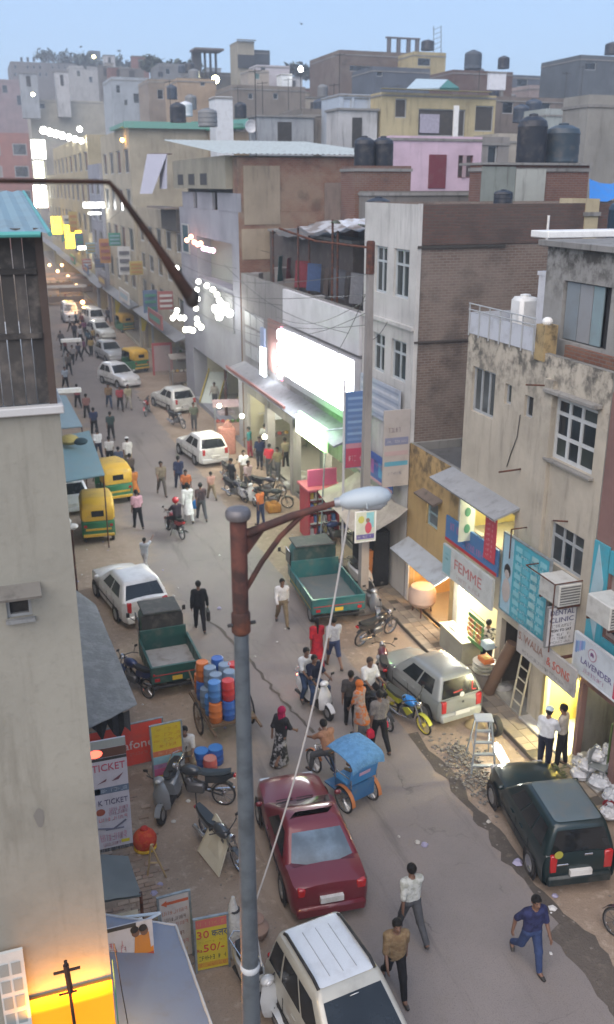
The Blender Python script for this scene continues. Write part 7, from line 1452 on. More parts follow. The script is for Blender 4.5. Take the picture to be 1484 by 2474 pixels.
# lights further up --------------------------------------------------------------------
def lit(label, pts, col, em, power=0, r=.25, n=8, name='lit_lamp'):
    t = thing(name, label, 'light', tuple(pts[0]), world=True)
    for p in pts: part(t, 'globe', glow(col, em), lambda m: m.ell(tuple(p), (r, r, r), n, 6))
    if power: l = bulb('lamp_light', tuple(Vector(pts[0]) + Vector((-.8, -.6, 0))), power, col, .4); l.parent = t; l.matrix_parent_inverse = Matrix.Translation(-Vector(t['_w']))
    return t
def litbox(label, u0, v0, u1, v1, X, col, em, power=0):
    a, b_ = onX(u0, v0, X), onX(u1, v1, X); t = thing('lit_sign', label, 'illuminated sign', ((a + b_) / 2)[:], world=True); c_ = (a + b_) / 2
    w_ = abs(u1 - u0) / 2 / FOC * (c_ - CAM).length; m = MB(); m.box(c_.x - w_, c_.x + w_, c_.y - .15, c_.y + .15, min(a.z, b_.z), max(a.z, b_.z)); m.build('lit_face', glow(col, em), t)
    m = MB(); m.box(c_.x - w_ * .9, c_.x + w_ * .9, c_.y + .152, c_.y + .22, min(a.z, b_.z), max(a.z, b_.z)); m.build('casing', STEEL, t)
    if power: l = bulb('sign_light', (c_.x - .3, c_.y - .7, c_.z - .2), power, col, .4); l.parent = t; l.matrix_parent_inverse = Matrix.Translation(-Vector(t['_w']))
    return t
for k in range(7): lit('globe of the bulb string on the cream roof, number %s from the far end' % ('one', 'two', 'three', 'four', 'five', 'six', 'seven')[k], [onX(106 + k * 15.2, 315 + k * 4.2, -.6)], (1, .98, .88), 14, 0, .55 - .045 * k, name='roof_bulb')
for u, v, d, r, c_, lab, pw in ((521, 192, 105, .5, (1, .93, .55), 'bare yellowish street bulb among the far roofs', 150), (727, 167, 105, .34, (1, 1, .9), 'bare white bulb on the far roofs right of the water tower', 60), (193, 312, 95, .3, (1, .97, .8), 'white bulb over the cream building, right of the string', 0), (243, 338, 88, .3, (1, .93, .6), 'warm bulb beside the green roof building', 40), (296, 338, 60, .17, (1, .5, .1), 'small orange bulb at the tall beige building edge', 10), (80, 228, 150, .3, (1, .9, .5), 'tiny yellow lamp on the far left roofs', 0), (227, 137, 240, .4, (1, .85, .4), 'faint yellow lamp on the skyline', 0)):
    lit(lab, [onY(u, v, d)], c_, 12, pw, r)
litbox('tall white sign of three stacked lit panels, upper panel', 80, 345, 109, 378, -1, (1, 1, .9), 4); litbox('tall white sign of three stacked lit panels, middle panel', 84, 392, 106, 430, -1, (1, 1, .75), 2.5); litbox('tall white sign of three stacked lit panels, lower panel', 85, 447, 113, 505, -1, (1, 1, .85), 4, 50)
litbox('small red sign beside the tall white one', 75, 492, 86, 506, -1, (1, .12, .1), 3)
litbox('yellow lit sign far up the street, left one', 127, 520, 148, 570, -1, (1, .66, .03), 3.2, 120); litbox('yellow lit sign far up the street, middle one', 160, 540, 184, 606, -.8, (1, .66, .03), 3.2, 120); litbox('deep yellow sign behind the middle yellow one', 184, 555, 197, 600, -.5, (.9, .5, .03), 2.5)
litbox('white ball like sign below the yellow ones', 190, 590, 210, 608, -1, (1, .98, .85), 5, 80)
litbox('wide white lit sign across the narrow houses', 206, 486, 252, 506, -1.2, (1, 1, .97), 4, 60); litbox('narrower white lit sign just below the wide one', 216, 510, 243, 521, -1.2, (1, 1, .97), 4)
# lamps of the pale building shops
for lab, pts, c_, em, pw, r in (('cluster of white lamps around the shop door under the pale building', [onX(u, v, -.6) for u, v in ((480, 680), (476, 700), (478, 722), (474, 745), (476, 770), (500, 690), (515, 700), (525, 712), (530, 725))], (1, 1, .86), 5, 22, .15), ('heap of very bright white lamps at the shop front', [onX(u, v, -.9) for u, v in ((520, 745), (535, 735), (548, 752), (530, 765), (545, 740), (555, 757), (525, 750), (536, 752))], (1, 1, .93), 5, 22, .20), ('white lamp trio beneath the bent pipe', [onX(u, v, -1.6) for u, v in ((427, 648), (418, 768), (428, 750), (436, 768), (445, 768), (424, 762))], (1, 1, .92), 5, 12, .16), ('warm white lamp pair at the far shop corner', [onX(u, v, -1.6) for u, v in ((448, 796), (458, 796), (486, 790), (478, 782), (466, 798))], (1, .97, .75), 5, 20, .16), ('strip of coloured festoon lights on the pale building balcony', [onX(u, v, -.3) for u, v in ((452, 580), (462, 572), (470, 585), (478, 590), (485, 588))], (1, .35, .2), 4, 8, .15), ('pinkish strip light under the festoon', [onX(u, v, -.3) for u, v in ((492, 600), (500, 602), (508, 604), (515, 605))], (1, .6, .85), 3, 0, .14)):
    lit(lab, pts, c_, em, pw, r, name='shop_lamp_cluster')
for k, (u, v) in enumerate(((150, 640), (165, 668), (140, 655), (185, 690), (200, 730), (120, 640))): lit(('orange', 'peach', 'amber', 'pale orange', 'warm', 'ruddy')[k] + ' stall lamp in the far street haze', [Vector(gp(u, v, 2.0))], (1, .52, .22), 5, 70, .22, name='stall_lamp')
for k, (u, v) in enumerate(((585, 960), (640, 1010), (530, 935))): lit('naked bulb over the stalls, %s' % ('middle', 'nearest', 'farthest')[k], [Vector(gp(u, v + 45, 2.3))], (1, .95, .7), 10, 60, .12, name='stall_lamp')
# ---------------------------------------------------------------- left kerb: boards, awnings, cart, buckets
random.seed(41)
def aboard(name, label, cat, c, u, z0, z1, w, mat, tilt=0, yaw=0, frame=None):
    """free standing board facing the viewer, bottom centre c; returns thing (local coords: x right, z up, face at y=0 towards -Y)"""
    t = thing(name, label, cat, c, R(yaw)); t.rotation_euler = (R(-tilt), 0, R(yaw))
    m = MB(); m.box(-w / 2, w / 2, 0, .03, z0, z1); m.build('board', mat, t, fix=False)
    for s in (-1, 1): m = MB(); m.box(s * w / 2 - .02, s * w / 2 + .02, -.008, .05, 0, z1 + .02); m.build('frame', frame or STEEL, t, fix=False)
    m = MB(); m.box(-w / 2 + .02, w / 2 - .02, -.006, .045, z1 + .001, z1 + .025); m.build('top_rail', frame or STEEL, t, fix=False)
    return t
def lprint(t, x0, x1, z0, z1, c, name='printed_panel', d=.004): m = MB(); m.box(x0, x1, -d, -.0005, z0, z1); return m.build(name, paint(c, .6) if isinstance(c, tuple) else c, t, fix=False)
def llet(t, s, x, z, size, c, w=None, rot=0):
    M = frameY(x, -.006, z) @ Matrix.Rotation(R(rot), 4, 'Z')
    if isinstance(s, int): return strokes(t, s, M, size, paint(c, .6, dirt=.1, name='lettering'), w or size * .6 * s)
    o = text(t, s, M, size, paint(c, .6, dirt=.1, name='lettering'), w=w); o.matrix_parent_inverse = Matrix.Identity(4); return o
t = aboard('hoarding', 'long red hoarding lettered vodafone standing behind the ticket sign', 'hoarding', (-10.55, -3.25, 0), 0, .12, 1.22, 2.0, paint((.66, .075, .055), .55, dirt=.25), 3, 4)
llet(t, 'vodafone', .12, .66, .32, (.62, .55, .55), 1.25); llet(t, 12, .2, .42, .10, (.5, .2, .18), .8); lprint(t, .62, .98, .3, .36, (.45, .12, .10)); lprint(t, .72, .9, 1.0, 1.12, (.5, .12, .1)); 
t = aboard('notice_board', 'tall yellow, blue and pink notice board standing in the dirt', 'notice board', (-9.62, -4.15, 0), 0, .05, 1.62, .74, paint((.55, .40, .02), .55), 4, 3)
lprint(t, -.36, .36, .82, .96, (.50, .14, .06)); lprint(t, -.36, .36, .62, .815, (.22, .40, .46)); lprint(t, -.36, .36, .50, .615, (.38, .20, .36)); lprint(t, -.36, .36, .32, .495, (.50, .10, .24)); m = MB(); m.ell((-.2, -.006, .17), (.09, .004, .06), 10, 6); m.build('printed_phone', BLACK, t, fix=False)
for z_, w_, c_ in ((1.50, .5, (.45, .22, .02)), (1.36, .62, (.42, .16, .02)), (1.22, .66, (.40, .10, .02)), (1.08, .4, (.42, .12, .02)), (.89, .5, (.6, .35, .2)), (.72, .5, (.35, .5, .55)), (.56, .55, (.2, .1, .25)), (.40, .5, (.55, .25, .35))): llet(t, 8, .02, z_, .10, c_, w_)
t = thing('ticket_sign', 'tall hanging sign reading TICKET with stacked travel notices beside the beige wall', 'sign', (-11.25, -7.5, 1.2))
m = MB(); m.box(-.42, .30, 0, .04, 0, 2.5); m.build('board', paint((.44, .42, .46), .6, dirt=.3), t, fix=False)
for z0, z1, c_ in ((2.33, 2.5, (.30, .32, .30)), (2.13, 2.32, (.10, .045, .03)), (2.06, 2.12, (.03, .03, .03)), (1.32, 1.46, (.10, .14, .2)), (.0, .07, (.06, .06, .07))): lprint(t, -.42, .30, z0, z1, c_)
m = MB(); m.ell((-.28, -.006, 2.23), (.14, .004, .09), 14, 6); m.build('red_arrow_light', glow((1, .10, .06), 1.6), t, fix=False)
llet(t, 'TICKET', -.05, 1.90, .22, (.40, .06, .10), .62); m = MB(); m.add([(-.3, -.006, 1.55), (-.1, -.006, 1.66), (-.12, -.006, 1.6)], [(0, 1, 2)]); m.add([(-.02, -.006, 1.58), (.22, -.006, 1.74), (.12, -.006, 1.6)], [(0, 1, 2)]); m.build('printed_plane', paint((.14, .05, .07), .6), t, fix=False)
lprint(t, -.40, -.24, 1.33, 1.45, (.06, .25, .5)); llet(t, 8, .02, 1.39, .10, (.4, .45, .5), .5); llet(t, 'K TICKET', -.02, 1.12, .17, (.10, .09, .15), .56); m = MB(); m.ell((-.27, -.006, .92), (.09, .004, .08), 10, 6); m.build('printed_emblem', paint((.28, .07, .04), .6), t, fix=False)
for x_, z_, w_, c_ in ((.08, .95, .36, (.42, .14, .2)), (.06, .86, .36, (.35, .12, .18)), (-.04, .74, .56, (.46, .06, .07)), (-.06, .36, .52, (.45, .10, .18)), (-.06, .28, .5, (.40, .10, .2)), (-.1, .16, .34, (.4, .2, .25)), (-.06, .035, .6, (.3, .3, .3))): llet(t, 7, x_, z_, .11, c_, w_)
m = MB(); m.tube([(-.35, -.008, .56), (-.05, -.008, .5), (.12, -.008, .6), (.2, -.008, .66)], .02, 5); m.tube([(-.2, -.008, .5), (.15, -.008, .49)], .015, 5); m.build('printed_emblem', paint((.10, .10, .14), .6), t, fix=False); lprint(t, .08, .24, .14, .21, (.5, .42, .02))
m = MB(); m.box(-.7, -.42, .03, .06, 1.8, 1.86); m.box(-.7, -.42, .03, .06, .3, .36); m.build('bracket', RUST, t, fix=False)
t = aboard('arrow_board', 'whitish board with a red arrow on top, standing behind the yellow price board', 'sign', (-10.5, -9.42, 0), 0, .05, 1.42, .58, paint((.50, .44, .40), .6), 3, 2)
m = MB(); m.add([(-.24, -.006, 1.28), (-.14, -.006, 1.35), (-.14, -.006, 1.31), (.26, -.006, 1.31), (.26, -.006, 1.25), (-.14, -.006, 1.25), (-.14, -.006, 1.21)], [(0, 1, 2, 3, 4, 5, 6)]); m.build('printed_arrow', paint((.50, .10, .04), .6), t, fix=False)
for z_, w_, c_ in ((1.08, .48, (.45, .16, .10)), (.93, .4, (.10, .06, .05)), (.80, .48, (.45, .14, .10)), (.58, .3, (.18, .06, .04)), (.38, .45, (.45, .1, .08)), (.2, .4, (.5, .3, .1))): llet(t, 7, 0, z_, .11, c_, w_)
t = aboard('price_board', 'yellow price board reading 30 and 50 in red beside the white sack', 'sign', (-9.94, -9.86, 0), 0, .05, 1.14, .60, paint((.54, .42, .03), .55), 3, -4)
lprint(t, -.29, .29, .95, 1.13, (.50, .12, .10)); llet(t, 7, 0, 1.04, .10, (.5, .3, .1), .5); llet(t, '30', -.16, .80, .23, (.48, .06, .05), .22); llet(t, 'कलर', .14, .80, .20, (.03, .06, .14), .28); llet(t, 8, 0, .64, .06, (.4, .3, .05), .5); llet(t, '50/-', .03, .50, .22, (.48, .05, .04), .38); llet(t, 'Rs.', -.22, .47, .10, (.42, .06, .05)); llet(t, 10, 0, .30, .13, (.02, .06, .04), .5); lprint(t, -.29, .29, .10, .20, (.52, .28, .03)); llet(t, 7, 0, .15, .08, (.4, .08, .05), .5)
t = thing('poster_banner', 'sagging poster of a couple in orange above the grey blue tin roof', 'poster', (-11.58, -11.6, 2.08)); t.scale = (.70, 1, .86)
m = MB(); m.box(-.6, .55, 0, .02, -.1, 1.2); m.build('sheet', paint((.46, .47, .52), .6), t, fix=False)
m = MB(); m.add([(-.25, -.004, .0), (.54, -.004, .25), (.54, -.004, .62), (.1, -.004, .36)], [(0, 1, 2, 3)]); m.add([(-.2, -.006, .02), (.12, -.006, .35), (.18, -.006, .1)], [(0, 1, 2)]); m.build('printed_fire', paint((.58, .20, .02), .6), t, fix=False)
m = MB(); m.add([(.1, -.008, .32), (.5, -.008, .30), (.46, -.008, .95), (.16, -.008, .9)], [(0, 1, 2, 3)]); m.build('printed_dress', paint((.50, .20, .03), .6), t, fix=False); m = MB(); m.add([(.14, -.010, .3), (.54, -.010, .28), (.54, -.010, .5), (.18, -.010, .46)], [(0, 1, 2, 3)]); m.build('printed_skirt', paint((.36, .06, .03), .6), t, fix=False)
for x_, c_ in ((.18, .05), (.36, .09)): m = MB(); m.ell((x_, -.012, 1.0), (.09, .004, .11), 10, 6); m.build('printed_head', paint((.14, .075, .05), .6), t, fix=False); m = MB(); m.ell((x_ - .02, -.014, 1.06), (.09, .004, .08), 10, 6); m.build('printed_hair', BLACK, t, fix=False)
lprint(t, -.6, .2, 1.12, 1.2, (.03, .03, .03)); llet(t, 5, -.28, .82, .16, (.40, .10, .14), .4); llet(t, 9, -.25, .68, .15, (.40, .10, .14), .55)
# roofs and awnings on the left
def sheetroof(name, label, cat, pts, mat, th=.03, edge=None, posts=()):
    t = thing(name, label, cat, tuple(sum((Vector(p) for p in pts), Vector()) / len(pts)), world=True); P = [Vector(p) for p in pts]; nU, nV = 14, 8; rg = random.Random(len(label))
    g = [[P[0].lerp(P[1], i / nU).lerp(P[3].lerp(P[2], i / nU), j / nV) + Vector((0, 0, -.06 * math.sin(math.pi * i / nU) * math.sin(math.pi * j / nV) + rg.uniform(-.012, .012))) for i in range(nU + 1)] for j in range(nV + 1)]
    m = MB(); m.v = [tuple(p) for r in g for p in r]; m.f = [(j * (nU + 1) + i, j * (nU + 1) + i + 1, (j + 1) * (nU + 1) + i + 1, (j + 1) * (nU + 1) + i) for j in range(nV) for i in range(nU)]; n0 = len(m.v)
    m.v += [(p[0], p[1], p[2] - th) for p in m.v]; m.f += [tuple(n0 + q for q in reversed(f)) for f in m.f]; m.mi = [0] * len(m.f); m.build('sheet', mat, t, True, 60)
    if edge: part(t, 'edge_pole', edge, lambda m: m.tube([P[0], P[1], P[2]], .025, 6))
    for p in posts: part(t, 'post', RUST, lambda m: m.tube([p, (p[0], p[1], 0)], .03, 6))
    return t
def V(u, v, z): return tuple(at(u, v, z))
sheetroof('tin_awning', 'grey blue tin awning at the bottom left with a pale front edge', 'awning', [V(520, 2500, 2.35), V(425, 2235, 2.35), (-12.0, -10.8, 2.75), (-12.0, -13.4, 2.75)], paint((.17, .20, .27), .55, dirt=.4), .03, paint((.45, .45, .45), .6), [V(425, 2235, 2.3)])
sheetroof('tin_awning', 'small flat grey awning under the ticket sign', 'awning', [V(342, 2160, 2.2), V(310, 2068, 2.2), (-12.0, -8.7, 2.25), (-12.0, -10.0, 2.25)], paint((.13, .15, .15), .6, dirt=.4), .04, None, [V(340, 2155, 2.2)])
b = thing('cream_wall_band', 'cream plaster parapet band just below the small grey awning', 'wall', (-11.7, -10.3, 1.6), world=True); part(b, 'band', plaster((.42, .36, .26), .2), lambda m: m.box(-12.0, -11.25, -10.35, -10.22, .3, 2.1)); part(b, 'cap', WHITE, lambda m: m.box(-12.0, -11.2, -10.55, -10.36, 1.98, 2.04))
b = thing('sign_frame', 'empty white metal sign frame over the poster', 'frame', V(320, 2215, 2.6), world=True); fa, fb2, fc = V(245, 2222, 2.5), V(388, 2205, 2.5), V(336, 2232, 2.45); part(b, 'bar', paint((.55, .62, .68), .5), lambda m: m.tube([fa, fb2], .025, 6)); part(b, 'bar', paint((.55, .62, .68), .5), lambda m: m.tube([fb2, fc], .025, 6)); part(b, 'strut', STEEL, lambda m: m.tube([fb2, (fb2[0], fb2[1], 1.2)], .02, 6))
sheetroof('tarp_awning', 'long grey tarpaulin awning sagging beside the green three wheeler', 'awning', [V(332, 1700, 2.2), V(232, 1460, 2.2), (-12.0, 4.2, 2.9), (-12.0, -5.4, 2.5)], cloth((.16, .165, .17), (.20, .205, .21), .8, 3), .02, None, [V(238, 1475, 2.2)])
t = thing('awning_fringe', 'torn dark flap hanging under the end of the grey tarpaulin', 'cloth', V(260, 1712, 1.9), world=True)
fl = [Vector(V(215 + k * 14, 1722 - (k % 2) * 6, 2.12)) for k in range(8)]
part(t, 'flap', cloth((.05, .05, .055)), lambda m: m.loft([[p, p + Vector((.0, .02, 0)), p + Vector((0, .03, -.35 - .2 * (k % 3))), p + Vector((0, 0, -.36 - .2 * (k % 3)))] for k, p in enumerate(fl)]))
TA_ = paint((.085, .155, .18), .6, dirt=.35)
sheetroof('teal_awning', 'nearer teal sheet awning sticking out past the beige wall', 'awning', [V(254, 1146, 3.1), V(216, 1040, 3.1), (-12.1, 14.0, 3.9), (-12.1, 8.0, 3.9)], TA_, .04, None, [V(250, 1144, 3.05)])
sheetroof('teal_awning', 'farther narrow teal sheet awning behind the nearer one', 'awning', [V(200, 1030, 3.1), V(160, 955, 3.1), (-12.1, 26.0, 3.7), (-12.1, 17.0, 3.7)], paint((.16, .24, .28), .6, dirt=.3), .04, None, [V(198, 1030, 3.05)])
t = thing('ridge_goods', 'small yellow bundle and dark rag lying where the two teal awnings meet', 'bundle', V(172, 1062, 3.65), world=True); part(t, 'bundle', cloth((.30, .24, .08)), lambda m: m.ell(V(168, 1062, 3.62), (.4, .5, .2)), True); part(t, 'rag', cloth((.02, .04, .05)), lambda m: m.ell(V(195, 1066, 3.6), (.3, .3, .14)), True)
for k, (u, v, w_, lab) in enumerate(((166, 943, 1.3, 'white signboard edge over the left pavement near the teal awnings'), (172, 822, 1.4, 'white signboard edge farther along the left row'))):
    p = V(u, v, 3.2); b = thing('white_fascia', lab, 'sign', p); part(b, 'board', WHITE, lambda m: m.box(-w_ / 2, w_ / 2, -.15, .15, -.12, .12, .02)); part(b, 'post', STEEL, lambda m: m.tube([(-w_ / 2 + .1, .1, -.12), (-w_ / 2 + .1, .1, -3.2)], .03, 5))
t = thing('wall_lamp_post', 'thin pole with a small white lamp head at the beige wall edge', 'lamp', gp(190, 1460), world=True); p1 = Vector(gp(192, 1480)); part(t, 'post', RUST, lambda m: m.tube([tuple(p1), (p1.x, p1.y, 3.0)], .035, 6)); part(t, 'lamp_head', paint((.5, .48, .44), .5), lambda m: (m.ell((p1.x, p1.y, 3.08), (.22, .2, .10)), m.ell((p1.x - .1, p1.y, 3.26), (.12, .14, .12))), True)
b = thing('green_strip', 'thin green edge strip along the foot of the beige wall above the small awning', 'trim', (-12.0, -12.8, 3.5), world=True); part(b, 'strip', paint((.06, .22, .14), .6), lambda m: m.tube([(-11.99, -14.02, 4.9), (-11.99, -14.02, 3.0)], .008, 5)); part(b, 'wire', BLACK, lambda m: m.tube([(-11.96, -14.1, 5.2), (-11.90, -13.9, 4.2), (-11.8, -13.6, 2.8)], .006, 4))
# lit corner at the bottom left: lamp light on the beige house made as a glowing sheet, dark bracket, white notice frame
t = thing('wall_glow_sheet', 'glowing yellow orange sheet standing in for lamp light low on the beige wall', 'painted lamp glow', (-12.5, -14.1, 3.9), world=True)
part(t, 'lit_face', glow((1.0, .27, .004), .45), lambda m: m.add([(-13.1, -14.05, 3.2), (-12.03, -14.05, 3.2), (-12.02, -14.05, 4.638), (-13.12, -14.05, 4.638)], [(0, 1, 2, 3)]))  # emission stands in for lamp light falling on the wall
part(t, 'casing', paint((.30, .16, .03), .6), lambda m: m.box(-13.12, -12.025, -14.045, -14.01, 3.2, 4.64))  # backing made up to carry the glow sheet
l = area('added_glow_light', (-12.5, -14.22, 4.5), (R(150), 0, 0), .9, .12, 14, (1, .36, .03)); l.parent = t; l.matrix_parent_inverse = Matrix.Translation(-Vector(t['_w']))  # area lamp added to spread the orange glow up the wall
l = bulb('lamp_glow_spill', (-11.6, -13.2, 3.4), 16, (1, .6, .18), .1); l.parent = t; l.matrix_parent_inverse = Matrix.Translation(-Vector(t['_w']))  # point light carrying the same lamp glow round the street corner
t = thing('bracket_mast', 'dark cross shaped iron bracket in front of the glowing sheet', 'bracket', (-12.5, -14.3, 3.2), world=True)
for a, b_, r_ in (((-12.52, -14.3, 5.32), (-12.47, -14.3, 3.2), .022), ((-12.66, -14.28, 5.16), (-12.37, -14.32, 5.20), .018), ((-12.63, -14.28, 4.84), (-12.43, -14.32, 4.88), .014), ((-12.52, -14.3, 5.26), (-12.50, -14.3, 4.86), .036)): part(t, 'iron_bar', rust((.035, .018, .015), (.02, .012, .01)), lambda m: m.tube([a, b_], r_, 6))
t = thing('notice_board', 'white framed notice with grey squares at the bottom left corner of the beige wall', 'notice', (-13.1, -14.1, 3.7), world=True)
part(t, 'board', paint((.50, .52, .50), .6), lambda m: m.box(-13.25, -12.96, -14.1, -14.06, 3.2, 5.44))
for r in range(6):
    for c in range(2): part(t, 'printed_square', paint((.22, .26, .26), .6), lambda m: m.box(-13.23 + c * .13, -13.13 + c * .13, -14.104, -14.1005, 5.12 - r * .24, 5.29 - r * .24))
# cart heaped with plastic drums -------------------------------------------------------
cx, cy = gp(540, 1752)[:2]
ct = thing('handcart', 'wooden handcart with large spoked wheels heaped with plastic drums', 'cart', (cx, cy, 0), R(4)); WD = paint((.14, .085, .045), .8, dirt=.4)
part(ct, 'platform', WD, lambda m: m.box(-.60, .60, -.95, .95, .62, .68))
for s in (-1, 1):
    part(ct, 'side_rail', WD, lambda m: m.box(s * .60 - .03, s * .60 + .03, -1.3, 1.0, .56, .619)); spoked(ct, -.1, .44, s * .70, tw=.04, n=12, rim=WD)
    part(ct, 'handle', WD, lambda m: m.tube([(s * .45, .9, .64), (s * .42, 1.7, .85)], .025, 6))
part(ct, 'axle', BLACK, lambda m: m.tube([(-.7, -.1, .44), (.7, -.1, .44)], .025, 6))
DC = {'blue': (.03, .10, .34), 'red': (.45, .03, .03), 'orange': (.50, .14, .03), 'grey blue': (.16, .22, .30), 'sky blue': (.06, .18, .42), 'faded red': (.42, .09, .08)}
def drum(label, p, c, r=.17, h=.52, lidc=None, group=None, ax=None):
    t = thing('plastic_drum', label, 'drum', p, random.uniform(0, 3), group); m_ = paint(DC[c], .4, dirt=.25)
    m = MB(); m.lathe([(r * .9, 0), (r, .03), (r, h * .3), (r * 1.04, h * .33), (r, h * .36), (r, h * .64), (r * 1.04, h * .67), (r, h * .7), (r * .97, h * .93), (r * .9, h)], 16); m.build('barrel', m_, t, True, 30, False)
    m = MB(); m.lathe([(r * .93, h * .97), (r * .93, h * 1.02), (r * .8, h * 1.03), (r * .78, h * 1.012), (r * .1, h * 1.012)], 16); m.build('lid', lidc or paint(sc(DC[c], 1.25), .4), t, True, 30, False); return t
ca, sa = math.cos(R(4)), math.sin(R(4))
LAY = [(-.42, -.75, .68, 'orange'), (-.08, -.76, .68, 'blue'), (.27, -.76, .68, 'blue'), (-.42, -.38, .68, 'sky blue'), (-.06, -.4, .68, 'blue'), (.30, -.4, .68, 'grey blue'), (-.42, .02, .68, 'grey blue'), (-.05, .0, .68, 'grey blue'), (.30, .0, .68, 'faded red'), (-.4, .42, .68, 'blue'), (0, .4, .68, 'blue'), (.32, .4, .68, 'sky blue'), (-.35, .8, .68, 'orange'), (.05, .8, .68, 'blue'),
       (-.06, -.72, 1.22, 'red'), (.29, -.70, 1.22, 'blue'), (-.40, -.66, 1.22, 'sky blue'), (-.25, -.3, 1.22, 'grey blue'), (.12, -.3, 1.22, 'grey blue'), (-.28, .1, 1.22, 'grey blue'), (.12, .1, 1.22, 'grey blue'), (.36, .05, 1.22, 'red'), (-.38, .45, 1.22, 'orange'), (.05, .5, 1.22, 'blue')]
lv = {.68: 'bottom layer', 1.22: 'middle layer'}
for k, (x, y, z, c) in enumerate(LAY):
    drum('%s plastic drum on the handcart, %s, %s' % (c, lv[z], 'tail end row' if y < -.55 else 'second row from the tail' if y < -.2 else 'middle row, left' if y < .25 and x < -.2 else 'middle row' if y < .25 else 'row near the handles'), (cx + x * ca - y * sa, cy + x * sa + y * ca, z + .003), c, group='plastic drums heaped on the handcart')
b = thing('bundle', 'pale cloth bundle on top at the handle end of the drum cart', 'bundle', (cx - .3, cy + .75, 1.3)); part(b, 'cloth_bundle', cloth((.42, .40, .36)), lambda m: m.ell((0, 0, .1), (.25, .22, .18)), True); part(b, 'tie', RUST, lambda m: m.lathe([(.10, .22), (.08, .26)], 10))
for u, v, c, r, h, lab in ((488, 1848, 'blue', .19, .42, 'blue water drum standing on the ground, left of the pair'), (522, 1842, 'blue', .19, .44, 'blue water drum standing on the ground, right of the pair'), (509, 1868, 'faded red', .17, .44, 'pinkish red drum standing in front of the two blue ones')):
    drum(lab, gp(u, v), c, r, h, lidc=paint((.05, .2, .5), .4) if c == 'blue' else paint((.5, .2, .15), .4), group='drums on the ground by the notice board')
# leaning cream board, easel, red bundle ------------------------------------------------
t = thing('cream_board', 'large cream board leaning against the grey motorcycle', 'board', (0, 0, 0), world=True)
q = [gp(478, 2055, .05), gp(528, 2118, .02), gp(556, 2020, .75), gp(522, 1965, .98)]
part(t, 'sheet', paint((.60, .56, .44), .6, dirt=.15), lambda m: m.slab([q[0], q[1], q[2], q[3]], .03)); part(t, 'edging', paint((.48, .43, .32), .7), lambda m: m.tube([q[0], q[3]], .02, 5))
t = thing('easel', 'pale wooden easel standing on the worn brick floor', 'easel', gp(375, 2085), world=True); LW = paint((.46, .33, .17), .7)
tp2 = Vector(gp(365, 2040, 1.05)); 
for u, v in ((357, 2118), (402, 2118), (372, 2040)): part(t, 'leg', LW, lambda m: m.tube([tp2, Vector(gp(u, v))], .022, 5))
mid = [tp2.lerp(Vector(gp(u, v)), .55) for u, v in ((357, 2118), (402, 2118))]; part(t, 'crossbar', LW, lambda m: m.tube(mid, .02, 5))
t = thing('red_bundle', 'red cloth bundle with yellow rim behind the easel', 'bundle', gp(352, 2052)); part(t, 'cloth_bundle', cloth((.46, .05, .03), (.50, .09, .03)), lambda m: m.ell((0, 0, .27), (.26, .24, .27), 14, 10), True); part(t, 'rim', cloth((.55, .34, .03)), lambda m: m.lathe([(.2, .03), (.25, .08), (.24, .12)], 16), True); part(t, 'knot', cloth((.40, .04, .03)), lambda m: m.ell((0, 0, .54), (.09, .07, .08)), True)
t = thing('white_sack', 'tall white sack standing beside the yellow price board', 'sack', gp(570, 2300)); part(t, 'sack_body', cloth((.50, .49, .46)), lambda m: m.loft([[(w * math.cos(a) + x, w * .8 * math.sin(a), z) for a in [k * math.pi / 6 for k in range(12)]] for w, x, z in ((.20, 0, 0), (.27, 0, .2), (.24, .0, .5), (.15, -.02, .8), (.08, -.03, 1.1), (.03, -.02, 1.3))]), True); part(t, 'tie', BLACK, lambda m: m.lathe([(.10, .98), (.11, 1.0), (.10, 1.02)], 10))
t = thing('clay_pot', 'round reddish clay pot partly hidden by the lamp post', 'pot', gp(618, 2262)); part(t, 'pot_body', paint((.30, .20, .15), .7), lambda m: m.lathe([(.12, 0), (.24, .12), (.26, .24), (.15, .36), (.12, .38), (.15, .42)], 18), True); part(t, 'rim', paint((.24, .15, .11), .7), lambda m: m.lathe([(.15, .42), (.17, .44), (.13, .44)], 18))
# step ladder, rubble, plastic bags -------------------------------------------------------
t = thing('step_ladder', 'grey splayed step ladder standing on the rubble by the pavement', 'step ladder', gp(1160, 1850), R(-20)); GL = paint((.27, .30, .32), .5, .2, .4)
part(t, 'top_plate', paint((.34, .37, .40), .5), lambda m: m.box(-.22, .22, -.18, .18, 1.35, 1.39, .01))
for s in (-1, 1): part(t, 'front_rail', GL, lambda m: m.tube([(s * .17, -.1, 1.35), (s * .30, -.5, 0)], .024, 6)); part(t, 'rear_rail', GL, lambda m: m.tube([(s * .17, .1, 1.35), (s * .28, .5, 0)], .02, 6))
for k in range(4): part(t, 'step', GL, lambda m: m.box(-.19 - .03 * (3 - k), .19 + .03 * (3 - k), -.46 + k * .085, -.36 + k * .085, .28 + k * .27, .31 + k * .27))
part(t, 'brace', GL, lambda m: m.tube([(-.24, -.3, .7), (-.23, .3, .7)], .012, 5))
rb = random.Random(8); m = MB()
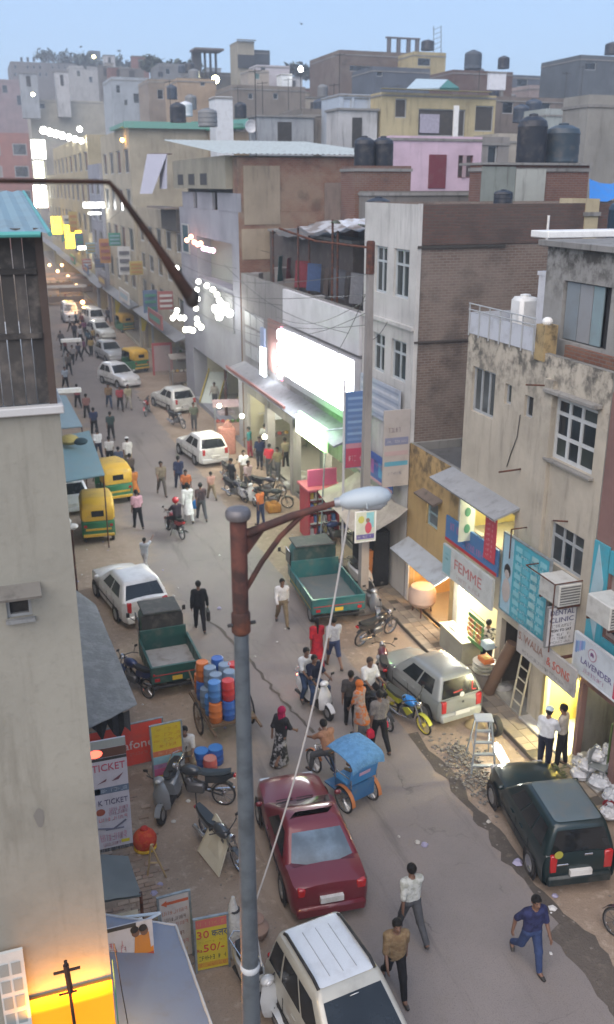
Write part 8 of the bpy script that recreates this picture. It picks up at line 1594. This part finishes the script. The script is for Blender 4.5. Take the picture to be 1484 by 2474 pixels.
def chunk(m, c, r): 
    b = len(m.v); k = [(rb.uniform(.6, 1.1)) for _ in range(8)]
    for i, (sx_, sy_, sz_) in enumerate(((-1, -1, -1), (1, -1, -1), (1, 1, -1), (-1, 1, -1), (-1, -1, 1), (1, -1, 1), (1, 1, 1), (-1, 1, 1))): m.v.append((c[0] + sx_ * r * k[i], c[1] + sy_ * r * k[i], max(0.002, c[2] + sz_ * r * .7 * k[i])))
    m.f += [tuple(b + q for q in f) for f in ((3, 2, 1, 0), (4, 5, 6, 7), (0, 1, 5, 4), (1, 2, 6, 5), (2, 3, 7, 6), (3, 0, 4, 7))]; m.mi += [0] * 6
for (u, v, n, s_) in ((1110, 1830, 260, .42), (1150, 1880, 200, .4), (1180, 1925, 90, .4)):
    c_ = Vector(gp(u, v))
    for k in range(n):
        dx, dy = rb.gauss(0, s_ * .6), rb.gauss(0, s_); hgt = .13 * math.exp(-(dx * dx + dy * dy) / .25); chunk(m, (c_.x + dx, c_.y + dy, hgt * rb.random()), rb.uniform(.012, .04))
o = m.build('rubble', paint((.17, .16, .145), .9, dirt=.6, name='broken_stone', scale=10)); tag(o, 'heap of pale broken stone by the pavement under the step ladder', 'rubble', kind='stuff')
m = MB()
for k in range(900):
    side = rb.random(); x_ = rb.uniform(-3.4, -1.0) if side < .55 else rb.uniform(-12, -8.2); y_ = rb.uniform(-14, 24); chunk(m, (x_, y_, 0), rb.uniform(.008, .026))
o = m.build('gravel', paint((.20, .175, .15), .95, dirt=.5, name='loose_stone', scale=10)); tag(o, 'loose small stones scattered over the earth shoulders', 'gravel', kind='stuff')
PLB = [paint((.55, .56, .58), .35, dirt=.2, name='plastic_bag', scale=8), paint((.46, .48, .51), .35, dirt=.3, name='plastic_bag', scale=8)]
for k, (u, v, z, r) in enumerate(((1402, 1880, .12, .30), (1450, 1905, .12, .34), (1420, 1860, .45, .28), (1470, 1860, .5, .32), (1440, 1835, .8, .26), (1480, 1935, .1, .3), (1475, 1825, .85, .27), (1398, 1850, .3, .22), (1470, 1975, .1, .26))):
    b = thing('plastic_bag', ('big', 'bulging', 'crumpled', 'puffy', 'round topmost', 'slumped', 'peaked topmost', 'small', 'stray')[k] + ' white plastic sack in the heap at the right kerb', 'plastic sack', gp(u, v, z * .8), rb.uniform(0, 6), 'white plastic sacks heaped at the kerb')
    r *= .86; m = MB(); m.ell((0, 0, r * .6), (r, r * .9, r * .62), 20, 13); m.v = [tuple(Vector(p) * (1 + rb.uniform(-.13, .10))) for p in m.v]; m.build('sack_body', PLB[k % 2], b, True, 25, False); m = MB(); m.loft([[(.05 * math.cos(a) * w, .05 * math.sin(a) * w, r * 1.12 + z_) for a in [q * 1.05 for q in range(6)]] for w, z_ in ((1.2, 0), (.6, .05), (1.5, .12))]); m.build('knot', PLB[1 - k % 2], b, True, fix=False)
b = thing('red_bucket', 'dark red bucket beside the white sacks at the right edge', 'bucket', gp(1470, 1965)); part(b, 'pail', paint((.25, .02, .03), .5), lambda m: m.lathe([(.12, 0), (.16, .26), (.15, .26), (.11, .03)], 16), True); part(b, 'handle', STEEL, lambda m: m.tube([(-.16, 0, .25), (0, 0, .40), (.16, 0, .25)], .008, 5), True)
for k, (u, v, lab) in enumerate(((1215, 1640, 'crumpled white sheet on the step below the basins'), (1345, 1905, 'greenish pot plant at the feet of the two talking men'))):
    if k == 0: b = thing('crumpled_sheet', lab, 'sheet', gp(u, v + 25, .12)); part(b, 'sheet', cloth((.42, .41, .40)), lambda m: m.ell((0, 0, .05), (.3, .22, .1), 10, 6), True); part(b, 'fold', cloth((.35, .34, .33)), lambda m: m.ell((.1, -.1, .08), (.15, .1, .09), 8, 5), True)
    else:
        b = thing('pot_plant', lab, 'plant', gp(u, v, .0)); part(b, 'pot', paint((.2, .12, .08), .8), lambda m: m.lathe([(.12, 0), (.17, .24), (.15, .24)], 12)); 
        def lf(m):
            for q in range(70):
                a, h_, w_ = rb.uniform(0, 6.3), rb.uniform(.25, .62), rb.uniform(.02, .25); c_ = Vector((w_ * math.cos(a), w_ * math.sin(a), h_)); d = Vector((math.cos(a), math.sin(a), rb.uniform(-.4, .5))) * .09; n_ = Vector((-math.sin(a), math.cos(a), 0)) * .03; m.quad(c_ - d, c_ + n_, c_ + d, c_ - n_)
        part(b, 'foliage', paint((.07, .09, .035), .8), lf)
b = thing('straw_hat_basket', 'round straw basket lid lying beside the step ladder', 'basket', gp(1148, 1752)); part(b, 'lid', paint((.36, .28, .14), .8), lambda m: m.lathe([(.28, 0), (.26, .03), (.1, .16), (.03, .18)], 20), True); part(b, 'rim', paint((.25, .18, .09), .8), lambda m: m.lathe([(.28, 0), (.30, .015), (.28, .03)], 20))
b = thing('tyre', 'old tyre leaning behind the step ladder', 'tyre', gp(1195, 1775)); part(b, 'ring', TYRE, lambda m: m.lathe([(.16, -.06), (.26, -.08), (.28, 0), (.26, .08), (.16, .06)], 20, (0, 0, .28), 'x', True), True)
# white chair, yellow slide and other stall things in the middle distance ---------------------
t = thing('garden_chair', 'white plastic chair lying by the glowing green sign', 'chair', gp(726, 1172), R(40))
part(t, 'seat', paint((.56, .56, .54), .4), lambda m: m.box(-.24, .24, -.24, .24, .40, .44, .02), True); part(t, 'backrest', paint((.56, .56, .54), .4), lambda m: [m.box(-.24 + k * .1, -.18 + k * .1, .22, .25, .44, .9) for k in range(5)] and m.box(-.25, .25, .22, .26, .84, .92, .01)); part(t, 'armrest', paint((.56, .56, .54), .4), lambda m: (m.box(-.28, -.22, -.2, .24, .62, .65), m.box(.22, .28, -.2, .24, .62, .65)))
for a in (-1, 1):
    for c_ in (-1, 1): part(t, 'leg', paint((.52, .52, .5), .4), lambda m: m.tube([(a * .21, c_ * .21, .4), (a * .25, c_ * .25, 0)], .022, 5))
t = thing('slide_stall', 'yellow railed pale blue slide among the stalls', 'slide', gp(520, 975), R(-30)); part(t, 'chute', paint((.45, .50, .46), .5), lambda m: m.slab([(-.6, -1.2, .3), (.6, -1.2, .3), (.6, 1.0, 1.9), (-.6, 1.0, 1.9)], .06)); 
for s in (-1, 1): part(t, 'side_rail', paint((.50, .38, .05), .5), lambda m: m.slab([(s * .62, -1.25, .3), (s * .62, 1.0, 1.95), (s * .62, 1.0, 2.15), (s * .62, -1.25, .5)], .05)); part(t, 'post', STEEL, lambda m: m.tube([(s * .55, .95, 1.8), (s * .55, .95, 0)], .04, 6))
part(t, 'blue_panel', paint((.04, .14, .34), .5), lambda m: m.box(-.5, .5, -.4, -.36, 0, .7))
def cart(label, u, v, topc, body, w_=1.6, yaw=0, h=1.0):
    t = thing('street_stall', label, 'stall', gp(u, v), R(yaw)); part(t, 'counter', paint(body, .6, dirt=.3), lambda m: m.box(-w_ / 2, w_ / 2, -.45, .45, .3, h, .02)); part(t, 'canopy', cloth(topc, None, .8, 3), lambda m: m.loft([[(-w_ * .6, y, 2.15 + z), (w_ * .6, y, 2.15 + z), (w_ * .6, y, 2.18 + z), (-w_ * .6, y, 2.18 + z)] for y, z in ((-.8, -.15), (0, .1), (.8, -.12))]))
    for a in (-1, 1):
        for c_ in (-1, 1): part(t, 'post', STEEL, lambda m: m.tube([(a * w_ * .5, c_ * .5, 0), (a * w_ * .5, c_ * .5, 2.1)], .02, 5))
    for k in range(5): part(t, 'goods', paint(random.choice([(.5, .3, .05), (.4, .06, .05), (.1, .2, .06), (.5, .45, .35)]), .6), lambda m: m.ell((-w_ * .4 + k * w_ * .2, -.1, h + .08), (.12, .14, .1), 8, 6), True)
    return t
cart('stall with a grey slanting sheet roof under the canopy', 690, 1090, (.22, .23, .25), (.2, .18, .15), 2.0, 10)
cart('stall with a pinkish sheet beside the first white car', 552, 1060, (.40, .30, .30), (.40, .24, .20), 1.4, -10); cart('stall with a yellow banner near the shop lights', 615, 1050, (.45, .36, .05), (.4, .3, .06), 1.3, 0)
cart('brown striped sheet stall beyond the second white car', 470, 880, (.24, .19, .17), (.16, .12, .1), 2.6, -20); cart('stall by the red gate frame up the street', 440, 930, (.30, .27, .24), (.2, .15, .12), 1.5, 0); cart('pale blue roofed stall far up the right side', 335, 745, (.24, .28, .34), (.2, .2, .2), 3.5, 0)
for k, (u, v, c_, lab) in enumerate(((140, 700, (.42, .28, .20), 'peach sheeted stall in the far market, left'), (185, 710, (.38, .26, .20), 'salmon sheeted stall in the far market, right'), (160, 735, (.30, .27, .25), 'grey sheeted stall in the far market, front'))): cart(lab, u, v, c_, (.2, .15, .12), 4.2, 0)
t = thing('red_gate_frame', 'red framed panel stand up the street', 'panel', gp(395, 905), R(0)); part(t, 'frame', paint((.38, .07, .08), .6), lambda m: (m.box(-.75, -.62, 0, .1, 0, 2.4), m.box(.62, .75, 0, .1, 0, 2.4), m.box(-.62, .62, 0, .1, 2.2, 2.4))); part(t, 'panel', paint((.36, .28, .28), .6), lambda m: m.box(-.62, .62, .03, .07, .3, 2.19))
for k, (u, v, lab) in enumerate(((282, 800, 'bright yellow flag bunch up the street'), (345, 850, 'smaller yellow flag nearer the farthest white car'))):
    t = thing('yellow_flag', lab, 'flag', gp(u, v)); part(t, 'pole', STEEL, lambda m: m.tube([(0, 0, 0), (0, 0, 3.3)], .03, 5)); part(t, 'cloth', cloth((.58, .48, .02)), lambda m: m.loft([[(0, 0, 3.3 - z), (w, .1, 3.25 - z), (w, .14, 3.25 - z), (0, .04, 3.3 - z)] for z, w in ((0, .5), (.4, .7), (1.0, .45), (1.5, .3))]), True)
for k, (u, v, c_, s_, lab) in enumerate(((548, 1010, (.48, .40, .40), (.5, .4, .3), 'whitish sack pile by the pole in the stalls'), (690, 1010, (.34, .33, .25), (.4, .5, .4), 'drab sack by the canopy post'), (640, 1060, (.50, .42, .03), (.25, .25, .2), 'yellow basin heap beside the yellow banner'), (550, 1095, (.42, .2, .16), (.4, .3, .9), 'red brown carton pile behind the first white car'), (700, 1180, (.4, .4, .38), (.25, .25, .2), 'pale box near the white chair'), (660, 1235, (.42, .20, .05), (.3, .3, .25), 'orange wooden crate at the end of the parked cluster'))):
    b = thing('goods_pile', lab, 'goods', gp(u, v)); part(b, 'pile', cloth(c_), lambda m: m.box(-s_[0], s_[0], -s_[1], s_[1], 0, s_[2] * 1.6, .06), True); part(b, 'top_piece', cloth(sc(c_, .8)), lambda m: m.ell((.05, 0, s_[2] * 1.6), (s_[0] * .6, s_[1] * .7, s_[2] * .4), 8, 6), True)
# terrace clutter above the glaring sign -----------------------------------------------------
for k, (y0, y1, x0, x1, z0, z1, lab) in enumerate(((8.2, 12.0, .3, 3.4, 12.15, 12.4, 'crumpled whitish plastic sheeting roof, nearer end of the terrace'), (11.5, 16.5, .4, 4.2, 11.75, 12.3, 'torn whitish tarpaulin roof over the middle of the terrace'), (16, 21.5, .8, 5.0, 11.35, 11.9, 'dark sagging sheet roof at the far end of the terrace'))):
    nu, nv = 12, 8; t = thing('terrace_sheeting', lab, 'tarp', ((x0 + x1) / 2, (y0 + y1) / 2, z0), world=True)
    m = MB(); m.v = [(x0 + (x1 - x0) * i / nu, y0 + (y1 - y0) * j / nv, z0 + (z1 - z0) * i / nu + random.uniform(-.12, .12)) for j in range(nv + 1) for i in range(nu + 1)]; m.f = [(j * (nu + 1) + i, j * (nu + 1) + i + 1, (j + 1) * (nu + 1) + i + 1, (j + 1) * (nu + 1) + i) for j in range(nv) for i in range(nu)]; m.mi = [0] * len(m.f)
    m.build('sheet', cloth(((.50, .52, .56), (.40, .40, .41), (.10, .10, .10))[k], ((.36, .33, .30), (.2, .17, .15), (.16, .13, .11))[k], .6, 1.2), t, True, 30)
    for (px, py) in ((x0 + .1, y0 + .1), (x0 + .1, y1 - .1), (x1 - .2, y0 + .1)): part(t, 'bamboo_pole', RUST, lambda m: m.tube([(px, py, 8.6), (px, py, z0 + .1)], .045, 6))
b = thing('terrace_dark_block', 'brown black block standing in for the dark inside of the cluttered terrace', 'room', (6, 18, 8.5), world=True); part(b, 'walls', paint((.075, .06, .055), .9, dirt=.6), lambda m: m.box(1.5, 9.8, 12.5, 23.9, 8.5, 11.3)); part(b, 'roof', SLAB, lambda m: m.box(1.4, 9.85, 12.4, 23.95, 11.302, 11.42))  # block coloured near black in place of the shade under the terrace roofs
for k in range(12):
    y_ = 9 + (k % 8) * 1.6 + random.uniform(-.3, .3); x_ = .9 + (k // 8) * 1.5; c_, n_ = random.choice([((.17, .17, .18), 'whitish'), ((.18, .03, .04), 'red'), ((.05, .08, .16), 'navy'), ((.03, .10, .10), 'teal'), ((.08, .06, .05), 'brown'), ((.10, .10, .11), 'grey')])
    t = thing('hanging_garment', '%s garment on the terrace washing line, %s row, place %s' % (n_, ('front', 'back')[k // 8], ('one', 'two', 'three', 'four', 'five', 'six', 'seven', 'eight')[k % 8]), 'garment', (x_, y_, 9.8), R(random.uniform(60, 120)), 'washing on the terrace'); part(t, 'cloth', cloth(c_), lambda m: m.loft([[(-w, d - .01, z), (0, -d, z), (w, d - .01, z), (w, d, z), (0, .01 - d, z), (-w, d, z)] for w, d, z in ((.48, .09, -.6), (.45, .05, 0), (.46, .01, .55))]), True)
for k, x_ in enumerate((.9, 2.4)): t = thing('washing_line', '%s washing line across the cluttered terrace' % ('front', 'back')[k], 'line', (x_, 8.2, 10.3), world=True); part(t, 'line', BLACK, lambda m: m.tube([(x_, 8.1, 10.4), (x_, 16, 10.28), (x_, 23.5, 10.4)], .01, 4))
for k, (x_, y_, c_, s_, lab) in enumerate(((1.2, 9.0, (.10, .09, .085), .6, 'dark crate on the terrace parapet corner'), (.9, 18.5, (.13, .11, .1), .5, 'brown heap on the far terrace'), (1.4, 21.0, (.17, .15, .14), .7, 'grey trunk at the far terrace end'), (2.4, 12.3, (.05, .055, .07), .8, 'dark cupboard on the terrace'), (.7, 14.2, (.3, .3, .31), .3, 'pale pail on the terrace edge'), (.5, 22.9, (.16, .15, .15), .45, 'ash coloured box beside the pale front wall'))):
    b = thing('terrace_box', lab, 'box', (x_, y_, 8.65), random.uniform(0, 1)); part(b, 'box', paint(c_, .8, dirt=.5), lambda m: m.box(-s_ * .6, s_ * .6, -s_ * .5, s_ * .5, 0, s_ * 1.5, .02)); part(b, 'lid', paint(sc(c_, 1.3), .8), lambda m: m.box(-s_ * .63, s_ * .63, -s_ * .53, s_ * .53, s_ * 1.5 + .002, s_ * 1.5 + .05))
# washing hung from the house beyond
t = thing('hanging_sheet', 'long white cloth hung out on the house beyond the corrugated roof', 'cloth', (-.4, 41, 13), world=True)
p0, p1, p2 = onX(375, 372, -.6), onX(350, 468, -.9), onX(392, 455, -.6); part(t, 'left_length', cloth((.50, .50, .58)), lambda m: m.loft([[onX(368 + k * -5.5 - 12 + k, 372 + k * 24, -.6 - .1 * k), onX(404 - k * 9, 372 + k * 24, -.7 - .1 * k), onX(404 - k * 9, 372 + k * 24, -.6 - .1 * k), onX(368 - k * 5.5 - 12 + k, 372 + k * 24, -.5 - .1 * k)] for k in range(5)]), True); part(t, 'right_length', cloth((.48, .48, .56)), lambda m: m.loft([[onX(386, 376 + k * 20, -.6), onX(404, 376 + k * 20, -.7), onX(404, 376 + k * 20, -.6), onX(386, 376 + k * 20, -.5)] for k in range(5)]), True); part(t, 'rod', RUST, lambda m: m.tube([onX(362, 372, -.3), onX(415, 372, -.5)], .04, 5))
t = thing('roof_awning_frame', 'brown slatted lean to on the house front below the white cloth', 'awning', (-.3, 43, 11.5), world=True); part(t, 'sheet', paint((.16, .13, .11), .8), lambda m: m.box(-.9, .24, 39.5, 46, 12.0, 12.1)); part(t, 'dark_side', paint((.05, .045, .04), .9), lambda m: m.box(-.1, .2, 39.6, 45, 10.6, 11.99))
# electric wires sagging along and across the street ---------------------------------------------
def wire(label, a, b_, sag, r=.012):
    a, b_ = Vector(a), Vector(b_); t = thing('electric_wire', label, 'wire', tuple(a), world=True, group='electric wires over the street')
    part(t, 'wire', BLACK, lambda m: m.tube([a.lerp(b_, i / 12) + Vector((0, 0, -sag * math.sin(math.pi * i / 12))) for i in range(13)], r, 4))
wire('sagging wire from the concrete pole to the far shop row', (cpx, cpy, 11.0), (-.4, 44, 9.0), 1.0); wire('lower wire from the concrete pole to the far shop row', (cpx, cpy, 10.4), (-.5, 52, 8.0), 1.2)
wire('wire from the concrete pole to the white fronted building', (cpx, cpy, 9.0), (0, 5.5, 9.3), .15); wire('wire along the pale panelled front', (-.25, 24, 9.5), (-.4, 39, 10.0), .3); wire('wire looping over the narrow houses', (-.5, 58, 12), (-.8, 90, 10.5), 1.2, .02)
for k in range(8):
    a_, b2_ = (random.uniform(-.6, 0), 7.7 + k * 3, random.uniform(6.5, 9.2)), (cpx, cpy, 10.9 - k * .2) if k % 2 else (-.4, 26 + k * 4, random.uniform(6, 10))
    wire('sagging wire along the shop fronts, %s strand' % ('first', 'second', 'third', 'fourth', 'fifth', 'sixth', 'seventh', 'eighth')[k], a_, b2_, random.uniform(.3, 1.1))
# second concrete pole and lesser posts up the street
for k, (u, v, h_, lab) in enumerate(((548, 1015, 7.5, 'reddish post among the stalls'), (590, 1005, 5.5, 'brown canopy post near the yellow banner'), (372, 860, 9.0, 'grey pole beyond the farthest white car'), (268, 760, 9.0, 'thin grey pole far up the right side'))):
    x_, y_ = gp(u, v)[:2]; t = thing('street_post', lab, 'post', (x_, y_, 0)); part(t, 'post', (RUST, RUST, STEEL, STEEL)[k], lambda m: m.lathe([(.10, 0), (.08, h_)], 8)); part(t, 'cap', STEEL, lambda m: m.lathe([(.11, h_), (.11, h_ + .08)], 8))
# litter ---------------------------------------------------------------------------------------
LT = [paint((.56, .55, .53), .7), paint((.42, .40, .36), .8), paint((.30, .28, .40), .7)]
lm = []
for k in range(5):
    m = MB(); n_ = rb.randint(5, 7); m.loft([[(rb.uniform(.7, 1.1) * .06 * math.cos(2 * math.pi * q / n_) * w, rb.uniform(.7, 1.1) * .05 * math.sin(2 * math.pi * q / n_) * w, z) for q in range(n_)] for w, z in ((1, 0), (1.1, .015), (.6, .04))]); lm.append(m.mesh('paper_scrap', LT[k % 3], True))
big = [(1008, 2035, 1.3), (1026, 2042, 1.6), (1250, 2085, 2.2), (420, 1440, 1.2), (530, 1470, 1.6), (395, 1420, 1.0), (1340, 2165, 1.3), (1335, 2195, 1.6), (1180, 1985, 1.1), (372, 2160, 1.6), (388, 2138, 1.4), (455, 1935, 1), (420, 1985, 1.1)]
for k in range(70):
    if k < len(big): u, v, s_ = big[k]; p = gp(u, v, .006)
    else:
        x_ = rb.choice((rb.uniform(-3.6, -1.1), rb.uniform(-11, -7.6), rb.uniform(-8, -3.2), rb.uniform(-11, -8.5))); p = (x_, rb.uniform(-13, 14), .006); s_ = rb.uniform(.4, 1.0)
    o = link('paper_scrap', rb.choice(lm), None); o.location = p; o.rotation_euler = (0, 0, rb.uniform(0, 6)); o.scale = (s_, s_, s_); tag(o, 'small scrap of pale paper litter lying on the street', 'litter', 'litter scattered over the street')
# ---------------------------------------------------------------- shop boards, roof tanks and rods of the crowded quarter
rs = random.Random(77)
SB = [((.26, .08, .08), 'red'), ((.08, .13, .24), 'blue'), ((.36, .29, .09), 'yellow'), ((.45, .46, .46), 'white'), ((.04, .22, .16), 'green'), ((.40, .20, .06), 'orange'), ((.10, .10, .12), 'black'), ((.25, .38, .45), 'pale blue')]
for k in range(13):
    c_, n_ = SB[k % 8]; y_ = 41 + k * 6.2 + rs.uniform(-.8, .8); z_ = rs.uniform(3.9, 8.5); h_ = rs.uniform(.8, 2.6)
    t = board('projecting_sign', '%s projecting shop board on the row beyond the corrugated roof, %s stretch' % (n_, ('nearer', 'middle', 'farther')[min(2, k // 5)]), 'sign', 'Y', y_, -1.25, -.2, z_, z_ + h_, paint(c_, .6), .12, None, 'projecting shop boards up the street')
    for q in range(3): print_(t, 'Y', y_ - .12, -1.15, -.3, z_ + h_ * (.15 + .28 * q), z_ + h_ * (.28 + .28 * q), paint(sc(SB[(k + 3) % 8][0], .9), .6), 'printed_line')
for k in range(5):
    c_, n_ = SB[(k * 3) % 8]; y_ = 42 + k * 15.0; t = board('shop_fascia', '%s fascia board over a shop on the far row, number %s along' % (n_, ('one', 'two', 'three', 'four', 'five', 'six', 'seven', 'eight', 'nine')[k]), 'sign', 'X', -1.0, y_, y_ + 5.5, 3.9, 4.9, paint(c_, .6), .1, None, 'fascia boards of the far row')
    print_(t, 'X', -1.0, y_ + .6, y_ + 4.8, 4.2, 4.6, paint(sc(SB[(k * 3 + 4) % 8][0], 1.0), .6))
for k in range(34):
    u, v = rs.uniform(380, 1420), rs.uniform(165, 300); Y = 40 + (300 - v) * rs.uniform(.55, 1.0); p = onY(u, v + 8, Y); s_ = rs.uniform(.42, .75)
    tank('water_tank', ('black', 'dark blue', 'grey')[k % 3] + ' water tank among the crowded roofs behind the shop row', tuple(p), s_, s_ * rs.uniform(1.7, 2.5), (TB, paint((0.03, 0.045, 0.07), .5), paint((.16, .165, .17), .6))[k % 3], 'water tanks on the crowded roofs')
for k in range(26):
    u = rs.uniform(20, 1440); v = rs.uniform(150, 330) if u > 400 else rs.uniform(135, 190); Y = 35 + (330 - v) * .95; p = onY(u, v + 14, Y); w_, h_ = rs.uniform(.8, 2.4), rs.uniform(.9, 2.0); c_, n_ = [((.34, .31, .26), 'sandy'), ((.20, .10, .08), 'brick red'), ((.30, .32, .34), 'bluish'), ((.16, .15, .14), 'sooty'), ((.42, .42, .42), 'whitewashed')][k % 5]
    t = thing('roof_hut', n_ + ' little hut or parapet stub standing among the crowded roofs', 'hut', tuple(p), 0, 'roof huts of the crowded quarter'); part(t, 'walls', P_(c_, .5, k), lambda m: m.box(-w_, w_, 0, 2.5, -6, h_)); part(t, 'roof', SLAB, lambda m: m.box(-w_ - .12, w_ + .12, -.15, 2.6, h_ + .002, h_ + .14)); part(t, 'doorway', paint((.03, .028, .026), .9), lambda m: m.box(-w_ * .3, w_ * .2, -.03, -.002, -.6, h_ * .75))
for k in range(14):
    u = rs.uniform(380, 1420); p = onY(u, rs.uniform(210, 300), rs.uniform(45, 90)); h_ = rs.uniform(1.5, 3.2)
    t = thing('antenna_rod', 'thin antenna rod sticking up from the crowded roofs', 'antenna', tuple(p), 0, 'antenna rods on the roofs'); part(t, 'rod', BLACK, lambda m: m.tube([(0, 0, -4), (0, 0, h_)], .035, 4)); part(t, 'crossbar', BLACK, lambda m: m.tube([(-.5, 0, h_ - .2), (.5, 0, h_ - .1)], .025, 4))
# ---------------------------------------------------------------- dusk haze: one closed box of thin air round everything
hz = NT('thin_haze'); hv = hz.new('ShaderNodeVolumePrincipled'); hv.inputs['Color'].default_value = (.86, .92, 1.0, 1); hv.inputs['Density'].default_value = HAZE; hv.inputs['Anisotropy'].default_value = .2
hz.t.links.remove(hz.n['Material Output'].inputs['Surface'].links[0]); hz.l(hv.outputs[0], hz.n['Material Output'].inputs['Volume'])
m = MB(); m.box(-720, 720, -140, 1220, -1.5, 60); o = m.build('haze', hz.m); tag(o, 'thin bluish dusk haze filling the air over the quarter', 'haze', kind='stuff')
